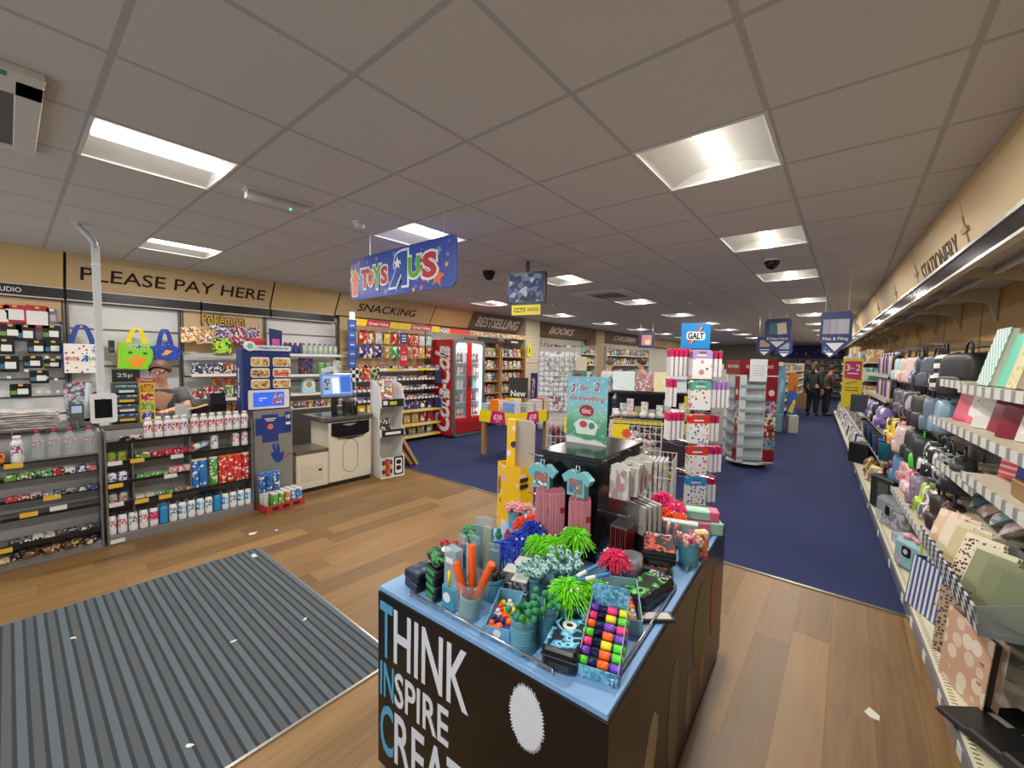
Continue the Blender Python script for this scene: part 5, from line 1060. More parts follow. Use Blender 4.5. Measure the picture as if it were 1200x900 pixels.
for z, n, k, h, L in ((.612, 'fifth', 9, .15, ['#e6c11c', '#e6c11c', '#8a2434', '#b83a3c', '#7fa04a', '#4a2f7a', '#4a2f7a', '#3a2a4a', '#4a2f7a']), (.337, 'sixth', 9, .2, ['#d9b92c', '#2f7a9a', '#2f7a9a', '#1f2a3a', '#c8b050', '#d8a84a', '#d8b060', '#b8283a', '#b8283a']), (.112, 'lowest', 8, .19, ['#5a8fa0', '#d8dcc4', '#4a2f8a', '#4a2f8a', '#4a2f8a', '#8a8a5a', '#9a9464', '#8f9060'])):
    for i, c in enumerate(L):
        pouch('%s sharing bag standing on the snack bay\'s %s shelf' % (nth(i, k), n), -6.58, 3.85+1.75*i/k+.04, z, .17, h, .09, pr(c, c, '#efe4d0', c, scale=12, seed=i), 'sharing bags on the snack shelves', rz=FACEX)
t = thing('offer_banner', 'red price banner reading £3.50 hanging in the snack bay', 'banner', (-6.42, 4.66, 1.45), 0); part('banner', B().prism(rrect(.15, .4, .02, 3, 0, .2), 0, .01, 'x'), mt('#c81f30'), t); part('blue_panel', B().box(0, .01, -.08, .08, .42, .62), mt('#26356e'), t)
text_fit('Only', .06, .03, WHITE, t, (.011, 0, .26), FL, 'lettering', .01, .001); text_fit('\u00a33.50', .12, .09, WHITE, t, (.011, 0, .16), FL, 'lettering', .02, .001)
for z in (.57, .52, .47): part('printed_line', B().box(.01, .0112, -.05, .05, z-.012, z+.012), mt('#c8d0e0'), t)
part('arm', B().bar((-.5, 0, .62), (.0, 0, .62), .004), CHROME, t)
for i, (z, h) in enumerate(((1.12, .26), (.62, .2))): solid('shelf_flag', B().box(0, .008, -.06, .06, 0, h), mt('#1f2f66'), 'navy vertical flag at the right end of the snack shelves, %s' % ('upper', 'lower')[i], 'sign', (-6.44, 5.52, z), R(-30))
# ---------------------------------------------------------------- drinks fridge
fr = thing('drinks_fridge', 'tall red and grey double-door drinks fridge with white script on its side', 'fridge', (-6.12, 5.62, 0), 0)
RED = mt('#c4161f', .3); FG = mt('#77787a', .3, .5)
b = B(); b.box(-.62, -.03, 0, .02, .04, 2.0, .004); b.box(-.62, -.03, .9, .92, .04, 2.0, .004); b.box(-.62, -.03, .02, .9, 1.96, 2.0); b.box(-.62, -.6, .02, .9, .04, 1.96); b.box(-.6, -.03, .02, .9, .04, .4)
part('cabinet', b, RED, fr); part('plinth', B().box(-.6, -.04, .03, .89, 0, .04), BLACK, fr)
part('liner', B().box(-.6, -.59, .02, .9, .4, 1.96).box(-.59, -.06, .02, .03, .4, 1.96).box(-.59, -.06, .89, .9, .4, 1.96), mt('#dfe6ea'), fr)
b = B(); W, H = .92, 2.0
ou = rrect(W, H-.02, .1, 5, .46, 1.01); iw = rrect(W-.12, H-.14, .07, 5, .46, 1.01); n = len(ou)
vs = [(-.03, *p) for p in ou]+[(.02, *p) for p in ou]+[(.02, *p) for p in iw]+[(-.03, *p) for p in iw]
b.add(vs, [(k*n+i, k*n+(i+1) % n, ((k+1) % 4)*n+(i+1) % n, ((k+1) % 4)*n+i) for k in range(4) for i in range(n)])
part('door_frame', b, FG, fr)
part('centre_stile', B().box(-.03, .016, .4, .52, .4, 1.94, .004), RED, fr); part('handle', B().box(.016, .05, .42, .5, 1.03, 1.27, .008), mt('#5a5a5c', .3, .6), fr); part('kick_panel', B().box(-.03, .012, .06, .86, .1, .4, .004), RED, fr)
part('grille', B().box(.012, .014, .1, .82, .14, .33), stripes('#7a1218', '#a01a22', .03, 2, .5), fr)
for i, y in enumerate((.05, .52)):
    d = part('glass_door', B().box(-.01, -.004, y, y+.36, .4, 1.94), glass('#d4e4ea', .03, .1), fr); part('door_lettering_panel', B().box(-.004, -.003, y, y+.36, 1.74, 1.94), glass('#f4f6f8', .2, .6), d); text_fit('Coca-Cola', .2, .07, mt('#a8b4bc'), d, (-.002, y+.2, 1.82), FL, 'lettering', .01, .0005, .25)
part('light_strip', B().box(-.06, -.03, .84, .875, .42, 1.92), glow('#eaf6ff', 5., 'fridge_light'), fr); part('light_strip', B().box(-.3, -.1, .06, .86, 1.94, 1.955), glow('#eaf6ff', 4., 'fridge_light'), fr)
SHZ = (.42, .72, 1.0, 1.28, 1.54)
for z in SHZ: part('wire_shelf', B().box(-.58, -.06, .03, .89, z-.012, z), mt('#cfd8dc', .3), fr)
text_fit('Coca-Cola', 1.75, .46, mt('#efeeec'), fr, (-.31, -.0015, 1.0), (pi/2, -pi/2, 0), 'script_lettering', .035, .001, .35, .82)
FB = [('#3a1414', 'cola'), ('#b02028', 'red'), ('#d8dde0', 'clear'), ('#2a3a2a', 'dark green'), ('#c87a2a', 'amber')]
for k, z in enumerate(SHZ):
    for i in range(9):
        if i == 4: continue
        c, nm = (FB[2] if k == 2 else FB[(i*2+k) % 5])
        bottle('%s drink bottle in the fridge, %s shelf from the bottom, %s' % (nm, nth(k, None, 'first', tail=''), nth(i if i < 4 else i-1, 8)), -6.26, 5.62+.09+.092*i, z+.002, .032, .2, mt(c, .2), mt('#b8202a' if k != 2 else '#e4e8ea'), mt('#c41f28' if nm == 'cola' else '#d8d8d4'), 'bottles in the drinks fridge')
# ---------------------------------------------------------------- book bays
OAK = wood('#b98d58', '#9f7545', 1, 3.)
BKC = ['#7fae6a', '#c84a50', '#b04a7a', '#d8d2c4', '#8f8a84', '#e0c040', '#3a4a6a', '#c8a878', '#5a5a60', '#a8b8b0']
for k, (y0, y1) in enumerate(((6.72, 7.62), (7.64, 8.62))):
    t = thing('book_bay', 'oak book bay right of the fridge, %s one' % ('nearer', 'farther')[k], 'bookcase', (-6.6, y0, 0), 0); w = y1-y0
    part('back_panel', B().box(-.34, -.32, 0, w, 0, 2.12), SLAT, t)
    for y in (0, w-.035): part('side_panel', B().box(-.34, .02, y, y+.035, 0, 1.9, .002).prism([(y, 1.9), (y+.035, 1.9), (y+.035, 2.0), (y, 2.0)], -.34, -.12, 'x'), OAK, t)
    part('header', B().prism([(w*.1, 2.12), (w*.9, 2.12), (w*.8, 2.0), (w*.2, 2.0)], .0, .02, 'x'), mt('#1a1918'), t)
    if k: part('printed_line', B().box(.02, .022, w*.36, w*.64, 2.04, 2.08), mt('#d8d4c8'), t)
    for z in (.25, .53, .81, 1.1, 1.39, 1.69): part('shelf', B().box(-.32, .0, .035, w-.035, z-.025, z, .002), OAK, t)
    for j, z in enumerate((.53, .81, 1.1, 1.39, 1.69)):
        for i in range(5):
            c = BKC[(i*3+j*2+k*5) % 10]
            book('face-out paperback in the %s oak bay, %s shelf from the top, %s' % (('nearer', 'farther')[k], nth(4-j, 5, 'first', 'fifth', ''), nth(i, 5)), -6.68, y0+.13+(w-.22)*i/4.4, z+.003, .13, .2-.01*(i % 3), .025, pr(c, c, '#efe8d8', '#3a3430', scale=18, seed=i+j*5), 'face-out paperbacks in the oak bays', FACEX, (R(-8), 0, FACEX))
for i, z in enumerate((1.38, .5)):
    t = thing('price_flag', 'yellow and magenta price flag beside the fridge, %s' % ('upper', 'lower')[i], 'sign', (-6.52, 6.72, z), 0); part('flag', B().box(0, .01, -.05, .07, 0, .5), mt('#ecd21e'), t); part('magenta_panel', B().box(.01, .012, -.05, .07, .26, .46), mt('#c8246a'), t)
t = thing('pillar_notice', 'small yellow arrow notice on the cream slatted pillar', 'notice', (-6.6, 8.78, 1.7), 0); part('card', B().box(0, .006, -.09, .09, 0, .34), mt('#ecd81e'), t); part('arrow', B().prism([(-.03, .08), (.05, .17), (-.03, .26), (-.0, .17)], .006, .008, 'x'), BLACK, t)
for i, y in enumerate((8.72, 8.95)):
    t = thing('floor_stand_banner', 'navy floor-standing banner before the cream pillar, %s' % ('left', 'right')[i], 'banner stand', (-6.35+.1*i, y, 0), R(-40)); part('panel', B().box(0, .02, -.11, .11, .08, 1.28 if i == 0 else 1.66), mt('#1d2a66'), t); part('base', B().box(-.12, .14, -.1, .1, 0, .08, .01), BLACK, t)
    part('print', B().box(.02, .022, -.07, .0, .3, 1.15), pr('#c86a3a', '#3a5aa0', '#d8d4c4', scale=14) if i == 0 else mt('#28387c'), t)
# ---------------------------------------------------------------- book table
TX, TY = -3.63, 4.66
tb = thing('book_table', 'oak table of stacked books with yellow £10 edge signs', 'table', (0, 0, 0))
TX0, TX1, TY0, TY1 = -4.78, -4.02, 5.03, 6.0
part('tabletop', B().box(TX0, TX1, TY0, TY1, .7, .74, .003), OAK, tb)
for x in (TX0+.05, TX1-.05):
    for y in (TY0+.05, TY1-.05): part('leg', B().box(x-.035, x+.035, y-.035, y+.035, 0, .7), OAK, tb)
MAG = mt('#c81f63')
def edge_sign(o, rot, s, label, L, yp=((.0, .22), (.72, 1.))):
    t = thing('edge_sign', label, 'price sign', o, rot, 'table edge signs')
    part('strip', B().box(0, L, -.006, 0, -.13, .07), mt('#f3d81c'), t); part('magenta_panel', B().prism([(L*.3, -.13), (L*.74, -.13), (L*.7, .07), (L*.36, .07)], -.008, -.006, 'y'), MAG, t); text_fit(s, L*.22, .085, WHITE, t, (L*.525, -.009, -.02), FF, 'lettering', .03, .001); part('underline', B().box(L*.46, L*.58, -.009, -.008, -.095, -.085), WHITE, t)
edge_sign((TX0-.02, TY0-.004, .7), 0, '\u00a310', 'yellow and magenta £10 sign on the table edge facing the till side', .8)
edge_sign((TX1+.004, TY0, .7), pi/2, '\u00a310', 'yellow and magenta £10 sign on the table edge beside the yellow tower', .85)
def stack(x, y, n, w, d, th_, cols, nm, rz=0.):
    for i in range(n):
        c = cols[i % len(cols)]
        flatbook('%s book in the stack on the oak table, %s' % (nm, nth(i, n, 'lowest', 'topmost', ' from the bottom')), x+.004*sin(i*3), y+.003*cos(i*5), .741+th_*i, w, d, th_-.001, mt(c), 'books stacked on the oak table', rz+.03*sin(i*2.))
stack(-4.7, 5.15, 5, .14, .2, .027, ['#9fc0c4', '#b4ced0'], 'pale teal'); stack(-4.5, 5.17, 7, .19, .22, .03, ['#f07a12', '#f58a1e'], 'bright orange')
stack(-4.2, 5.16, 6, .24, .17, .031, ['#7f9fd8', '#8aa8de'], 'sky blue'); stack(-4.1, 5.42, 6, .17, .2, .028, ['#b8bcb6', '#a9aaa6'], 'grey'); stack(-4.1, 5.66, 8, .17, .2, .026, ['#dcc8cc', '#c9b4ba'], 'pale pink'); stack(-4.1, 5.89, 9, .17, .2, .025, ['#b8442a', '#c04f2e'], 'rust red')
stack(-4.45, 5.5, 6, .2, .2, .035, ['#e8c21c', '#f0e6c8', '#e8c21c'], 'yellow and cream')
t = thing('new_sign', 'black New sign standing among the stacked books', 'sign', (-4.52, 5.72, .741), R(38)); part('panel', B().box(-.17, .17, -.006, .006, .2, .56), mt('#2a2a2a'), t); part('post', B().box(-.01, .01, -.01, .01, 0, .2), BLACK, t); part('foot', B().box(-.08, .08, -.05, .05, 0, .008), BLACK, t); text_fit('New', .27, .11, WHITE, t, (.0, -.008, .28), FF, 'lettering', .02, .001)
# ---------------------------------------------------------------- yellow tower bin
ye = thing('yellow_display_bin', 'yellow spotted cardboard bin with a tall back panel beside the blue-topped plinth', 'cardboard display', (-2.4, 3.02, 0), R(20))
YD = dots('#f0c419', '#f3d8d4', '#efe3d6', '#3a2a66', '#f0c419', '#e9a9b4', scale=11, size=.36, seed=2)
hx = [(.18*cos(R(a)), .14*sin(R(a))) for a in (0, 60, 120, 180, 240, 300)]
b = B(); n = 6
ii = [(x*.97, y*.97) for x, y in hx]
b.add([(*p, 0) for p in hx]+[(*p, .64) for p in hx]+[(*p, .64) for p in ii]+[(*p, .5) for p in ii], [(k*6+i, k*6+(i+1) % 6, (k+1)*6+(i+1) % 6, (k+1)*6+i) for k in range(3) for i in range(6)]+[tuple(range(18, 24))])
part('bin', b, YD, ye); part('tower', B().prism([(.0, .5), (.16, .5), (.16, 1.0), (.12, 1.04), (-.02, 1.04), (-.02, .5)], .06, .1, 'y'), mt('#b9aea2', .6), ye, label='plain grey side of the tower')
part('tower_front', B().box(-.1, -.018, .02, .1, .5, 1.05), YD, ye)
part('dark_print', B().at((-.135, -.08, .36), R(-60)).box(-.012, .012, -.003, .003, 0, .16), mt('#3a2a66'), ye)
for z in (.5, .44): part('dark_print', B().at((.12, -.105, z), R(60)).box(-.05, .05, -.003, .003, 0, .035), mt('#3a2416'), ye)
# ---------------------------------------------------------------- wire bins
WIRE = mt('#e4e2dc', .3, .2)
def wirebin(label, x, y, z0, z1, w, d, rz, nx=9, nz=4):
    t = thing('wire_bin', label, 'wire basket', (x, y, 0), rz, 'white wire bins'); b = B()
    for k in range(nz+1):
        z = z0+(z1-z0)*k/nz; b.tube([(-w/2, -d/2, z), (w/2, -d/2, z), (w/2, d/2, z), (-w/2, d/2, z)], .0035, 4, True)
    for i in range(nx+1):
        u = -w/2+w*i/nx; b.bar((u, -d/2, z0), (u, -d/2, z1), .0025); b.bar((u, d/2, z0), (u, d/2, z1), .0025)
    for i in range(1, nx):
        v = -d/2+d*i/nx; b.bar((-w/2, v, z0), (-w/2, v, z1), .0025); b.bar((w/2, v, z0), (w/2, v, z1), .0025); b.bar((-w/2, v, z0), (w/2, v, z0), .0025)
    part('basket', b, WIRE, t)
    for sx in (-1, 1):
        for sy in (-1, 1): part('leg', B().bar((sx*w/2, sy*d/2, 0), (sx*w/2, sy*d/2, z0), .006, 5), WIRE, t)
    return t
q = random.Random(44)
def loose(n, x, y, z, w, d, rz, cols, label, group, sz=.09):
    for i in range(n):
        u, v = q.uniform(-.5, .5)*(w-.1), q.uniform(-.5, .5)*(d-.1); c = q.choice(cols)
        solid('boxed_gift', brick(sz, sz*.6, sz*1.2, .006), pr(c[0], c[0], '#efe6e0', scale=26, seed=i), label % (c[1], nth(i, None, 'first', tail='')), 'boxed gift', (x+u*cos(rz)-v*sin(rz), y+u*sin(rz)+v*cos(rz), z+.05*(i*3//n)), q.random()*3, group, (q.uniform(-.5, .5), q.uniform(-.5, .5), q.random()*3))
LOOS = [('#d8c4d0', 'lilac'), ('#e8e0e4', 'white'), ('#a88ab8', 'purple'), ('#c8a8a0', 'dusky'), ('#3a2a34', 'dark')]
wirebin('white wire bin of pastel gifts right of the black stand, upper one', -1.87, 4.58, .6, .92, .56, .5, R(20)); loose(22, -1.87, 4.58, .61, .52, .46, R(20), LOOS, '%s boxed gift in the upper white wire bin, %s counted', 'gifts in the upper wire bin')
wirebin('white wire bin close behind the plinth\'s right side, lower one', -1.38, 3.95, .25, .72, .3, .42, R(12), 7, 3)
for i in range(5): pack('pale boxed book leaning in the lower white wire bin, %s' % nth(i, 5), -1.45+.035*i, 3.9+.02*i, .27, .025, .26, .42, pr('#cfcac0', '#a8b4ba', '#e2ddd4', scale=16, seed=i), 'pale boxed books in the wire bin', 'boxed_book', 'boxed book', R(12))
wirebin('white wire bin of dark red balls left of the black stand', -2.62, 4.2, .12, .9, .34, .42, R(25), 6, 5)
for i in range(9): solid('play_ball', mk('pball', lambda: B().ball((0, 0, 0), .07, 12)), dots('#6a1f28', '#c8909a', '#3a1418', scale=30, size=.34), 'dark red spotted ball in the left wire bin, %s counted' % nth(i, None, 'first', tail=''), 'ball', (-2.69+.145*(i % 2), 4.13+.145*(i//2 % 2), .2+.145*(i//2)), i*1., 'dark red spotted balls')
def price(label, x, y, z, s, rz, w=.2):
    t = thing('price_sign', label, 'price sign', (x, y, z), rz); part('card', B().box(-w/2, w/2, -.004, .004, 0, .17), mt('#f2d92a'), t); part('offer_star', B().prism(star(w*.36, .08, .055, .7, 90, 8), -.006, -.004, 'y'), mt('#e0584a'), t); part('arm', B().bar((0, .01, .17), (0, .01, .26), .004), mt('#f0a040'), t)
    s and text_fit(s, w*.42, .07, BLACK, t, (-w*.2, -.006, .085), FF, 'lettering', .01, .001)
price('small yellow £4 price sign left of the snowy 3 for 2 card', -2.3, 3.9, .83, '\u00a34', R(28)); price('small yellow price sign right of the snowy 3 for 2 card', -1.78, 3.96, .81, '', R(24), .17)
# ---------------------------------------------------------------- pale gift display beyond the stand
gd = thing('gift_display', 'black tiered display of pale gift bags and boxes behind the wire bins', 'display unit', (-2.36, 6.25, 0), R(20))
part('base', B().box(-.55, .55, -.3, .4, 0, .5), mt('#3a3034'), gd)
for z, d in ((.78, .34), (1.17, .2)): part('shelf', B().box(-.56, .56, -d, .3, z-.03, z, .003), mt('#19181a', .3), gd)
part('shelf_ticket_strip', B().box(-.55, .55, -.345, -.34, .7, .75), mt('#e2d84a'), gd); part('back_post', B().box(-.52, .52, .28, .3, .5, 1.2), mt('#232224'), gd)
def gl(u, v, z): a = R(20); return (-2.36+u*cos(a)-v*sin(a), 6.25+u*sin(a)+v*cos(a), z)
for i, (u, w, c1, c2, nm) in enumerate(((-.38, .33, '#cfe4e0', '#e8eeea', 'mint and white'), (-.08, .24, '#b07a78', '#ead8d4', 'dusky rose'), (.18, .24, '#ead9a0', '#f0e6c4', 'lemon'), (.41, .22, '#cddce6', '#e0e8ee', 'pale blue'))):
    t = thing('gift_bag', '%s patterned gift bag on the top shelf of the black tiered display' % nm, 'gift bag', gl(u, -.08, 1.172), R(20), 'patterned gift bags', (R(-8), 0, R(20))); part('bag', B().box(-w/2, w/2, -.03, .05, 0, .3, .003), dots(c1, c2, c2, scale=26, size=.4, seed=i), t); part('fold_line', B().box(-w/2-.001, w/2+.001, -.031, -.03, .27, .275), mt(c2), t)
for i in range(10):
    c, nm = (('#e4e0da', 'ivory'), ('#d8e6ea', 'pale blue'), ('#dcd8dc', 'grey'), ('#d8cf9a', 'straw'), ('#e8e2d0', 'cream'))[i % 5]
    pack('%s boxed gift on the middle shelf of the tiered display, %s' % (nm, nth(i, 10)), *gl(-.48+.106*i, -.2+.1*(i % 2), .782), .095, .07, .12+.16*((i*7) % 5)/4, pr(c, c, '#c0b4a8', scale=20, seed=i), 'gifts on the tiered display', 'boxed_gift', 'boxed gift', R(20)+.2*sin(i))
for i in range(8): solid('soft_toy_gift', mk('lump', lambda: B().ball((0, 0, .05), .06, 8, .8)), mt(('#e9e4da', '#d8c8b8', '#c9b08a', '#dfe6ea')[i % 4]), 'rounded pale gift at the front of the tiered display, %s' % nth(i, 8), 'soft gift', gl(-.45+.125*i, -.29, .782), 0, 'rounded pale gifts')
for i in range(9): pack('%s boxed toy under the tiered display\'s shelf, %s' % (('purple', 'red', 'green')[i % 3], nth(i, 9)), *gl(-.46+.115*i, -.25, .502), .1, .08, .16, pr(('#6a4a7a', '#8a2f34', '#4a6a3a')[i % 3], '#d8c8b0', '#2a2428', scale=22, seed=i), 'toys under the tiered display', 'boxed_toy', 'boxed toy', R(20))
# ---------------------------------------------------------------- greeting card racks
def rack(label, x, y, rz, cols, rows, z0, dz, w, palette, gname):
    t = thing('card_rack', label, 'card rack', (x, y, 0), rz); W = cols*w
    part('back', B().box(-W/2-.03, W/2+.03, .0, .03, .1, z0+rows*dz+.1), mt('#d9d5cc'), t)
    for r in range(rows): part('wire_tier', B().bar((-W/2, -.04, z0+dz*r), (W/2, -.04, z0+dz*r), .004).bar((-W/2, -.045, z0+dz*r+.03), (W/2, -.045, z0+dz*r+.03), .003), WIRE, t)
    part('foot', B().box(-W/2, W/2, -.15, .15, 0, .1, .01), mt('#a9a59c'), t)
    for r in range(rows):
        for c in range(cols):
            u = -W/2+w*(c+.5); pal = palette[0] if z0+dz*r > .72 else palette[1]; m = q.choice(pal)
            solid('greeting_card', brick(w*.86, .004, dz*.93, 0), pr('#f2f2f0', m, '#efefec', '#e9ecec', scale=9, seed=r*cols+c), 'greeting card on %s, row %s from the top, %s' % (gname, ORD[rows-1-r], nth(c, cols)), 'greeting card', (x+u*cos(rz)+.03*sin(rz), y+u*sin(rz)-.03*cos(rz), z0+dz*r), rz, 'greeting cards on the racks', (R(-10), 0, rz))
rack('tall white rack of greeting cards beside the navy banners', -5.3, 8.25, R(36), 8, 12, .42, .118, .118, (['#8fa8b4', '#b0a898', '#a8b4c0', '#7a8a94'], ['#a02f3a', '#3a4f86', '#c86a6a', '#5a5a60']), 'the white rack')
t = thing('card_shop_sign', 'cream and green placard standing on the card rack\'s right end', 'placard', (-4.78, 8.3, 0), R(36)); part('stem', B().box(-.02, .02, -.02, .02, 0, 1.4), WIRE, t); part('green_panel', B().box(-.14, .16, -.03, -.01, 1.02, 1.42), mt('#5f9a7c'), t); part('cream_panel', B().box(-.08, .16, -.035, -.03, 1.4, 1.72), mt('#efe2c8'), t); part('red_pouch', B().prism(rrect(.16, .26, .05, 4, -.05, 1.2), -.07, -.03, 'y'), mt('#b81f34'), t)
# ---------------------------------------------------------------- spinner of activity packs
gs = thing('pack_spinner', 'wire spinner of pink-topped activity packs with a blue GALT header', 'spinner stand', (-1.3, 4.72, 0), R(38))
part('pole', B().cyl(.022, 0, 1.78, 10), mt('#4a4a4c', .3, .5), gs)
part('base', B().cyl(.26, 0, .03, 18), mt('#2a2a2c'), gs)
hdr = part('header_card', B().box(-.155, .155, -.006, .006, 1.78, 2.05), mt('#1f8ad2'), gs); text_fit('GALT', .17, .07, mt('#161616'), hdr, (0, -.009, 1.915), FF, 'lettering', .03, .001)
part('lettering_ground', B().prism(rrect(.2, .09, .03, 4, 0, 1.915), -.0075, -.006, 'y'), WHITE, hdr)
for sx, a in ((.03, 0), (-.05, -.13)):
    for k, m in enumerate(('#d8302f', '#f0b02a', '#2a4a9a')): part('colour_flash', B().prism([(sx+.02*k-.03, 1.965+a), (sx+.02*k-.01, 1.965+a), (sx+.02*k+.02, 2.01+a*.95), (sx+.02*k, 2.01+a*.95)], -.0072, -.006, 'y'), mt(m), hdr)
for z in (1.74, 1.43, 1.08, .75, .42):
    b = B()
    for i in range(6):
        a = i*pi/3; b.bar((0, 0, z), (.3*cos(a), .3*sin(a), z), .004); b.bar((.3*cos(a), .3*sin(a), z), (.3*cos(a), .3*sin(a), z+.02), .004)
    b.tube([(.22*cos(i*pi/6), .22*sin(i*pi/6), z-.01) for i in range(12)], .004, 4, True); part('hook_ring', b, CHROME, gs)
def apack(label, u, v, z, rz, w, h, d, cm_, bm, grp='activity packs on the spinner'):
    a = R(38); t = thing('activity_pack', label, 'activity pack', (-1.3+u*cos(a)-v*sin(a), 4.72+u*sin(a)+v*cos(a), z), a+rz, grp)
    part('pack', B().box(-w/2, w/2, -d/2, d/2, -h, -h*.3, .002), bm, t); part('coloured_top', B().prism([(-w/2, -h*.3), (w/2, -h*.3), (w/2, -.02), (w*.35, 0), (-w*.35, 0), (-w/2, -.02)], -d/2, d/2, 'y'), mt(cm_, .3), t)
    if w > .1: part('hang_slot', B().prism(rrect(w*.4, .018, .009, 3, 0, -.03), -d/2-.001, -d/2, 'y'), mt('#6a6a70'), t); part('printed_line', B().box(-w*.3, w*.2, -d/2-.001, -d/2, -h*.22, -h*.17), WHITE, t)
    return t
PKM = [dots('#efedec', '#c84a4a', '#5a9a4a', '#d8a82a', '#4a6ab8', '#8a5a9a', scale=26, size=.33, seed=i) for i in range(4)]
FACE_ = [('#b49ad0', 'lilac-topped', dots('#f0eeec', '#8a5a48', '#c88a90', '#a8b0b4', scale=13, size=.4, seed=5)), ('#5fb39a', 'green-topped', PKM[0]), ('#e2382c', 'upper red-topped', PKM[1]), ('#df3a2a', 'lower red-topped', PKM[2]), ('#3a9ade', 'blue-topped', PKM[3])]
ZS = (1.76, 1.44, 1.09, .76, .44)
for k, z in enumerate(ZS):
    c, nm, m = FACE_[k]
    for i in range(3): apack('%s square activity pack facing the camera on the spinner, %s' % (nm, ('frontmost', 'second', 'third')[i]), -.03, -.26+.03*i, z, 0, .2, .3, .022, c, m)
    cl, nl = (('#d8246a', 'magenta-topped'), ('#d8246a', 'pink-topped'), ('#d8246a', 'pink-topped'), ('#d8246a', 'pink'), ('#c8b04a', 'tan-topped'))[k]
    for i in range((5, 2, 4, 0, 2)[k]): apack('slim %s pack on the spinner\'s left side, %s tier, %s' % (nl, nth(k, 5, 'top', 'lowest', ''), nth(i)), -.32+.05*i, -.16+.01*i, z+.01, 0, .03, .29, .12, cl, mt('#efecee'))
    cr, nr_ = (('#c8305a', 'crimson-topped'), ('#a88ac8', 'lilac-topped'), ('#c02a54', 'crimson-topped'), ('#d0266a', 'magenta-topped'), ('#c02a54', 'crimson-topped'))[k]
    for i in range((2, 4, 2, 3, 2)[k]): apack('slim %s pack on the spinner\'s right side, %s tier, %s' % (nr_, nth(k, 5, 'top', 'lowest', ''), nth(i)), .13+.05*i, -.16+.01*i, z-.01, 0, .032, .27, .12, cr, mt('#efecee'))
# ---------------------------------------------------------------- burgundy topped experience spinner
rs = thing('voucher_spinner', 'white-shelved voucher tower with burgundy header in the carpeted aisle', 'spinner stand', (-1.2, 7.5, 0), R(33))
BUR = mt('#8a1a26', .35); WS = mt('#d8dcda', .4); rs.scale = (.88, .88, .99)
part('wheeled_base', B().prism(disc(0, 0, .36, 8), .07, .1, 'z'), mt('#e0e0dc'), rs)
for i in range(4): part('castor', B().at((.27*cos(i*pi/2+.8), .27*sin(i*pi/2+.8), 0)).box(-.025, .025, -.025, .025, 0, .07, .01), BLACK, rs)
part('core', B().box(-.2, .2, -.2, .2, .1, 1.68), WS, rs)
for s in range(4):
    a = s*pi/2
    f = part('header_panel', B().box(-.31, .31, -.31, -.3, 1.47, 1.7), BUR, rs, (0, 0, 0), a)
    text_fit('RED LETTER DAYS', .44, .05, mt('#e8d8d4'), f, (.0, -.312, 1.6), FF, 'lettering', .01, .001)
    for z in [.14+.187*k for k in range(7)]:
        part('tray', B().prism([(-.31, z), (-.2, z+.03), (-.2, z+.04), (-.3, z+.012), (-.305, z+.055), (-.31, z+.055)], -.3, .12, 'x'), WS, rs, (0, 0, 0), a)
        part('tray_lip', B().box(-.3, .12, -.312, -.308, z, z+.05), glass('#9fc4c8', .1, .6), rs, (0, 0, 0), a)
    f = part('picture_column', B().box(.12, .31, -.312, -.2, .1, 1.47), WS, rs, (0, 0, 0), a)
    for k, m in enumerate((BUR, pr('#c88a5a', '#4a8ab8', '#2f5a4a', scale=16), pr('#a83a34', '#d8c8b0', '#5a3028', scale=16), pr('#d8ccb8', '#4a3a34', '#8a6a54', scale=16), pr('#5a7ab8', '#d89a7a', '#2a3a6a', scale=12), BUR, BUR)): part('picture', B().box(.12, .31, -.314, -.312, .12+.19*k, .31+.19*k), m, f)
    part('column_lettering', B().prism(disc(.215, 1.2, .05, 14), -.3155, -.314, 'y'), mt('#e0c8c4'), f)
t = thing('paper_notice', 'white paper notice taped over the burgundy header', 'notice', (-1.2+.0, 7.5, 0), R(33)); part('sheet', B().box(-.16, .09, -.318, -.315, 1.36, 1.7), mt('#eceef0'), t)
for i in range(5): part('printed_line', B().box(-.12, .05, -.3185, -.318, 1.45+.035*i, 1.46+.035*i), mt('#b8bcc4'), t)
# ---------------------------------------------------------------- right wall: stationery run
CA, SA = cos(RZ), sin(RZ)
def rw(lx, ly, z): return (.54+lx*CA-ly*SA, lx*SA+ly*CA, z)
RF = RZ-pi/2                 # goods built facing -y, turned to face the aisle
NE = ' from the near end'
def rth(name, label, cat, lx, ly, z, group=None, rz=0., rot=None): return thing(name, label, cat, rw(lx, ly, z), RF+rz, group, rot)
# fascia, light strip, canopy
for i, (y0, y1, s) in enumerate(((.3, 1.6, 0), (1.6, 2.55, 0), (2.55, 3.7, 0), (3.7, 5.2, 1), (5.2, 6.4, 0), (6.4, 8., 0), (8., 10.5, 0), (10.5, 14., 0), (14., 18., 0))):
    t = frame_root('fascia_board', 'ply fascia board lettered stationery over the right shelves' if s else 'plain ply fascia board over the right shelves, %s' % nth(i, 9, 'nearest', 'farthest', NE), 'fascia board', rw(.2, y1, 2.25), (SA, -CA, 0), Vector((-.1*CA, -.1*SA, .44)), 'right fascia boards' if not s else None)
    part('board', B().box(.008, y1-y0-.008, 0, .452, -.02, 0, .003), PLY, t)
    if s: text_fit('STATIONERY', 1.1, .15, TXT, t, (.75, .17, .002), (0, 0, 0), 'lettering', .003, .002)
    part('clip', B().box(-.06, .06, .2, .23, 0, .012).box(-.012, .012, .1, .3, 0, .006), mt('#a98f62'), t)
def run(name, label, cat, b, m, kind=None):
    o = part(name, b, m, None, rw(0, 0, 0), RZ); return tag(o, label, cat, None, kind)
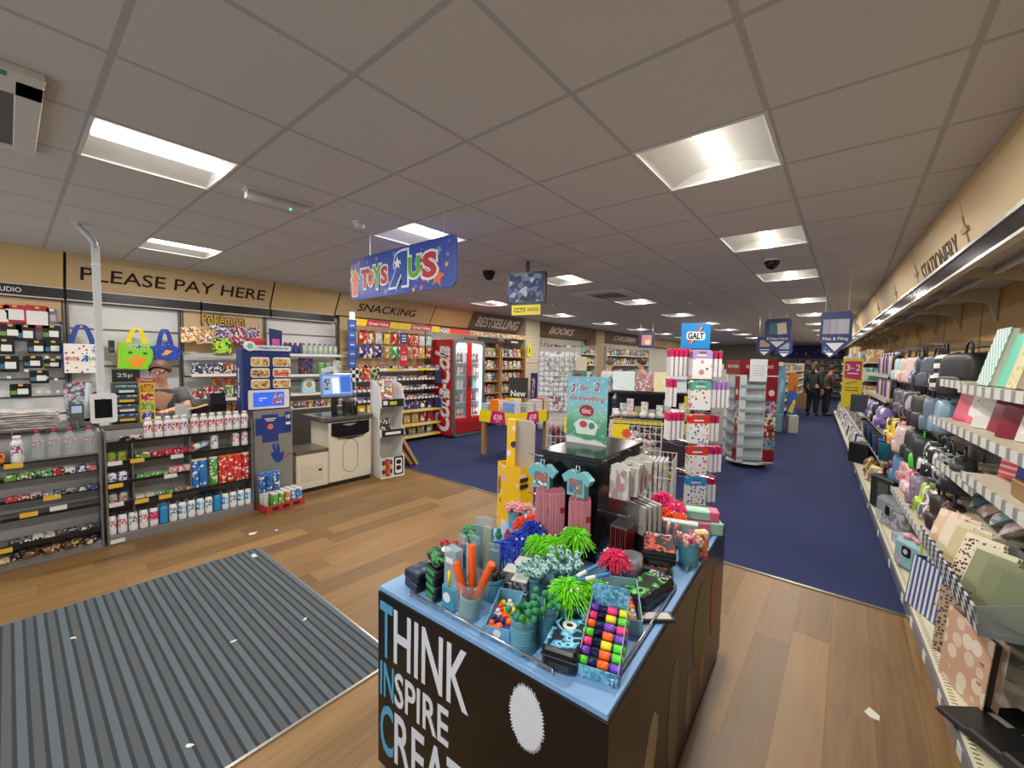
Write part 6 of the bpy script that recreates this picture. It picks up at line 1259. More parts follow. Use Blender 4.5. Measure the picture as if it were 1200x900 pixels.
t = thing('light_strip_fascia', 'long black glossy pelmet strip with chrome edges under the right fascia', 'pelmet', rw(0, 0, 0), RZ)
part('black_strip', B().box(.08, .1, .3, 17., 2.165, 2.255), mt('#1b1c1e', .12), t); part('chrome_edge', B().box(.07, .11, .3, 17., 2.255, 2.275).box(.07, .11, .3, 17., 2.15, 2.165), mt('#cfcdc6', .25, .6), t); part('canopy', B().box(.1, .552, .3, 17., 2.232, 2.24), mt('#c9c4b8', .5), t)
for i in range(14):
    y = .75+i*1.0; b = B().prism([(.1, 2.232), (.55, 2.232), (.55, 1.98), (.5, 2.12), (.1, 2.2)], y-.012, y+.012, 'y'); part('bracket', b, mt('#b7a27c', .5), t)
part('tube_rail', B().bar((.3, .3, 2.2), (.3, 17., 2.2), .018, 6), mt('#b9b5aa', .4), t)
CARD = wood('#b9945c', '#a9844e', 2, 2., .7)
for i in range(13):
    y = .2+i*1.24 if i < 6 else 7.64+(i-6)*1.3
    run('card_backing', 'brown card panel pinned above the right shelves, %s' % nth(i, 13, 'nearest', 'farthest', NE), 'card panel', B().box(.556, .58, y, y+1.2, 1.645, 2.25), CARD)
t = thing('slatted_backing', 'grey slotted back panel behind the right shelves', 'back panel', rw(0, 0, 0), RZ); part('panel', B().box(.57, .6, .2, 17.2, .18, 1.64), mt('#77726a', .5), t)
for i in range(15): part('upright', B().box(.56, .57, .22+i*1.15, .25+i*1.15, .18, 1.64), mt('#8a857c', .4, .3), t)
t = thing('base_shelf', 'long cream perforated base shelf with grey ticket strip on black plinth', 'base shelf', rw(0, 0, 0), RZ)
part('plinth', B().box(.03, .55, .3, 17., 0, .1), mt('#111112'), t); part('deck', B().box(.0, .55, .3, 17., .1, .17), mt('#d8d0b4', .5), t); part('ticket_strip', B().box(-.012, 0, .3, 17., .095, .165), mt('#7d7f86', .25, .3), t)
part('perforations', B().box(.012, .03, .3, 17., .17, .1712), stripes('#6a6450', '#d8d0b4', .024, 1, .4), t)
for i, y in enumerate((2.62, 2.95, 3.3, 3.62, 4.2, 4.9, 5.8, 6.6, 7.6, 2.3)): part('price_ticket', B().box(-.014, -.012, y-.03, y+.03, .105, .155), mt('#e2e2de'), t)
def rshelf(label, y0, y1, z, lx=.1, tilt=0.):
    t = thing('wall_shelf', label, 'shelf', rw(0, 0, z), RZ, 'right wall shelves')
    part('board', B().box(lx, .552, y0, y1, -.025, 0), mt('#c9bfa8', .5), t); part('ticket_edge', B().box(lx-.008, lx, y0, y1, -.04, .006), stripes('#cfccc2', '#85888b', .12, 1, .62), t); return t
rshelf('long ticketed shelf of patterned notebooks, topmost at the near end', .6, 3.28, 1.53); rshelf('short ticketed shelf under the black rucksack', 3.3, 3.82, 1.545, .12)
rshelf('ticketed shelf of clear folders below the patterned notebooks', .6, 3.84, 1.3); rshelf('ticketed shelf of pink and blue desk goods, third down', .6, 3.1, 1.09); rshelf('lower ticketed shelf stepping down beside the green lunch bags', 2.95, 3.78, 1.04, .11)
# top shelf notebooks
def rbook(label, lx, ly, z, w, h, t_, m, group, lean=-12, rz=0.): return book(label, *rw(lx, ly, z), w, h, t_, m, group, RF+rz, (R(lean), 0, RF+rz), 'notebook', 'notebook')
TOPB = [(3.22, .2, .3, check('#5fae9e', '#e6ece6', .02, (0, 2)), 'teal gingham'), (3.0, .19, .26, mt('#63c9ac'), 'plain mint'), (2.83, .12, .3, dots('#d8c89a', '#a8b45a', '#e8e0c4', scale=30), 'olive-flecked'), (2.66, .17, .28, pr('#e0b49a', '#b8705a', '#efe0cc', scale=26), 'peach brick-patterned'), (2.46, .17, .3, pr('#e2b49c', '#c07a60', '#f0dfcc', scale=22, seed=3), 'rose brick-patterned'), (2.26, .17, .3, mt('#e08a70'), 'plain coral'), (2.05, .18, .28, dots('#d8c8c0', '#b89080', scale=26), 'blush-dotted'), (1.85, .18, .28, mt('#b9a48a'), 'tan')]
for i, (y, w, h, m, nm) in enumerate(TOPB): rbook('%s notebook leaning on the topmost near shelf' % nm, .18+.02*(i % 2), y, 1.533, w, h, .03, m, 'notebooks on the topmost shelf')
FOLD = [('#c83a5a', 'pink'), ('#d85a7a', 'rose'), ('#b9bcc0', 'silver'), ('#c8c4bc', 'pale grey'), ('#8a1f2c', 'deep red'), ('#4a6a4a', 'green'), ('#7a1a28', 'wine'), ('#c9c6c0', 'clear'), ('#e6dfe0', 'white and wine'), ('#d8d4d0', 'white'), ('#6a6a70', 'grey'), ('#a8a4a0', 'stone')]
for i, (c, nm) in enumerate(FOLD): rbook('%s folder leaning on the shelf below the notebooks, %s from its far end' % (nm, nth(i, None, 'first', tail='')), .2+.03*(i % 3), 3.62-.125*i, 1.303, .16, .2, .015, pr(c, c, '#d8d0cc', scale=14, seed=i) if i % 2 else mt(c, .2), 'folders on the second shelf', -14, R(28))
DESK = [(3.0, .16, .17, stripes('#e04a5a', '#f0c4c4', .03, 2, .6), 'pink lettered notepad'), (2.84, .12, .17, mt('#2a3f8a'), 'navy box file'), (2.72, .1, .15, mt('#d9d0b8'), 'cream box file'), (2.6, .1, .17, mt('#2a3f8a'), 'second navy box file'), (2.47, .09, .15, mt('#b8405a'), 'raspberry folder'), (2.37, .08, .15, mt('#6a1f34'), 'wine folder'), (2.27, .1, .14, pr('#cfc8c0', '#b07a84', scale=20), 'grey floral folder')]
for i, (y, w, h, m, nm) in enumerate(DESK): rbook('%s on the third ticketed shelf' % nm, .26, y, 1.093, w, h, .05, m, 'goods on the third shelf', -8, R(20))
t = rth('desk_tidy', 'brown wooden desk tidy with gold stationery near the shelf edge', 'desk tidy', .2, 2.5, 1.093); part('box', B().box(-.16, .16, -.05, .06, 0, .07, .003), mt('#8a6a3c'), t)
for i in range(5): part('gold_tool', B().ball((-.12+.06*i, 0, .09), .022, 8).bar((-.12+.06*i, 0, .04), (-.12+.06*i, 0, .09), .008), mt('#c9a23a', .2, .9), t)
solid('letter_tray', B().prism(rrect(.3, .2, .03, 4), 0, .05, 'z').prism(rrect(.26, .16, .03, 4), .05, .052, 'z'), [mt('#d8d2bc')], 'cream letter tray at the near end of the third shelf', 'letter tray', rw(.22, 2.2, 1.093), RF)
for i in range(5): solid('wooden_organiser', B().box(-.03, .03, -.05, .05, 0, .1+.03*(i % 2), .004), mt(('#b9924e', '#cfae6a')[i % 2]), 'small wooden organiser block behind the navy files, %s' % nth(i, 5, 'first', 'last', NE), 'organiser', rw(.4, 2.3+.13*i, 1.093), RF, 'wooden organisers')
# sloping lower bin with check ticket strip
sl = thing('sloping_bin', 'clear-ended sloping bin of cream notebooks with chequered ticket strip', 'notebook bin', rw(0, 0, 0), RZ)
part('front_strip', B().prism([(.0, .7), (.02, .585), (.028, .585), (.008, .7)], 2.35, 3.35, 'y'), check('#c9ccd2', '#1e2430', .042, (1, 2)), sl)
part('floor', B().prism([(.02, .585), (.5, .66), (.5, .675), (.02, .6)], 2.35, 3.35, 'y'), mt('#6a6c66', .35, .3), sl); part('clear_end', B().prism([(.02, .585), (.4, .64), (.4, .86), (.0, .7)], 2.34, 2.346, 'y'), glass('#9aa09c', .06, .35), sl); part('step', B().box(.24, .255, 2.35, 3.35, .62, .8), glass('#9aa09c', .06, .5), sl)
CRB = [('#d8b89a', 'blush floral', 1), ('#d9bfa4', 'blush floral', 1), ('#e0d4b8', 'cream', 0), ('#dccfae', 'cream', 0), ('#c9b890', 'straw', 0), ('#e4e0c0', 'ivory', 0), ('#8a7a66', 'leopard', 2), ('#d8d8b0', 'pale sage', 0), ('#8a8f68', 'sage', 0), ('#7f865e', 'sage', 0), ('#757c56', 'olive', 0), ('#6a7250', 'olive', 0)]
for i, (c, nm, k) in enumerate(CRB):
    m = dots(c, '#e6d0bc', scale=16, size=.4) if k == 1 else dots('#e0cdb8', '#4a3428', '#4a3428', scale=60, size=.38) if k == 2 else mt(c)
    rbook('%s notebook in the front of the sloping bin, %s from its far end' % (nm, nth(i, None, 'first', tail='')), .09+.02*(i % 2), 3.3-.082*i, .632, .15, .19, .022, m, 'notebooks in the sloping bin', -22, R(40))
for i in range(10):
    m, nm = ((dots('#dcc9b4', '#4a3428', '#5a4234', scale=55, size=.38), 'leopard print') if i in (2, 3, 4) else (mt(('#8f8e66', '#7a7f5c', '#d8d4b0')[i % 3]), ('khaki', 'sage', 'cream')[i % 3]))
    rbook('%s notebook in the back of the sloping bin, %s from its far end' % (nm, nth(i, None, 'first', tail='')), .36, 3.3-.1*i, .7, .2, .25, .03, m, 'notebooks behind in the sloping bin', -14, R(36))
# base shelf near end: ring binders and files
def binder(label, lx, ly, m, w=.28, h=.33, t_=.06, rz=0., lean=-14, spine=None):
    o = rth('ring_binder', label, 'ring binder', lx, ly, .172, 'ring binders on the base shelf', rz, (R(lean), 0, RF+rz))
    part('cover', B().box(-w/2, w/2, -t_/2, -t_/2+.004, 0, h).box(-w/2, w/2, t_/2-.004, t_/2, 0, h), m, o); part('spine', B().box(-w/2-.004, -w/2, -t_/2, t_/2, 0, h), spine or m, o); part('pages', B().box(-w/2, w/2-.03, -t_/2+.006, t_/2-.006, .01, h-.02), mt('#3a2a22'), o); b = B()
    for z in (h*.36, h*.62): b.box(w/2-.05, w/2-.03, -t_/2-.003, -t_/2, z, z+.008)
    part('rivets', b, mt('#b9a26a', .3, .8), o)
binder('blush floral ring binder facing the aisle on the base shelf', .07, 2.645, dots('#c9a488', '#e4d4c2', '#dcc8b4', scale=13, size=.42), .28, .33, .05, R(16), -4)
binder('leopard print ring binder behind the floral one', .12, 2.95, dots('#b9a490', '#5a4436', scale=60, size=.38), .2, .33, .05, R(58), -6)
binder('blue and white striped ring binder on the base shelf', .06, 3.38, stripes('#33509a', '#d4d2c4', .036, 0, .5), .26, .3, .07, R(22), -6, mt('#2a4a8a'))
binder('plain blue ring binder leaning behind the striped one', .2, 3.2, mt('#2c4f94'), .26, .34, .07, R(40), -6)
for i, c in enumerate(('#c9c86a', '#8fb05a', '#d8d4a0')): solid('document_wallet', brick(.012, .2, .28, .001), mt(c, .3), '%s document wallet standing beside the teal lunch box' % ('lemon', 'lime', 'cream')[i], 'document wallet', rw(.1, 3.72-.04*i, .172), RZ+R(20), None, (R(8), 0, RZ+R(15)))
lb = rth('lunch_box', 'teal lunch box with pink bow and black clasp on the base shelf', 'lunch box', .09, 4.02, .172, None, R(30)); part('box', B().box(-.13, .13, -.05, .05, 0, .22, .03), mt('#8fb8ba', .4), lb); part('clasp', B().prism(rrect(.07, .07, .015, 3, 0, .14), -.056, -.05, 'y'), BLACK, lb); part('clasp_button', B().prism(disc(0, .14, .018, 10), -.06, -.056, 'y'), mt('#c9c9c9'), lb); part('bow', B().ball((-.05, 0, .235), .04, 8, .5).ball((.05, 0, .235), .04, 8, .5).ball((0, 0, .235), .018, 8), mt('#e2a0ac'), lb); part('swirl_print', B().prism(disc(-.06, .06, .03, 12), -.052, -.05, 'y'), mt('#b8a8b4'), lb)
for i, (y, m, nm) in enumerate(((2.42, '#131314', 'nearest'), (2.3, '#1a1a1b', 'second'), (2.18, '#202021', 'third'))):
    t = rth('black_folder', 'black zipped folder lying at the near end of the base shelf, %s' % nm, 'folder', .16+.06*i, y, .172+.03*i, 'black folders', R(35)); part('folder', B().box(-.14, .14, -.17, .17, 0, .035, .01), mt(m, .3), t); part('zip', B().box(-.141, .141, -.171, .171, .014, .02), mt('#3a3a3c'), t)
    part('label', B().box(.02, .1, -.14, -.08, .035, .036), mt('#cfc8b0'), t); part('printed_line', B().box(-.1, .06, .0, .03, .035, .0356), mt('#8a8a86'), t)
# ---- hanging bags
def rbag(label, lx, ly, z, w, h, d, m, m2=None, rz=0., kind=0, group='bags hanging on the right wall'):
    """z is the top of the bag body"""
    t = rth('school_bag' if kind != 2 else 'pencil_pouch', label, 'bag', lx, ly, z-h, group, rz, (R(4*sin(ly*9)), R(7*sin(ly*13)), RF+rz+.25*sin(ly*7)))
    k = ('bagb', w, h, d)
    part('body', mk(k, lambda: B().sellip(w*1.08, d*1.15, h, .42)), m, t)
    if kind < 2: part('pocket', mk(('bagp', w, h, d), lambda: B().at((0, -d/2+.0, h*.05)).sellip(w*.8, .07, h*.45, .45)), m2 or m, t)
    part('zip', mk(('bagz', w, h, d), lambda: B().tube([(-w*.4, -d*.36, h*.72), (-w*.3, -d*.4, h*.93), (0, -d*.36, h*1.005), (w*.3, -d*.4, h*.93), (w*.4, -d*.36, h*.72)], .005, 4)), mt('#26262a'), t)
    part('handle', mk(('bagh', h), lambda: B().tube([(-.035, 0, h-.02), (-.03, 0, h+.05), (0, 0, h+.075), (.03, 0, h+.05), (.035, 0, h-.02)], .008, 5)), m2 or mt('#2a2a2e'), t)
    return t
R1 = [(3.86, .34, .3, .14, mt('#141416', .5), 'black padded rucksack'), (4.3, .2, .28, .12, check('#16161a', '#e4e2de', .035, (0, 2)), 'black and white chequered rucksack'), (4.48, .14, .28, .08, mt('#5a1f34'), 'burgundy rucksack'), (4.75, .2, .28, .12, mt('#4a4f5c'), 'slate grey rucksack'), (5.0, .2, .28, .12, mt('#3a3f4c'), 'charcoal rucksack'), (5.25, .2, .26, .1, pr('#b9b0c0', '#8f8a9c', '#d8d2d8', scale=20), 'pale lilac patterned bag'), (5.55, .22, .27, .1, dots('#d8b8b4', '#b88a8c', '#f0dcd8', scale=30), 'dusty pink patterned bag'), (5.85, .2, .27, .1, stripes('#e0c8a0', '#d89aa4', .04, 0, .5), 'peach striped bag'), (6.1, .16, .26, .1, pr('#9ac8c0', '#c8dca8', '#e8e0d0', scale=16), 'aqua and lime bag'), (6.32, .14, .26, .1, mt('#b8d0dc'), 'pale blue bag')]
for y, w, h, d, m, nm in R1: rbag('%s in the top hanging row on the right wall' % nm, .24, y, 1.72, w, h, d, m)
R2 = [(4.1, .28, .24, .1, mt('#86a4b8', .3), 'pale blue see-through pouch bag'), (4.35, .18, .26, .1, mt('#6a7a8a'), 'steel blue bag'), (4.62, .24, .28, .1, dots('#2a2628', '#7a6a64', '#4a4244', scale=40), 'dark glitter bag'), (4.9, .18, .26, .1, mt('#3a2f34'), 'plum-black bag'), (5.2, .26, .26, .12, stripes('#3a343c', '#b8b0b0', .03, 0, .5), 'grey striped bag'), (5.6, .2, .25, .1, pr('#3a3640', '#6a646e', scale=30), 'dark patterned bag'), (5.95, .2, .24, .1, mt('#4a3a3a'), 'brown bag')]
for y, w, h, d, m, nm in R2: rbag('%s in the second hanging row on the right wall' % nm, .2, y, 1.4, w, h, d, m)
R3 = [(3.45, .18, .2, .1, mt('#26282a'), 'black football-print lunch bag', ), (3.62, .16, .2, .1, pr('#1e2022', '#8a8c8e', scale=20), 'black and grey lunch bag'), (3.85, .2, .22, .12, pr('#161a18', '#e0e2e0', '#161a18', scale=16), 'black and white lunch bag'), (4.1, .2, .24, .12, pr('#1c1e1c', '#c8ccc8', '#2a4a34', scale=16, seed=4), 'black lunch bag with pale panels'), (4.35, .18, .26, .12, mt('#2a2c30'), 'charcoal lunch bag with green strap'), (4.55, .16, .26, .12, mt('#1f3a28'), 'bottle green lunch bag'), (4.78, .14, .26, .12, mt('#2a302c'), 'dark green-grey lunch bag'), (5.1, .24, .26, .14, dots('#d8c0b8', '#c09a94', '#efe0d8', scale=24), 'blush patterned lunch bag'), (5.35, .1, .26, .12, stripes('#c84a6a', '#e8c8c8', .03, 2, .5), 'pink striped lunch bag'), (5.55, .16, .27, .12, pr('#e0c030', '#2a2a2a', '#d86a3a', scale=12), 'yellow comic-print lunch bag'), (5.8, .14, .26, .12, pr('#e8d860', '#4a4a44', scale=12), 'lemon comic-print lunch bag')]
for i, (y, w, h, d, m, nm) in enumerate(R3): rbag('%s in the third hanging row at right' % nm, .17, y, 1.1, w, h, d, m, mt('#5ac83c') if i == 4 else None, kind=1 if i < 7 else 0)
R4 = [(3.5, .16, .24, .1, mt('#4a2a2a'), 'maroon satchel'), (3.68, .14, .24, .08, mt('#3a2a2a'), 'brown satchel'), (3.86, .16, .22, .1, pr('#d8d8dc', '#c8b040', '#6a6a70', scale=18), 'white and yellow pouch'), (4.05, .16, .24, .12, pr('#b8d83a', '#e8e4ec', '#8ab02a', scale=14), 'lime and white furry pouch'), (4.3, .2, .24, .12, dots('#8a7a8c', '#b0a0b0', '#6a5a70', scale=30), 'mauve pencil pouch'), (4.55, .24, .22, .12, pr('#e0a8b4', '#c8506a', '#f0d8dc', scale=14), 'pink heart-print lunch bag'), (4.8, .18, .18, .12, pr('#d8b0a8', '#e8c89a', '#c87a84', scale=16), 'peach pencil pouch'), (5.15, .22, .26, .12, mt('#5a86b0'), 'denim blue rucksack'), (5.45, .14, .24, .1, mt('#5a2038'), 'burgundy drawstring bag')]
for y, w, h, d, m, nm in R4: rbag('%s in the fourth row on the right wall' % nm, .16, y, .82, w, h, d, m)
def rail_(label, y0, y1, z, lx0=.12):
    t = thing('hanging_rail', label, 'hanging rail', rw(0, 0, z), RZ, 'black hanging rails'); part('rail', B().bar((.5, y0, 0), (.5, y1, 0), .008, 5), mt('#4a4a4c', .3, .6), t); b = B()
    for i in range(int((y1-y0)/.22)): y = y0+.1+.22*i; b.bar((.55, y, 0), (lx0, y, .012), .003)
    part('prongs', b, CHROME, t)
for z, n in ((1.79, 'top'), (1.47, 'second'), (1.17, 'third'), (.89, 'fourth')): rail_('steel hanging rail with prongs for the %s row of bags' % n, 3.85 if z != 1.17 else 3.4, 6.4, z)
# ---- low shelves with soft pencil cases, sloping ticketed front
t = rshelf('low ticketed shelf of soft pencil cases', 3.6, 4.95, .56, .06); t = rshelf('upper part-shelf of small pouches at the bin\'s far end', 3.0, 3.75, .8, .16)
q = random.Random(77)
LOWC = [('#c83a4a', 'red'), ('#d8a0b0', 'pink'), ('#2a2f86', 'navy'), ('#c8b8d0', 'lilac'), ('#6aa88a', 'mint'), ('#e0c090', 'peach'), ('#3a3a44', 'charcoal'), ('#a84a5a', 'raspberry')]
for i in range(12):
    c, nm = LOWC[i % 8]; pouch('%s soft pencil case lying on the low ticketed shelf, %s' % (nm, nth(i, 12, 'first', 'last', NE)), *rw(.16+.1*(i % 3), 3.68+.1*i, .575), .2, .16, .07, pr(c, c, '#efe4e0', '#3a3440', scale=14, seed=i), 'soft pencil cases', 'pencil_case', 'pencil case', rot=(R(-62), 0, RF+q.uniform(-.6, .6)))
for i in range(8):
    c, nm = (('#d8b8b0', 'blush'), ('#4a4a5a', 'slate'), ('#8ab0b4', 'aqua'), ('#c8a8c0', 'mauve'))[i % 4]; pouch('%s small pouch on the part-shelf by the bin, %s' % (nm, nth(i, 8, 'first', 'last', NE)), *rw(.24+.06*(i % 2), 3.06+.085*i, .812), .13, .11, .06, pr(c, c, '#efe6e0', scale=18, seed=i), 'small pouches', 'small_pouch', 'pouch', rot=(R(-50), 0, RF+q.uniform(-.5, .5)))
# base shelf from the lunch box onwards
t = rth('clear_case', 'large clear plastic case of stationery on the base shelf', 'plastic case', .14, 5.0, .172, None, R(20)); part('case', B().box(-.2, .2, -.1, .1, 0, .26, .03), glass('#b8bcc0', .08, .4), t); part('contents', B().box(-.16, .16, -.07, .07, .01, .16, .01), pr('#4a4e58', '#8f949c', '#c8ccd0', scale=14), t); part('handle', B().box(-.03, .03, -.104, -.1, .12, .2), BLACK, t)
for i in range(4): solid('grey_pad', brick(.22, .14, .02, .002), stripes('#8aa0ac', '#b8c4c8', .05, 0, .5), 'striped grey pad lying before the clear case, %s' % nth(i, 4, 'lowest', 'topmost', ' from the bottom'), 'pad', rw(.14, 4.55, .172+.021*i), RF+.3, 'striped pads')
t = rth('dark_crate', 'dark green crate bag standing on the base shelf edge', 'bag', .12, 5.6, .172, None, R(25)); part('body', B().box(-.16, .16, -.08, .08, 0, .34, .02), mt('#23281f'), t); part('pale_panel', B().box(-.03, .12, -.083, -.08, .03, .28), mt('#4a5244'), t); part('handle', B().tube([(-.08, 0, .33), (-.07, 0, .42), (.07, 0, .42), (.08, 0, .33)], .01, 5), BLACK, t)
for i in range(26):
    c, nm = (('#8a6a5a', 'brown'), ('#c8b8a0', 'beige'), ('#a84a3a', 'rust'), ('#d8c040', 'yellow'), ('#6a7a6a', 'grey-green'), ('#d8d0c8', 'ivory'))[i % 6]
    pouch('%s wrapped toy on the base shelf, %s' % (nm, nth(i, 26, 'first', 'last', NE)), *rw(.1+.12*(i % 3), 5.9+.075*i, .18), .2, .18, .1, pr(c, c, '#e4d8cc', '#4a3a34', scale=16, seed=i), 'wrapped toys on the base shelf', 'wrapped_toy', 'wrapped toy', rot=(R(-28), 0, RF+q.uniform(-.8, .8)))
for z, nm in ((.52, 'low'), (.86, 'lower middle'), (1.24, 'middle'), (1.53, 'upper')): rshelf('ticketed shelf of bottles and lunch boxes beyond the bags, %s' % nm, 6.42, 8.9, z, .14)
for i in range(11):
    c, nm = (('#1a1a1c', 'black'), ('#d8a090', 'coral'), ('#e8d0c8', 'blush'), ('#8a6a9a', 'purple'), ('#2a3f8a', 'royal blue'), ('#b8b0c8', 'lavender'))[i % 6]
    for z, sh in ((1.535, 'upper'), (1.245, 'middle')):
        t = rth('water_flask', '%s flask on the %s shelf beyond the bags, %s' % (nm, sh, nth(i, 11, 'nearest', 'farthest', NE)), 'flask', .22, 6.5+.13*i, z, 'flasks beyond the bags'); r = .05; part('body', canm(.048, .22), mt(c, .35), t); part('cap', mk('flcap', lambda: B().cyl(.03, .22, .26, 10)), mt('#2a2a2c' if i % 2 else '#c8c8c8'), t)
for i in range(7):
    m, nm = ((pr('#8a78b8', '#e0dce8', '#5a4a8a', scale=12), 'lilac'), (pr('#c84a6a', '#e8d0d4', scale=12), 'pink'), (mt('#17181a'), 'black'), (pr('#5a5a8a', '#d8d4e0', scale=14), 'slate blue'))[i % 4]
    rbag('%s lunch bag on the lower middle shelf beyond, %s' % (nm, nth(i, 7, 'nearest', 'farthest', NE)), .17, 6.55+.3*i, 1.14, .2, .25, .13, m, group='lunch bags on the far shelf')
    m2 = (mt('#1f6a78'), mt('#5a2038'), mt('#2a5a9a'), mt('#1c1e20'))[i % 4]
    t = rth('storage_tub', '%s lidded tub on the low shelf beyond the bags, %s' % (('teal', 'burgundy', 'blue', 'black')[i % 4], nth(i, 7, 'nearest', 'farthest', NE)), 'tub', .2, 6.5+.32*i, .523, 'lidded tubs'); part('tub', B().lathe([(.085, 0), (.1, .2), (.1, .22)], 14), m2, t); part('lid', B().cyl(.105, .22, .25, 14), mt('#2a4f9a' if i % 4 == 0 else '#2e2e30'), t)
# ---- yellow end panel
ep = thing('offer_board', 'tall yellow 3 for 2 end panel facing down the aisle', 'offer panel', (.055, 8.3, .98), 0)
part('panel', B().box(-.12, .12, 0, .012, 0, .76), mt('#ecd61e'), ep); part('magenta_panel', B().prism([(-.1, .46), (.1, .43), (.1, .72), (-.1, .72)], -.003, 0, 'y'), MAG, ep)
text_fit('3', .055, .1, WHITE, ep, (-.06, -.005, .62), FF, 'lettering', .02, .001); text_fit('for', .04, .035, WHITE, ep, (0, -.005, .61), FF, 'lettering', .01, .001); text_fit('2', .055, .1, WHITE, ep, (.06, -.005, .62), FF, 'lettering', .02, .001); part('printed_line', B().box(-.065, .065, -.005, -.003, .52, .54), WHITE, ep)
text_fit('Stationery', .15, .028, TXT, ep, (0, -.002, .31), FF, 'lettering', .01, .001); text_fit('Essentials', .15, .028, TXT, ep, (0, -.002, .27), FF, 'lettering', .01, .001); part('pen_print', B().prism([(-.09, .36), (.05, .4), (.06, .41), (-.07, .38)], -.003, 0, 'y'), mt('#4a4a3a'), ep)
t = rth('laptop_stand', 'dark slate tablet case leaning before the yellow end panel', 'case', .0, 7.9, .95, None, R(70)); part('case', B().box(-.1, .1, -.01, .01, 0, .26, .004), mt('#3a4048', .3), t)
t = rth('file_crate', 'black file crate on the base shelf below the yellow panel', 'crate', .12, 8.1, .172, None, R(40)); part('crate', B().box(-.16, .16, -.12, .12, 0, .3, .01), mt('#17191b', .4), t)
for i in range(0): rbook('pale file leaning on the base shelf beyond the black crate, %s' % nth(i, 8, 'nearest', 'farthest', NE), .1, 8.5+.14*i, .172, .22, .3, .03, mt(('#c9c4bc', '#d8b8b0', '#8ab0a8', '#b8b4b0')[i % 4]), 'pale files beyond the crate', -16, R(50))
for z, nm in ((.5, 'lowest'), (.8, 'second'), (1.1, 'third'), (1.4, 'fourth'), (1.7, 'top')):
    rshelf('far stationery shelf past the yellow panel, %s' % nm, 8.95, 16.6, z, .12)
    for i in range(20):
        c, nc = (('#3a4a9a', 'blue'), ('#c8c0b4', 'cream'), ('#4a9a8a', 'teal'), ('#8a4a5a', 'plum'), ('#2a2c34', 'black'), ('#c89a5a', 'amber'))[(i*5+int(z*10)) % 6]
        pack('%s box file on the %s far stationery shelf, %s' % (nc, nm, nth(i, 20, 'nearest', 'farthest', NE)), *rw(.24, 9.1+.375*i, z+.002), .3, .2, .2, pr(c, c, '#d8d0c8', scale=8, seed=i), 'box files on the far shelves', 'box_file', 'box file', RF)
for i in range(22):
    c, nc = (('#8ab0a8', 'sea green'), ('#d8d2c8', 'ivory'), ('#3a3f8a', 'indigo'), ('#d8b0a8', 'rose'), ('#b8b4b0', 'stone'))[i % 5]
    pack('%s ring binder past the yellow panel, %s' % (nc, nth(i, 22, 'nearest', 'farthest', NE)), *rw(.14, 8.42+.36*i, .172), .26, .08, .29, pr(c, c, c, '#efe8e0', scale=8, seed=i), 'ring binders past the yellow panel', 'ring_binder', 'ring binder', RF+.6, (R(-10), 0, RF+.6))
# ---------------------------------------------------------------- entrance mat and litter
def mat_mat():
    n = NT('entrance_matting'); v = n.co(); x, y, z = n.xyz(v)
    f = n.math('FRACT', n.math('MULTIPLY', y, 1/.085)); g = n.noise(v, 240., 2.); w = n.noise(v, 1.1, 2.)
    s = n.ramp(f, [(0, '#1c1f24'), (.16, '#54575a'), (.5, '#1c1f24'), (.66, '#5d686f')], True)
    n.out(n.mix(n.math('MULTIPLY_ADD', g, .5, n.math('MULTIPLY', w, .12)), s, lin('#454b50')), .95, bump=n.math('ADD', n.math('MULTIPLY', g, .4), n.math('GREATER_THAN', n.math('FRACT', n.math('MULTIPLY', f, 2.)), .32)), bd=.004, bs=.6); return n.m
mtt = thing('entrance_mat', 'grey and blue-grey striped entrance mat set in the plank floor', 'entrance mat', (0, 0, 0))
part('matting', B().box(-3.755, -1.805, -2.6, 1.272, 0, .005), mat_mat(), mtt); part('metal_edge', B().box(-3.77, -1.79, 1.272, 1.282, 0, .006).box(-3.77, -3.755, -2.6, 1.272, 0, .006).box(-1.805, -1.79, -2.6, 1.272, 0, .006), mt('#b8b4aa', .3, .7), mtt)
LIT = [(-3.62, 1.2, .05, 'white label on the far corner of the mat'), (-2.02, .42, .0, 'white scrap near the right edge of the mat'), (-4.1, 1.35, .05, 'curled white paper on the planks beside the counter'), (-4.02, 1.52, .02, 'small white scrap on the planks beside the counter'), (-3.3, .18, .02, 'cream scrap in the middle of the mat'), (-2.6, .75, .02, 'grey scrap towards the mat\'s far half'), (-2.5, 1.1, .02, 'pinkish scrap near the mat\'s right far edge'), (-2.15, 2.55, .03, 'blue and white wrapper on the planks before the carpet'), (-1.5, 3.0, .02, 'tiny pale scrap before the yellow tower'), (.17, 2.5, .05, 'round white sticker on the planks by the right shelves')]
for i, (x, y, s_, nm) in enumerate(LIT):
    s_ = max(.016, s_*.75); solid('paper_scrap', B().prism([(s_*(1+.25*sin(k*2.3+i))*cos(k*pi/4), .6*s_*(1+.3*cos(k*1.7+i))*sin(k*pi/4)) for k in range(8)], 0, .0015, 'z'), mt('#5a6ac0' if i == 7 else '#d9d6cc'), nm, 'litter', (x, y, .006 if x > -3.76 and x < -1.8 and y < 1.27 else .0005), i*.9)
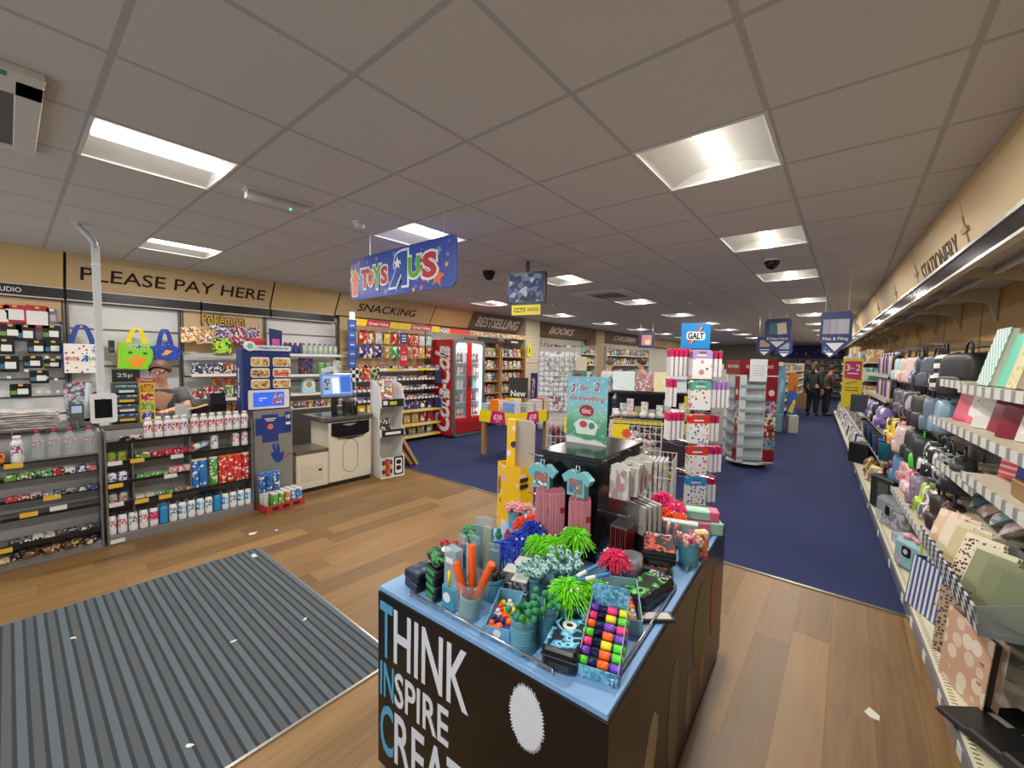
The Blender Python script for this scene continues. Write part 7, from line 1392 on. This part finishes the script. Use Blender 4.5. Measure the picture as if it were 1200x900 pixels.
# ---------------------------------------------------------------- things on and under the ceiling
def cassette(label, x, y, s, k=.55):
    t = thing('air_cassette', label, 'air conditioner', (x, y, ZC)); b = B()
    for a in (-1, 1): b.box(min(a*s, a*s*.55), max(a*s, a*s*k), -s, s, -.03, .0, .004); b.box(-s*k, s*k, min(a*s, a*s*k), max(a*s, a*s*k), -.03, 0, .004)
    part('frame', b, mt('#d4d0c6', .4), t); part('grille', B().box(-s*k, s*k, -s*k, s*k, -.022, -.004), stripes('#2a2826', '#5a5650', .03, 0, .6), t); b = B()
    for a in (-.2, .2): b.box(-s*k, s*k, a*s-.006, a*s+.006, -.028, -.02)
    for a in ((-.75, .75) if k < .6 else ()): b.box(-s*.5, s*.5, a*s-.02, a*s+.02, -.034, -.03)
    part('bars', b, mt('#8f8b82'), t); part('sticker', B().box(s*.88, s*.96, s*.7, s*.8, -.0315, -.03), mt('#1f7a5a'), t)
cassette('ceiling air conditioner cassette nearest the shopfront, above the mat', -2.98, -.36, .49, .84); cassette('beige ceiling air conditioner cassette deeper in the shop beside the screen', -3.03, 6.13, .45)
t = thing('emergency_light', 'clear-cased emergency light on the ceiling before the pay sign', 'emergency light', (-3.07, 1.2, ZC), R(86)); part('base', B().box(-.2, .2, -.045, .045, -.012, 0), mt('#d8d6d0'), t); part('diffuser', B().prism([(-.04, -.012), (.04, -.012), (.028, -.06), (-.028, -.06)], -.19, .19, 'x'), glass('#d8d8d4', .1, .45), t); part('indicator', B().ball((.08, 0, -.062), .006, 6), glow('#3aff6a', 4.), t)
for i, (x, y, r, nm) in enumerate(((-3.09, 1.815, .05, 'white smoke detector on the ceiling left of the star sign'), (-2.2, 7.6, .05, 'white smoke detector on the ceiling past the beige cassette'), (-4.4, 6.6, .045, 'small ceiling detector before the books fascia'))):
    t = thing('smoke_detector', nm, 'smoke detector', (x, y, ZC)); part('base', B().lathe([(r, -.015), (r, 0)], 16), WHITE, t); part('head', B().lathe([(r*.55, -.05), (r*.85, -.035), (r*.9, -.015)], 16), mt('#dcdad4'), t)
for x, y, nm in ((-3.478, 3.772, 'black dome camera on the ceiling left of the hanging screen'), (-.658, 4.941, 'black dome camera on the ceiling between the aisle lights')):
    t = thing('dome_camera', nm, 'security camera', (x, y, ZC)); part('base', B().cyl(.075, -.03, 0, 16), mt('#2a2a2c' if x < -1 else '#d4d2cc'), t); part('dome', B().lathe([(.012, -.11), (.045, -.095), (.068, -.06), (.072, -.03)], 16), mt('#0c0c0e', .08), t)
def star_print(t, pts, y):
    for x, z, r, m, a in pts: part('star_print', B().prism(star(x, z, r, .45, a), y-.001, y, 'y'), m, t)
ts = thing('hanging_shop_sign', 'large blue star-patterned hanging sign with multicoloured shop name and arrow', 'hanging sign', (-2.94, 2.06, 2.33))
TB = mt('#3a56b0', .35); W, H = 1.44, .375
part('board', B().prism(rrect(W, H, .06, 5), 0, .012, 'y'), TB, ts); q = random.Random(12); LBL = mt('#8299e0', .35); YL, OR_ = mt('#f2c14a'), mt('#ee7a3a')
star_print(ts, [(q.uniform(-.66, .66), q.uniform(-.16, .16), q.uniform(.012, .045), LBL, q.uniform(0, 72)) for i in range(42)], 0)
star_print(ts, [(.52, -.1, .085, OR_, 80), (.35, -.1, .028, OR_, 100), (.33, -.165, .03, OR_, 80), (.41, -.12, .018, YL, 90), (.62, -.02, .028, YL, 100), (.23, -.17, .024, YL, 90), (-.69, .07, .04, YL, 90), (-.62, .12, .03, OR_, 70), (-.56, .155, .025, OR_, 90), (-.5, .165, .02, OR_, 90)], -.001)
ar = [(-.045, -.13), (.045, -.13), (.045, .02), (.085, .02), (0, .125), (-.085, .02), (-.045, .02)]
part('arrow_outline', B().prism([(x*1.1-.635, z*1.0-.03) for x, z in ar], -.003, -.002, 'y'), mt('#f4f3ef'), ts); part('arrow', B().prism([(x*.88-.635, z*.9-.032) for x, z in ar], -.004, -.003, 'y'), OR_, ts)
toyslogo(ts, 1.02, -.004, .0)
for x in (-.4, .58): part('wire', B().bar((x, .006, .18), (x, .006, .365), .003), WHITE, ts)
cc = thing('security_screen', 'hanging screen showing camera pictures with a yellow CCTV plate', 'screen', (-2.765, 3.6, 2.4), R(14), None)
part('casing', B().prism(rrect(.45, .345, .008, 2), 0, .04, 'y'), mt('#121214', .3), cc); scr = part('picture', B().box(-.2, .2, -.002, 0, -.145, .15), pr('#2a3a6a', '#4a5a74', '#8a94a4', '#6a7080', '#2a3040', '#3a4a9a', scale=16), cc); part('mount_pole', B().box(-.015, .015, .02, .05, .17, .295), mt('#3a3a3c'), cc)
n = NT('camera_picture'); vo = n.n('ShaderNodeTexVoronoi', {'Vector': n.co(), 'Scale': 22.}); c_ = n.ramp(n.xyz(vo.outputs['Color'])[0], [(0, '#26365e'), (.3, '#6a748a'), (.5, '#3a4660'), (.7, '#aab2c0'), (.85, '#20263a'), (.95, '#3a56c0')], True); n.out(lin('#101014'), .6, **{'Emission Color': c_, 'Emission Strength': .45}); setm(scr, n.m)
part('yellow_plate', B().box(-.17, .17, .0, .01, -.29, -.18), mt('#e9d820'), cc); text_fit('CCTV', .14, .05, BLACK, cc, (-.07, -.002, -.235), FF, 'lettering', .02, .001); part('printed_line', B().box(.02, .15, -.001, 0, -.25, -.215), mt('#b0a21c'), cc)
def aisle(label, x, y, z0, z1, w, s, m, rz=0.):
    """navy shield-shaped aisle sign hung from the ceiling"""
    t = thing('aisle_sign', label, 'hanging sign', (x, y, z0), rz, None); h = z1-z0; sh = [(-w/2, h*.3), (0, 0), (w/2, h*.3), (w/2, h*.93), (w*.42, h), (-w*.42, h), (-w/2, h*.93)]
    part('board', B().prism(sh, 0, .012, 'y'), mt('#26356e', .4), t); part('white_arrow', B().prism([(-w*.28, h*.27), (w*.28, h*.27), (0, h*.07)], -.002, 0, 'y'), mt('#e6e6e2'), t); s and text_fit(s, w*.78, h*.09, mt('#dfe2ea'), t, (0, -.002, h*.36), FF, 'lettering', .01, .001)
    if not s: part('printed_line', B().box(-w*.3, w*.3, -.002, 0, h*.34, h*.38), mt('#dfe2ea'), t)
    if m == 'd':
        for a, x_, c in ((R(4), -.14, '#3f7a74'), (R(-6), .14, '#e8d8c8')): part('picture', B().at((x_*w*1.1, -.002-.001*(x_ > 0), h*.68), 0, 0, a).box(-w*.17, w*.17, -.001, .0, -h*.18, h*.18), mt(c), t)
    elif m == 'f':
        for k in range(3): part('picture', B().box(-w*.4+w*(0, .22, .44)[k], -w*.4+w*(.21, .43, .8)[k], -.003, 0, h*.48, h*.82), mt(('#9a9aa4', '#a8a8b2', '#b4b2ba')[k]), t)
    else: part('picture', B().box(-w*.3, w*.3, -.003, 0, h*.5, h*.85), mt(m), t)
    for sx in (-.35, .35): part('wire', B().bar((sx*w, .006, h), (sx*w, .006, ZC-z0), .003), CHROME, t)
aisle('navy shield-shaped aisle sign lettered diaries', -.93, 8., 1.87, 2.375, .37, 'Diaries', 'd'); aisle('navy shield-shaped aisle sign lettered files and filing', -.125, 5.5, 1.74, 2.19, .27, 'Files & Filing', 'f')
aisle('navy aisle sign lettered art and craft, behind the filing sign', -.27, 9.2, 1.76, 2.1, .24, 'Art & craft', '#c8ccd8'); aisle('navy aisle sign behind the diaries sign, left one', -1.52, 11., 1.8, 2.25, .32, '', '#a89a7a'); aisle('navy aisle sign behind the diaries sign, right one', -1.2, 11.6, 1.78, 2.2, .32, '', '#8a94a8')
t = thing('hanging_board', 'square purple-framed hanging board with a rose picture above the book area', 'hanging sign', (-3.9, 10., 1.97), R(35)); part('frame', B().box(-.19, .19, 0, .02, 0, .37), mt('#2c2a5a'), t); part('picture', B().box(-.12, .12, -.002, 0, .07, .32), mt('#c88a84'), t); part('print', B().box(-.03, .08, -.003, -.002, .09, .2), mt('#e8c8a8'), t); part('wire', B().bar((-.15, .01, .37), (-.15, .01, .72), .003).bar((.15, .01, .37), (.15, .01, .72), .003), CHROME, t)
# ---------------------------------------------------------------- deeper shop
q = random.Random(90); BC = [('#7fa58a', 'green'), ('#c8b04a', 'yellow'), ('#b04a4a', 'red'), ('#4a6a9a', 'blue'), ('#d8d0c0', 'cream'), ('#8a5a7a', 'purple'), ('#c87a4a', 'orange'), ('#5a8a9a', 'teal')]
def gondola(label, x, y0, y1, zs, facing, gname, n, h=.24, end=None, kind='boxed_game'):
    """double-deep shelf run along y; facing +1 looks to +x, -1 to -x"""
    t = thing('shelf_run', label, 'shelving unit', (x, y0, 0), 0); L = y1-y0; s = facing
    part('back_panel', B().box(-.02, .02, 0, L, 0, zs[-1]+.3), mt('#b8b2a6'), t)
    for y in (0, L): part('end_panel', B().box(min(0, s*.4), max(0, s*.4), y-.015, y+.015, 0, zs[-1]+.3), end or mt('#c9c4b8'), t)
    for z in zs: part('shelf', B().box(min(0, s*.42), max(0, s*.42), .02, L-.02, z-.03, z), mt('#cfcabc'), t)
    for k, z in enumerate(zs):
        for i in range(n):
            c, nm = BC[(i*3+k*5+n) % 8]; hh = h*(.75+.25*((i*7+k*3) % 5)/4)
            pack('%s boxed item, %s shelf up, %s, on %s' % (nm, nth(k, None, 'first', tail=''), nth(i, n, 'nearest', 'farthest', ''), gname), x+s*.28, y0+.08+(L-.16)*(i+.5)/n, z+.002, (L-.2)/n*.86, .16, hh, pr(c, c, '#dcd4c4', '#3a3634', scale=9, seed=i+k), 'goods on '+gname, kind, 'boxed item', FACEX if s > 0 else -FACEX)
gondola('left wall shelving under the dark books fascia', -6.95, 9.35, 12.45, (.3, .7, 1.1, 1.5, 1.85), 1, 'the shelving under the books sign', 14)
gondola('left wall shelving under the dark children fascia', -6.95, 13.25, 17.2, (.3, .7, 1.1, 1.5, 1.85), 1, 'the shelving under the children sign', 14)
gondola('low shelf run in the middle of the book area', -3.6, 11., 15., (.25, .6, .95, 1.3), 1, 'the middle low shelf run', 12)
gondola('pale shelf run on the left of the far aisle', -1.9, 14.5, 22., (.2, .5, .8, 1.1, 1.4), 1, 'the far aisle\'s left shelf run', 12, end=mt('#d9d5c8'))
gondola('shelf run on the left of the aisle behind the voucher tower', -2.1, 9., 13., (.2, .55, .9, 1.2), 1, 'the shelf run behind the voucher tower', 10)
for i, (x, y, z1, w, m, nm) in enumerate(((-1.3, 12., 1.6, .26, '#5f93a8', 'pale teal'), (-1.05, 12.3, 1.45, .2, '#d07a2a', 'orange'), (-1.02, 12.0, 1.0, .2, '#3a5fa8', 'blue and yellow'))):
    t = thing('cardboard_standee', '%s cardboard display standing past the voucher tower' % nm, 'cardboard display', (x, y, 0), R(10*i), 'cardboard displays in the far aisle'); part('panel', B().prism([(-w/2, 0), (w/2, 0), (w/2, z1*.9), (w*.3, z1), (-w*.3, z1), (-w/2, z1*.9)], 0, .03, 'y'), mt(m), t); part('tray', B().box(-w/2, w/2, -.22, 0, 0, .42, .004), mt('#7fa8b8' if i == 0 else '#c8c2b4'), t); part('print', B().prism([(-w*.4, .5), (w*.1, .45), (w*.4, z1*.75), (w*.2, z1*.8)], -.003, 0, 'y'), mt(('#8fb8c4', '#b5521e', '#e8c83a')[i]), t)
t = thing('yellow_end_board', 'yellow panel at the end of the book area behind the activity spinner', 'offer panel', (-2.55, 8.6, 0), R(25)); part('panel', B().box(-.16, .16, 0, .03, 0, 1.75), mt('#e2cf3a'), t); part('print', B().box(-.12, .12, -.003, 0, 1.1, 1.3), mt('#2e2a20'), t)
sbn = thing('star_banner', 'navy banner with scattered red and white stars across the back wall', 'banner', (-1.4, 27.6, 2.02)); part('board', B().box(-1.6, 1.4, 0, .05, 0, .66), mt('#22307e', .5), sbn)
star_print(sbn, [(q.uniform(-1.5, 1.3), q.uniform(.08, .58), q.uniform(.03, .07), mt(('#d84a4a', '#e4e4ea', '#e0b04a')[i % 3]), q.uniform(0, 72)) for i in range(40)], 0)
t = thing('back_shelving', 'tall dark shelving of toys across the back wall under the star banner', 'shelving unit', (-1.5, 27.5, 0)); part('back_panel', B().box(-1.6, 1.5, 0, .05, 0, 2.0), mt('#8f8a80'), t)
for z in (.3, .65, 1.0, 1.35, 1.7): part('shelf', B().box(-1.6, 1.5, -.4, 0, z-.03, z), mt('#cfcabc'), t)
for k, z in enumerate((.3, .65, 1.0, 1.35, 1.7)):
    for i in range(10):
        c = ('#1c1c20', '#5a2a34', '#c8c4bc', '#2a2a30', '#7a6a5a')[(i+k*2) % 5]; pack('dark boxed toy, %s back wall shelf up, %s' % (nth(k, None, 'first', tail=''), nth(i, 10)), -2.9+.3*i, 27.28, z+.002, .24, .2, .2, pr(c, c, '#a8a098', scale=8, seed=i), 'toys on the back wall shelving', 'boxed_toy', 'boxed toy')
t = thing('exit_sign', 'small green and white exit sign on the back wall', 'exit sign', (-3.3, 27.98, 2.15)); part('panel', B().box(-.25, .25, -.02, 0, 0, .22), mt('#1f8a5a'), t); part('running_figure', B().prism([(-.06, .04), (0, .09), (.06, .04), (.03, .11), (.08, .13), (.0, .18), (-.08, .12)], -.022, -.02, 'y'), WHITE, t)
# ---------------------------------------------------------------- people
def skin(name, V, E, mats, parent, root, sub=2):
    """one smooth surface grown round a joint graph"""
    ids = list(V); me = bpy.data.meshes.new(name); me.from_pydata([V[i][0] for i in ids], [(ids.index(a), ids.index(b)) for a, b in E], [])
    o = bpy.data.objects.new(name, me); COL.objects.link(o); o.modifiers.new('s', 'SKIN').use_smooth_shade = True
    sv = me.skin_vertices[0].data
    for k, i in enumerate(ids):
        r = V[i][1]; sv[k].radius = (r, r) if not isinstance(r, tuple) else r; sv[k].use_root = (i == root)
    o.modifiers.new('u', 'SUBSURF').levels = sub
    dg = bpy.context.evaluated_depsgraph_get(); m2 = bpy.data.meshes.new_from_object(o.evaluated_get(dg)); bpy.data.objects.remove(o)
    m2.materials.clear(); return part(name, m2, mats, parent)
def lerp(a, b, t): return tuple(a[i]+(b[i]-a[i])*t for i in range(3))
def person(label, loc, rz, skin_h, hair_h, top, legs, arms, lean=0., head=(0, 0, 0), long_hair=0, shirt_len=0., sleeve=1., tall=1.7, glasses=False):
    """faces -y; arms = ((elbow, wrist) left, right) in body space"""
    k = tall/1.7; t = thing('person', label, 'person', loc, rz); S = lambda x, y, z: (x*k, (y-lean*max(0, z-.95))*k, z*k)
    J = {'pel': (S(0, 0, .95), .115), 'ab': (S(0, 0, 1.1), .11), 'ch': (S(0, -.01, 1.3), .12), 'nb': (S(0, .01, 1.44), .062)}
    hd = lambda x, y, z: tuple(a+b*k for a, b in zip(S(0, 0, 1.45), (x+head[0]*(z-1.45)/.15, y+head[1]*(z-1.45)/.15, z-1.45)))
    J.update({'nk': (hd(0, .005, 1.5), .052), 'jw': (hd(0, -.026, 1.56), .076), 'hm': (hd(0, -.012, 1.62), .088), 'cr': (hd(0, .005, 1.665), .066)})
    E = [('pel', 'ab'), ('ab', 'ch'), ('ch', 'nb'), ('nb', 'nk'), ('nk', 'jw'), ('jw', 'hm'), ('hm', 'cr')]
    for s, (el, wr) in zip((-1, 1), arms):
        n_ = 'L' if s < 0 else 'R'; sh = S(s*.175, 0, 1.38); el = S(*el); wr = S(*wr)
        J.update({'sh'+n_: (sh, .058), 'el'+n_: (el, .042), 'wr'+n_: (wr, .028)}); d = (Vector(wr)-Vector(el)).normalized(); sd = d.cross(Vector((0, 0, 1)) if abs(d.z) < .8 else Vector((0, 1, 0))).normalized(); pm = Vector(wr)+d*.05*k
        J['pm'+n_] = (tuple(pm), (.034, .02)); E += [('ch', 'sh'+n_), ('sh'+n_, 'el'+n_), ('el'+n_, 'wr'+n_), ('wr'+n_, 'pm'+n_)]
        cu = d.cross(sd)*-.3
        for f, (o_, L) in enumerate(((-.028, .07), (-.01, .08), (.01, .075), (.027, .06))):
            a = pm+sd*o_*k+d*.03*k; b_ = a+(d+cu)*L*.5*k; c = b_+(d+cu*2.5).normalized()*L*.5*k; J.update({f'{n_}{f}a': (tuple(a), .011), f'{n_}{f}b': (tuple(b_), .0095), f'{n_}{f}c': (tuple(c), .008)}); E += [('pm'+n_, f'{n_}{f}a'), (f'{n_}{f}a', f'{n_}{f}b'), (f'{n_}{f}b', f'{n_}{f}c')]
        a = Vector(wr)+d*.03*k-sd*.04*k; b_ = a+(d-sd*.6)*.04*k; J.update({n_+'ta': (tuple(a), .013), n_+'tb': (tuple(b_), .01)}); E += [('wr'+n_, n_+'ta'), (n_+'ta', n_+'tb')]
        hp, kn, an = S(s*.095, 0, .88), S(s*.105, -.02, .49), S(s*.11, .02, .08)
        J.update({'hp'+n_: (hp, .095), 'kn'+n_: (kn, .06), 'an'+n_: (an, .04), 'to'+n_: (S(s*.13, -.13, .035), .035)}); E += [('pel', 'hp'+n_), ('hp'+n_, 'kn'+n_), ('kn'+n_, 'an'+n_), ('an'+n_, 'to'+n_)]
    J = {i: (p, (r*k if not isinstance(r, tuple) else (r[0]*k, r[1]*k))) for i, (p, r) in J.items()}
    SK = mt(skin_h, .5); skin('body', J, E, SK, t, 'pel')
    g = lambda i, a=.016: (J[i][0], J[i][1]+a*k)
    V = {'pel': (J['pel'][0], (.15*k, .13*k)), 'ab': (J['ab'][0], (.155*k, .125*k)), 'ch': (J['ch'][0], (.165*k, .135*k)), 'nb': (S(0, .01, 1.41), .075*k)}; E2 = [('pel', 'ab'), ('ab', 'ch'), ('ch', 'nb')]
    if shirt_len: V['hem'] = (S(0, 0, .95-shirt_len), (.16*k, .14*k)); E2.append(('hem', 'pel'))
    for n_ in 'LR':
        e = lerp(J['sh'+n_][0], J['el'+n_][0], min(1, sleeve*2)); V['sh'+n_] = g('sh'+n_, .02); V['e'+n_] = (e, .062*k); E2 += [('ch', 'sh'+n_), ('sh'+n_, 'e'+n_)]
        if sleeve > .5: V['w'+n_] = (lerp(J['el'+n_][0], J['wr'+n_][0], .92), .045*k); E2.append(('e'+n_, 'w'+n_))
    skin('top', V, E2, top, t, 'pel')
    V = {'pel': (S(0, 0, .98), (.15*k, .13*k))}; E2 = []
    for n_ in 'LR': V.update({'hp'+n_: g('hp'+n_, .018), 'kn'+n_: g('kn'+n_, .022), 'an'+n_: g('an'+n_, .024)}); E2 += [('pel', 'hp'+n_), ('hp'+n_, 'kn'+n_), ('kn'+n_, 'an'+n_)]
    skin('trousers', V, E2, legs, t, 'pel')
    for s in (-1, 1): c = S(s*.12, -.07, .045); part('shoe', B().ball(c, .05*k, 10, .85, .95, 2.6), mt('#1c1a1a', .4), t)
    hm = Vector(J['hm'][0]); b = B()
    def hf(u, v):
        a = 2*pi*u; th_ = v*pi*(.62 if True else .6); front = max(0, -sin(a))
        th_ *= 1-.36*front; r = .108*k; return (hm.x+r*.95*sin(th_)*cos(a), hm.y+.012*k+r*1.1*sin(th_)*sin(a), hm.z+.02*k+r*1.02*cos(th_))
    b.grid(hf, 16, 8)
    if long_hair == 1: b.tube([hm+Vector((0, .09, -.0))*k, hm+Vector((0, .11, -.1))*k, hm+Vector((0, .1, -.26))*k], .06*k, 8, r2=.05*k)
    if long_hair == 2: b.ball(tuple(hm+Vector((0, .1, .06))*k), .05*k, 8)
    part('hair', b, mt(hair_h, .6), t)
    part('nose', B().ball(tuple(hm+Vector((0, -.105, -.02))*k), .014*k, 8, 1.5), SK, t)
    for s in (-1, 1):
        part('ear', B().ball(tuple(hm+Vector((s*.088, .0, -.02))*k), .02*k, 8, 1.4, .5), SK, t); e = hm+Vector((s*.033, -.088, .006))*k
        part('eye', B().ball(tuple(e), .011*k, 8), mt('#e8e4e0'), t); part('iris', B().ball(tuple(e+Vector((0, -.008, 0))*k), .005*k, 6), mt('#2a2018'), t)
    part('mouth', B().ball(tuple(hm+Vector((0, -.088, -.068))*k), .018*k, 8, .35, 1.2, .5), mt('#a85a54'), t)
    if glasses:
        b = B()
        for s in (-1, 1): b.tube([tuple(hm+Vector((s*.035+.027*cos(a*pi/5), -.104, .004+.02*sin(a*pi/5)))*k) for a in range(10)], .003, 4, True); b.bar(tuple(hm+Vector((s*.062, -.1, .008))*k), tuple(hm+Vector((s*.092, .0, .008))*k), .0025)
        b.bar(tuple(hm+Vector((-.01, -.106, .006))*k), tuple(hm+Vector((.01, -.106, .006))*k), .003); part('glasses', b, BLACK, t)
    return t
DOWN = (((-.22, .02, 1.1), (-.23, -.04, .86)), ((.22, .02, 1.1), (.23, -.04, .86)))
person('cashier in a grey T-shirt and glasses bending over the serving counter', (-5.74, 1.07, -.1), R(68), '#d8a68a', '#5a3e2a', mt('#55585e', .7), mt('#22242a'), (((-.25, -.14, 1.22), (-.13, -.4, 1.2)), ((.25, -.14, 1.22), (.1, -.42, 1.2))), .3, (0, -.03, 0), 2, 0, .38, 1.6, True)
t = solid('tan_folder', B().grid(lambda u, v: (-.14+.28*u, -.1+.2*v, .05*u*u), 6, 2).grid(lambda u, v: (.14-.28*u, -.1+.2*v, .05*(1-u)**2-.008), 6, 2), mt('#c9a06a'), 'curved tan folder held open by the cashier', 'folder', (-5.33, 1.2, 1.03), R(80))
person('man in a pale striped shirt browsing, seen from behind', (-4.25, 8.6, 0), R(150), '#c89a80', '#6a5a4a', stripes('#a8b4c0', '#dfe3e8', .03, 0, .4), mt('#1b2030'), (((-.24, -.1, 1.12), (-.16, -.34, 1.1)), ((.24, -.1, 1.12), (.16, -.34, 1.1))), .12, (0, -.03, 0), 0, 0, 1., 1.66)
person('woman in a peach top with tied-up dark hair browsing the gifts', (-3.55, 9.0, 0), R(-60), '#d8a88c', '#3a2418', mt('#d8b49a', .6), mt('#2a2a34'), (((-.23, -.08, 1.12), (-.16, -.3, 1.05)), ((.23, -.08, 1.12), (.16, -.3, 1.05))), .08, (0, -.02, 0), 2, 0, 1., 1.66)
person('shopper in a long dark green coat with a brown bag far down the aisle', (-.85, 16.35, 0), R(165), '#b88a70', '#4a3020', mt('#1f2a26', .7), mt('#15161c'), DOWN, .03, (0, -.01, 0), 1, .25, 1., 1.7)
person('shopper in a brown jacket leaning to the shelf far down the aisle', (-.52, 16.8, 0), R(110), '#b08468', '#1c1614', mt('#4a3a2a', .7), mt('#181a22'), (((-.24, -.1, 1.12), (-.12, -.35, 1.15)), ((.24, -.1, 1.12), (.2, -.36, 1.1))), .2, (0, -.03, 0), 0, .05, 1., 1.6)
t = thing('shopping_bag', 'brown paper shopping bag carried beside the green-coated shopper', 'shopping bag', (-1.14, 16.2, .22), R(10)); part('bag', B().box(-.14, .14, -.07, .07, 0, .5, .004), mt('#8f6f48'), t); part('handle', B().tube([(-.06, 0, .5), (-.05, 0, .62), (.05, 0, .62), (.06, 0, .5)], .006, 5), mt('#7a5c3a'), t)
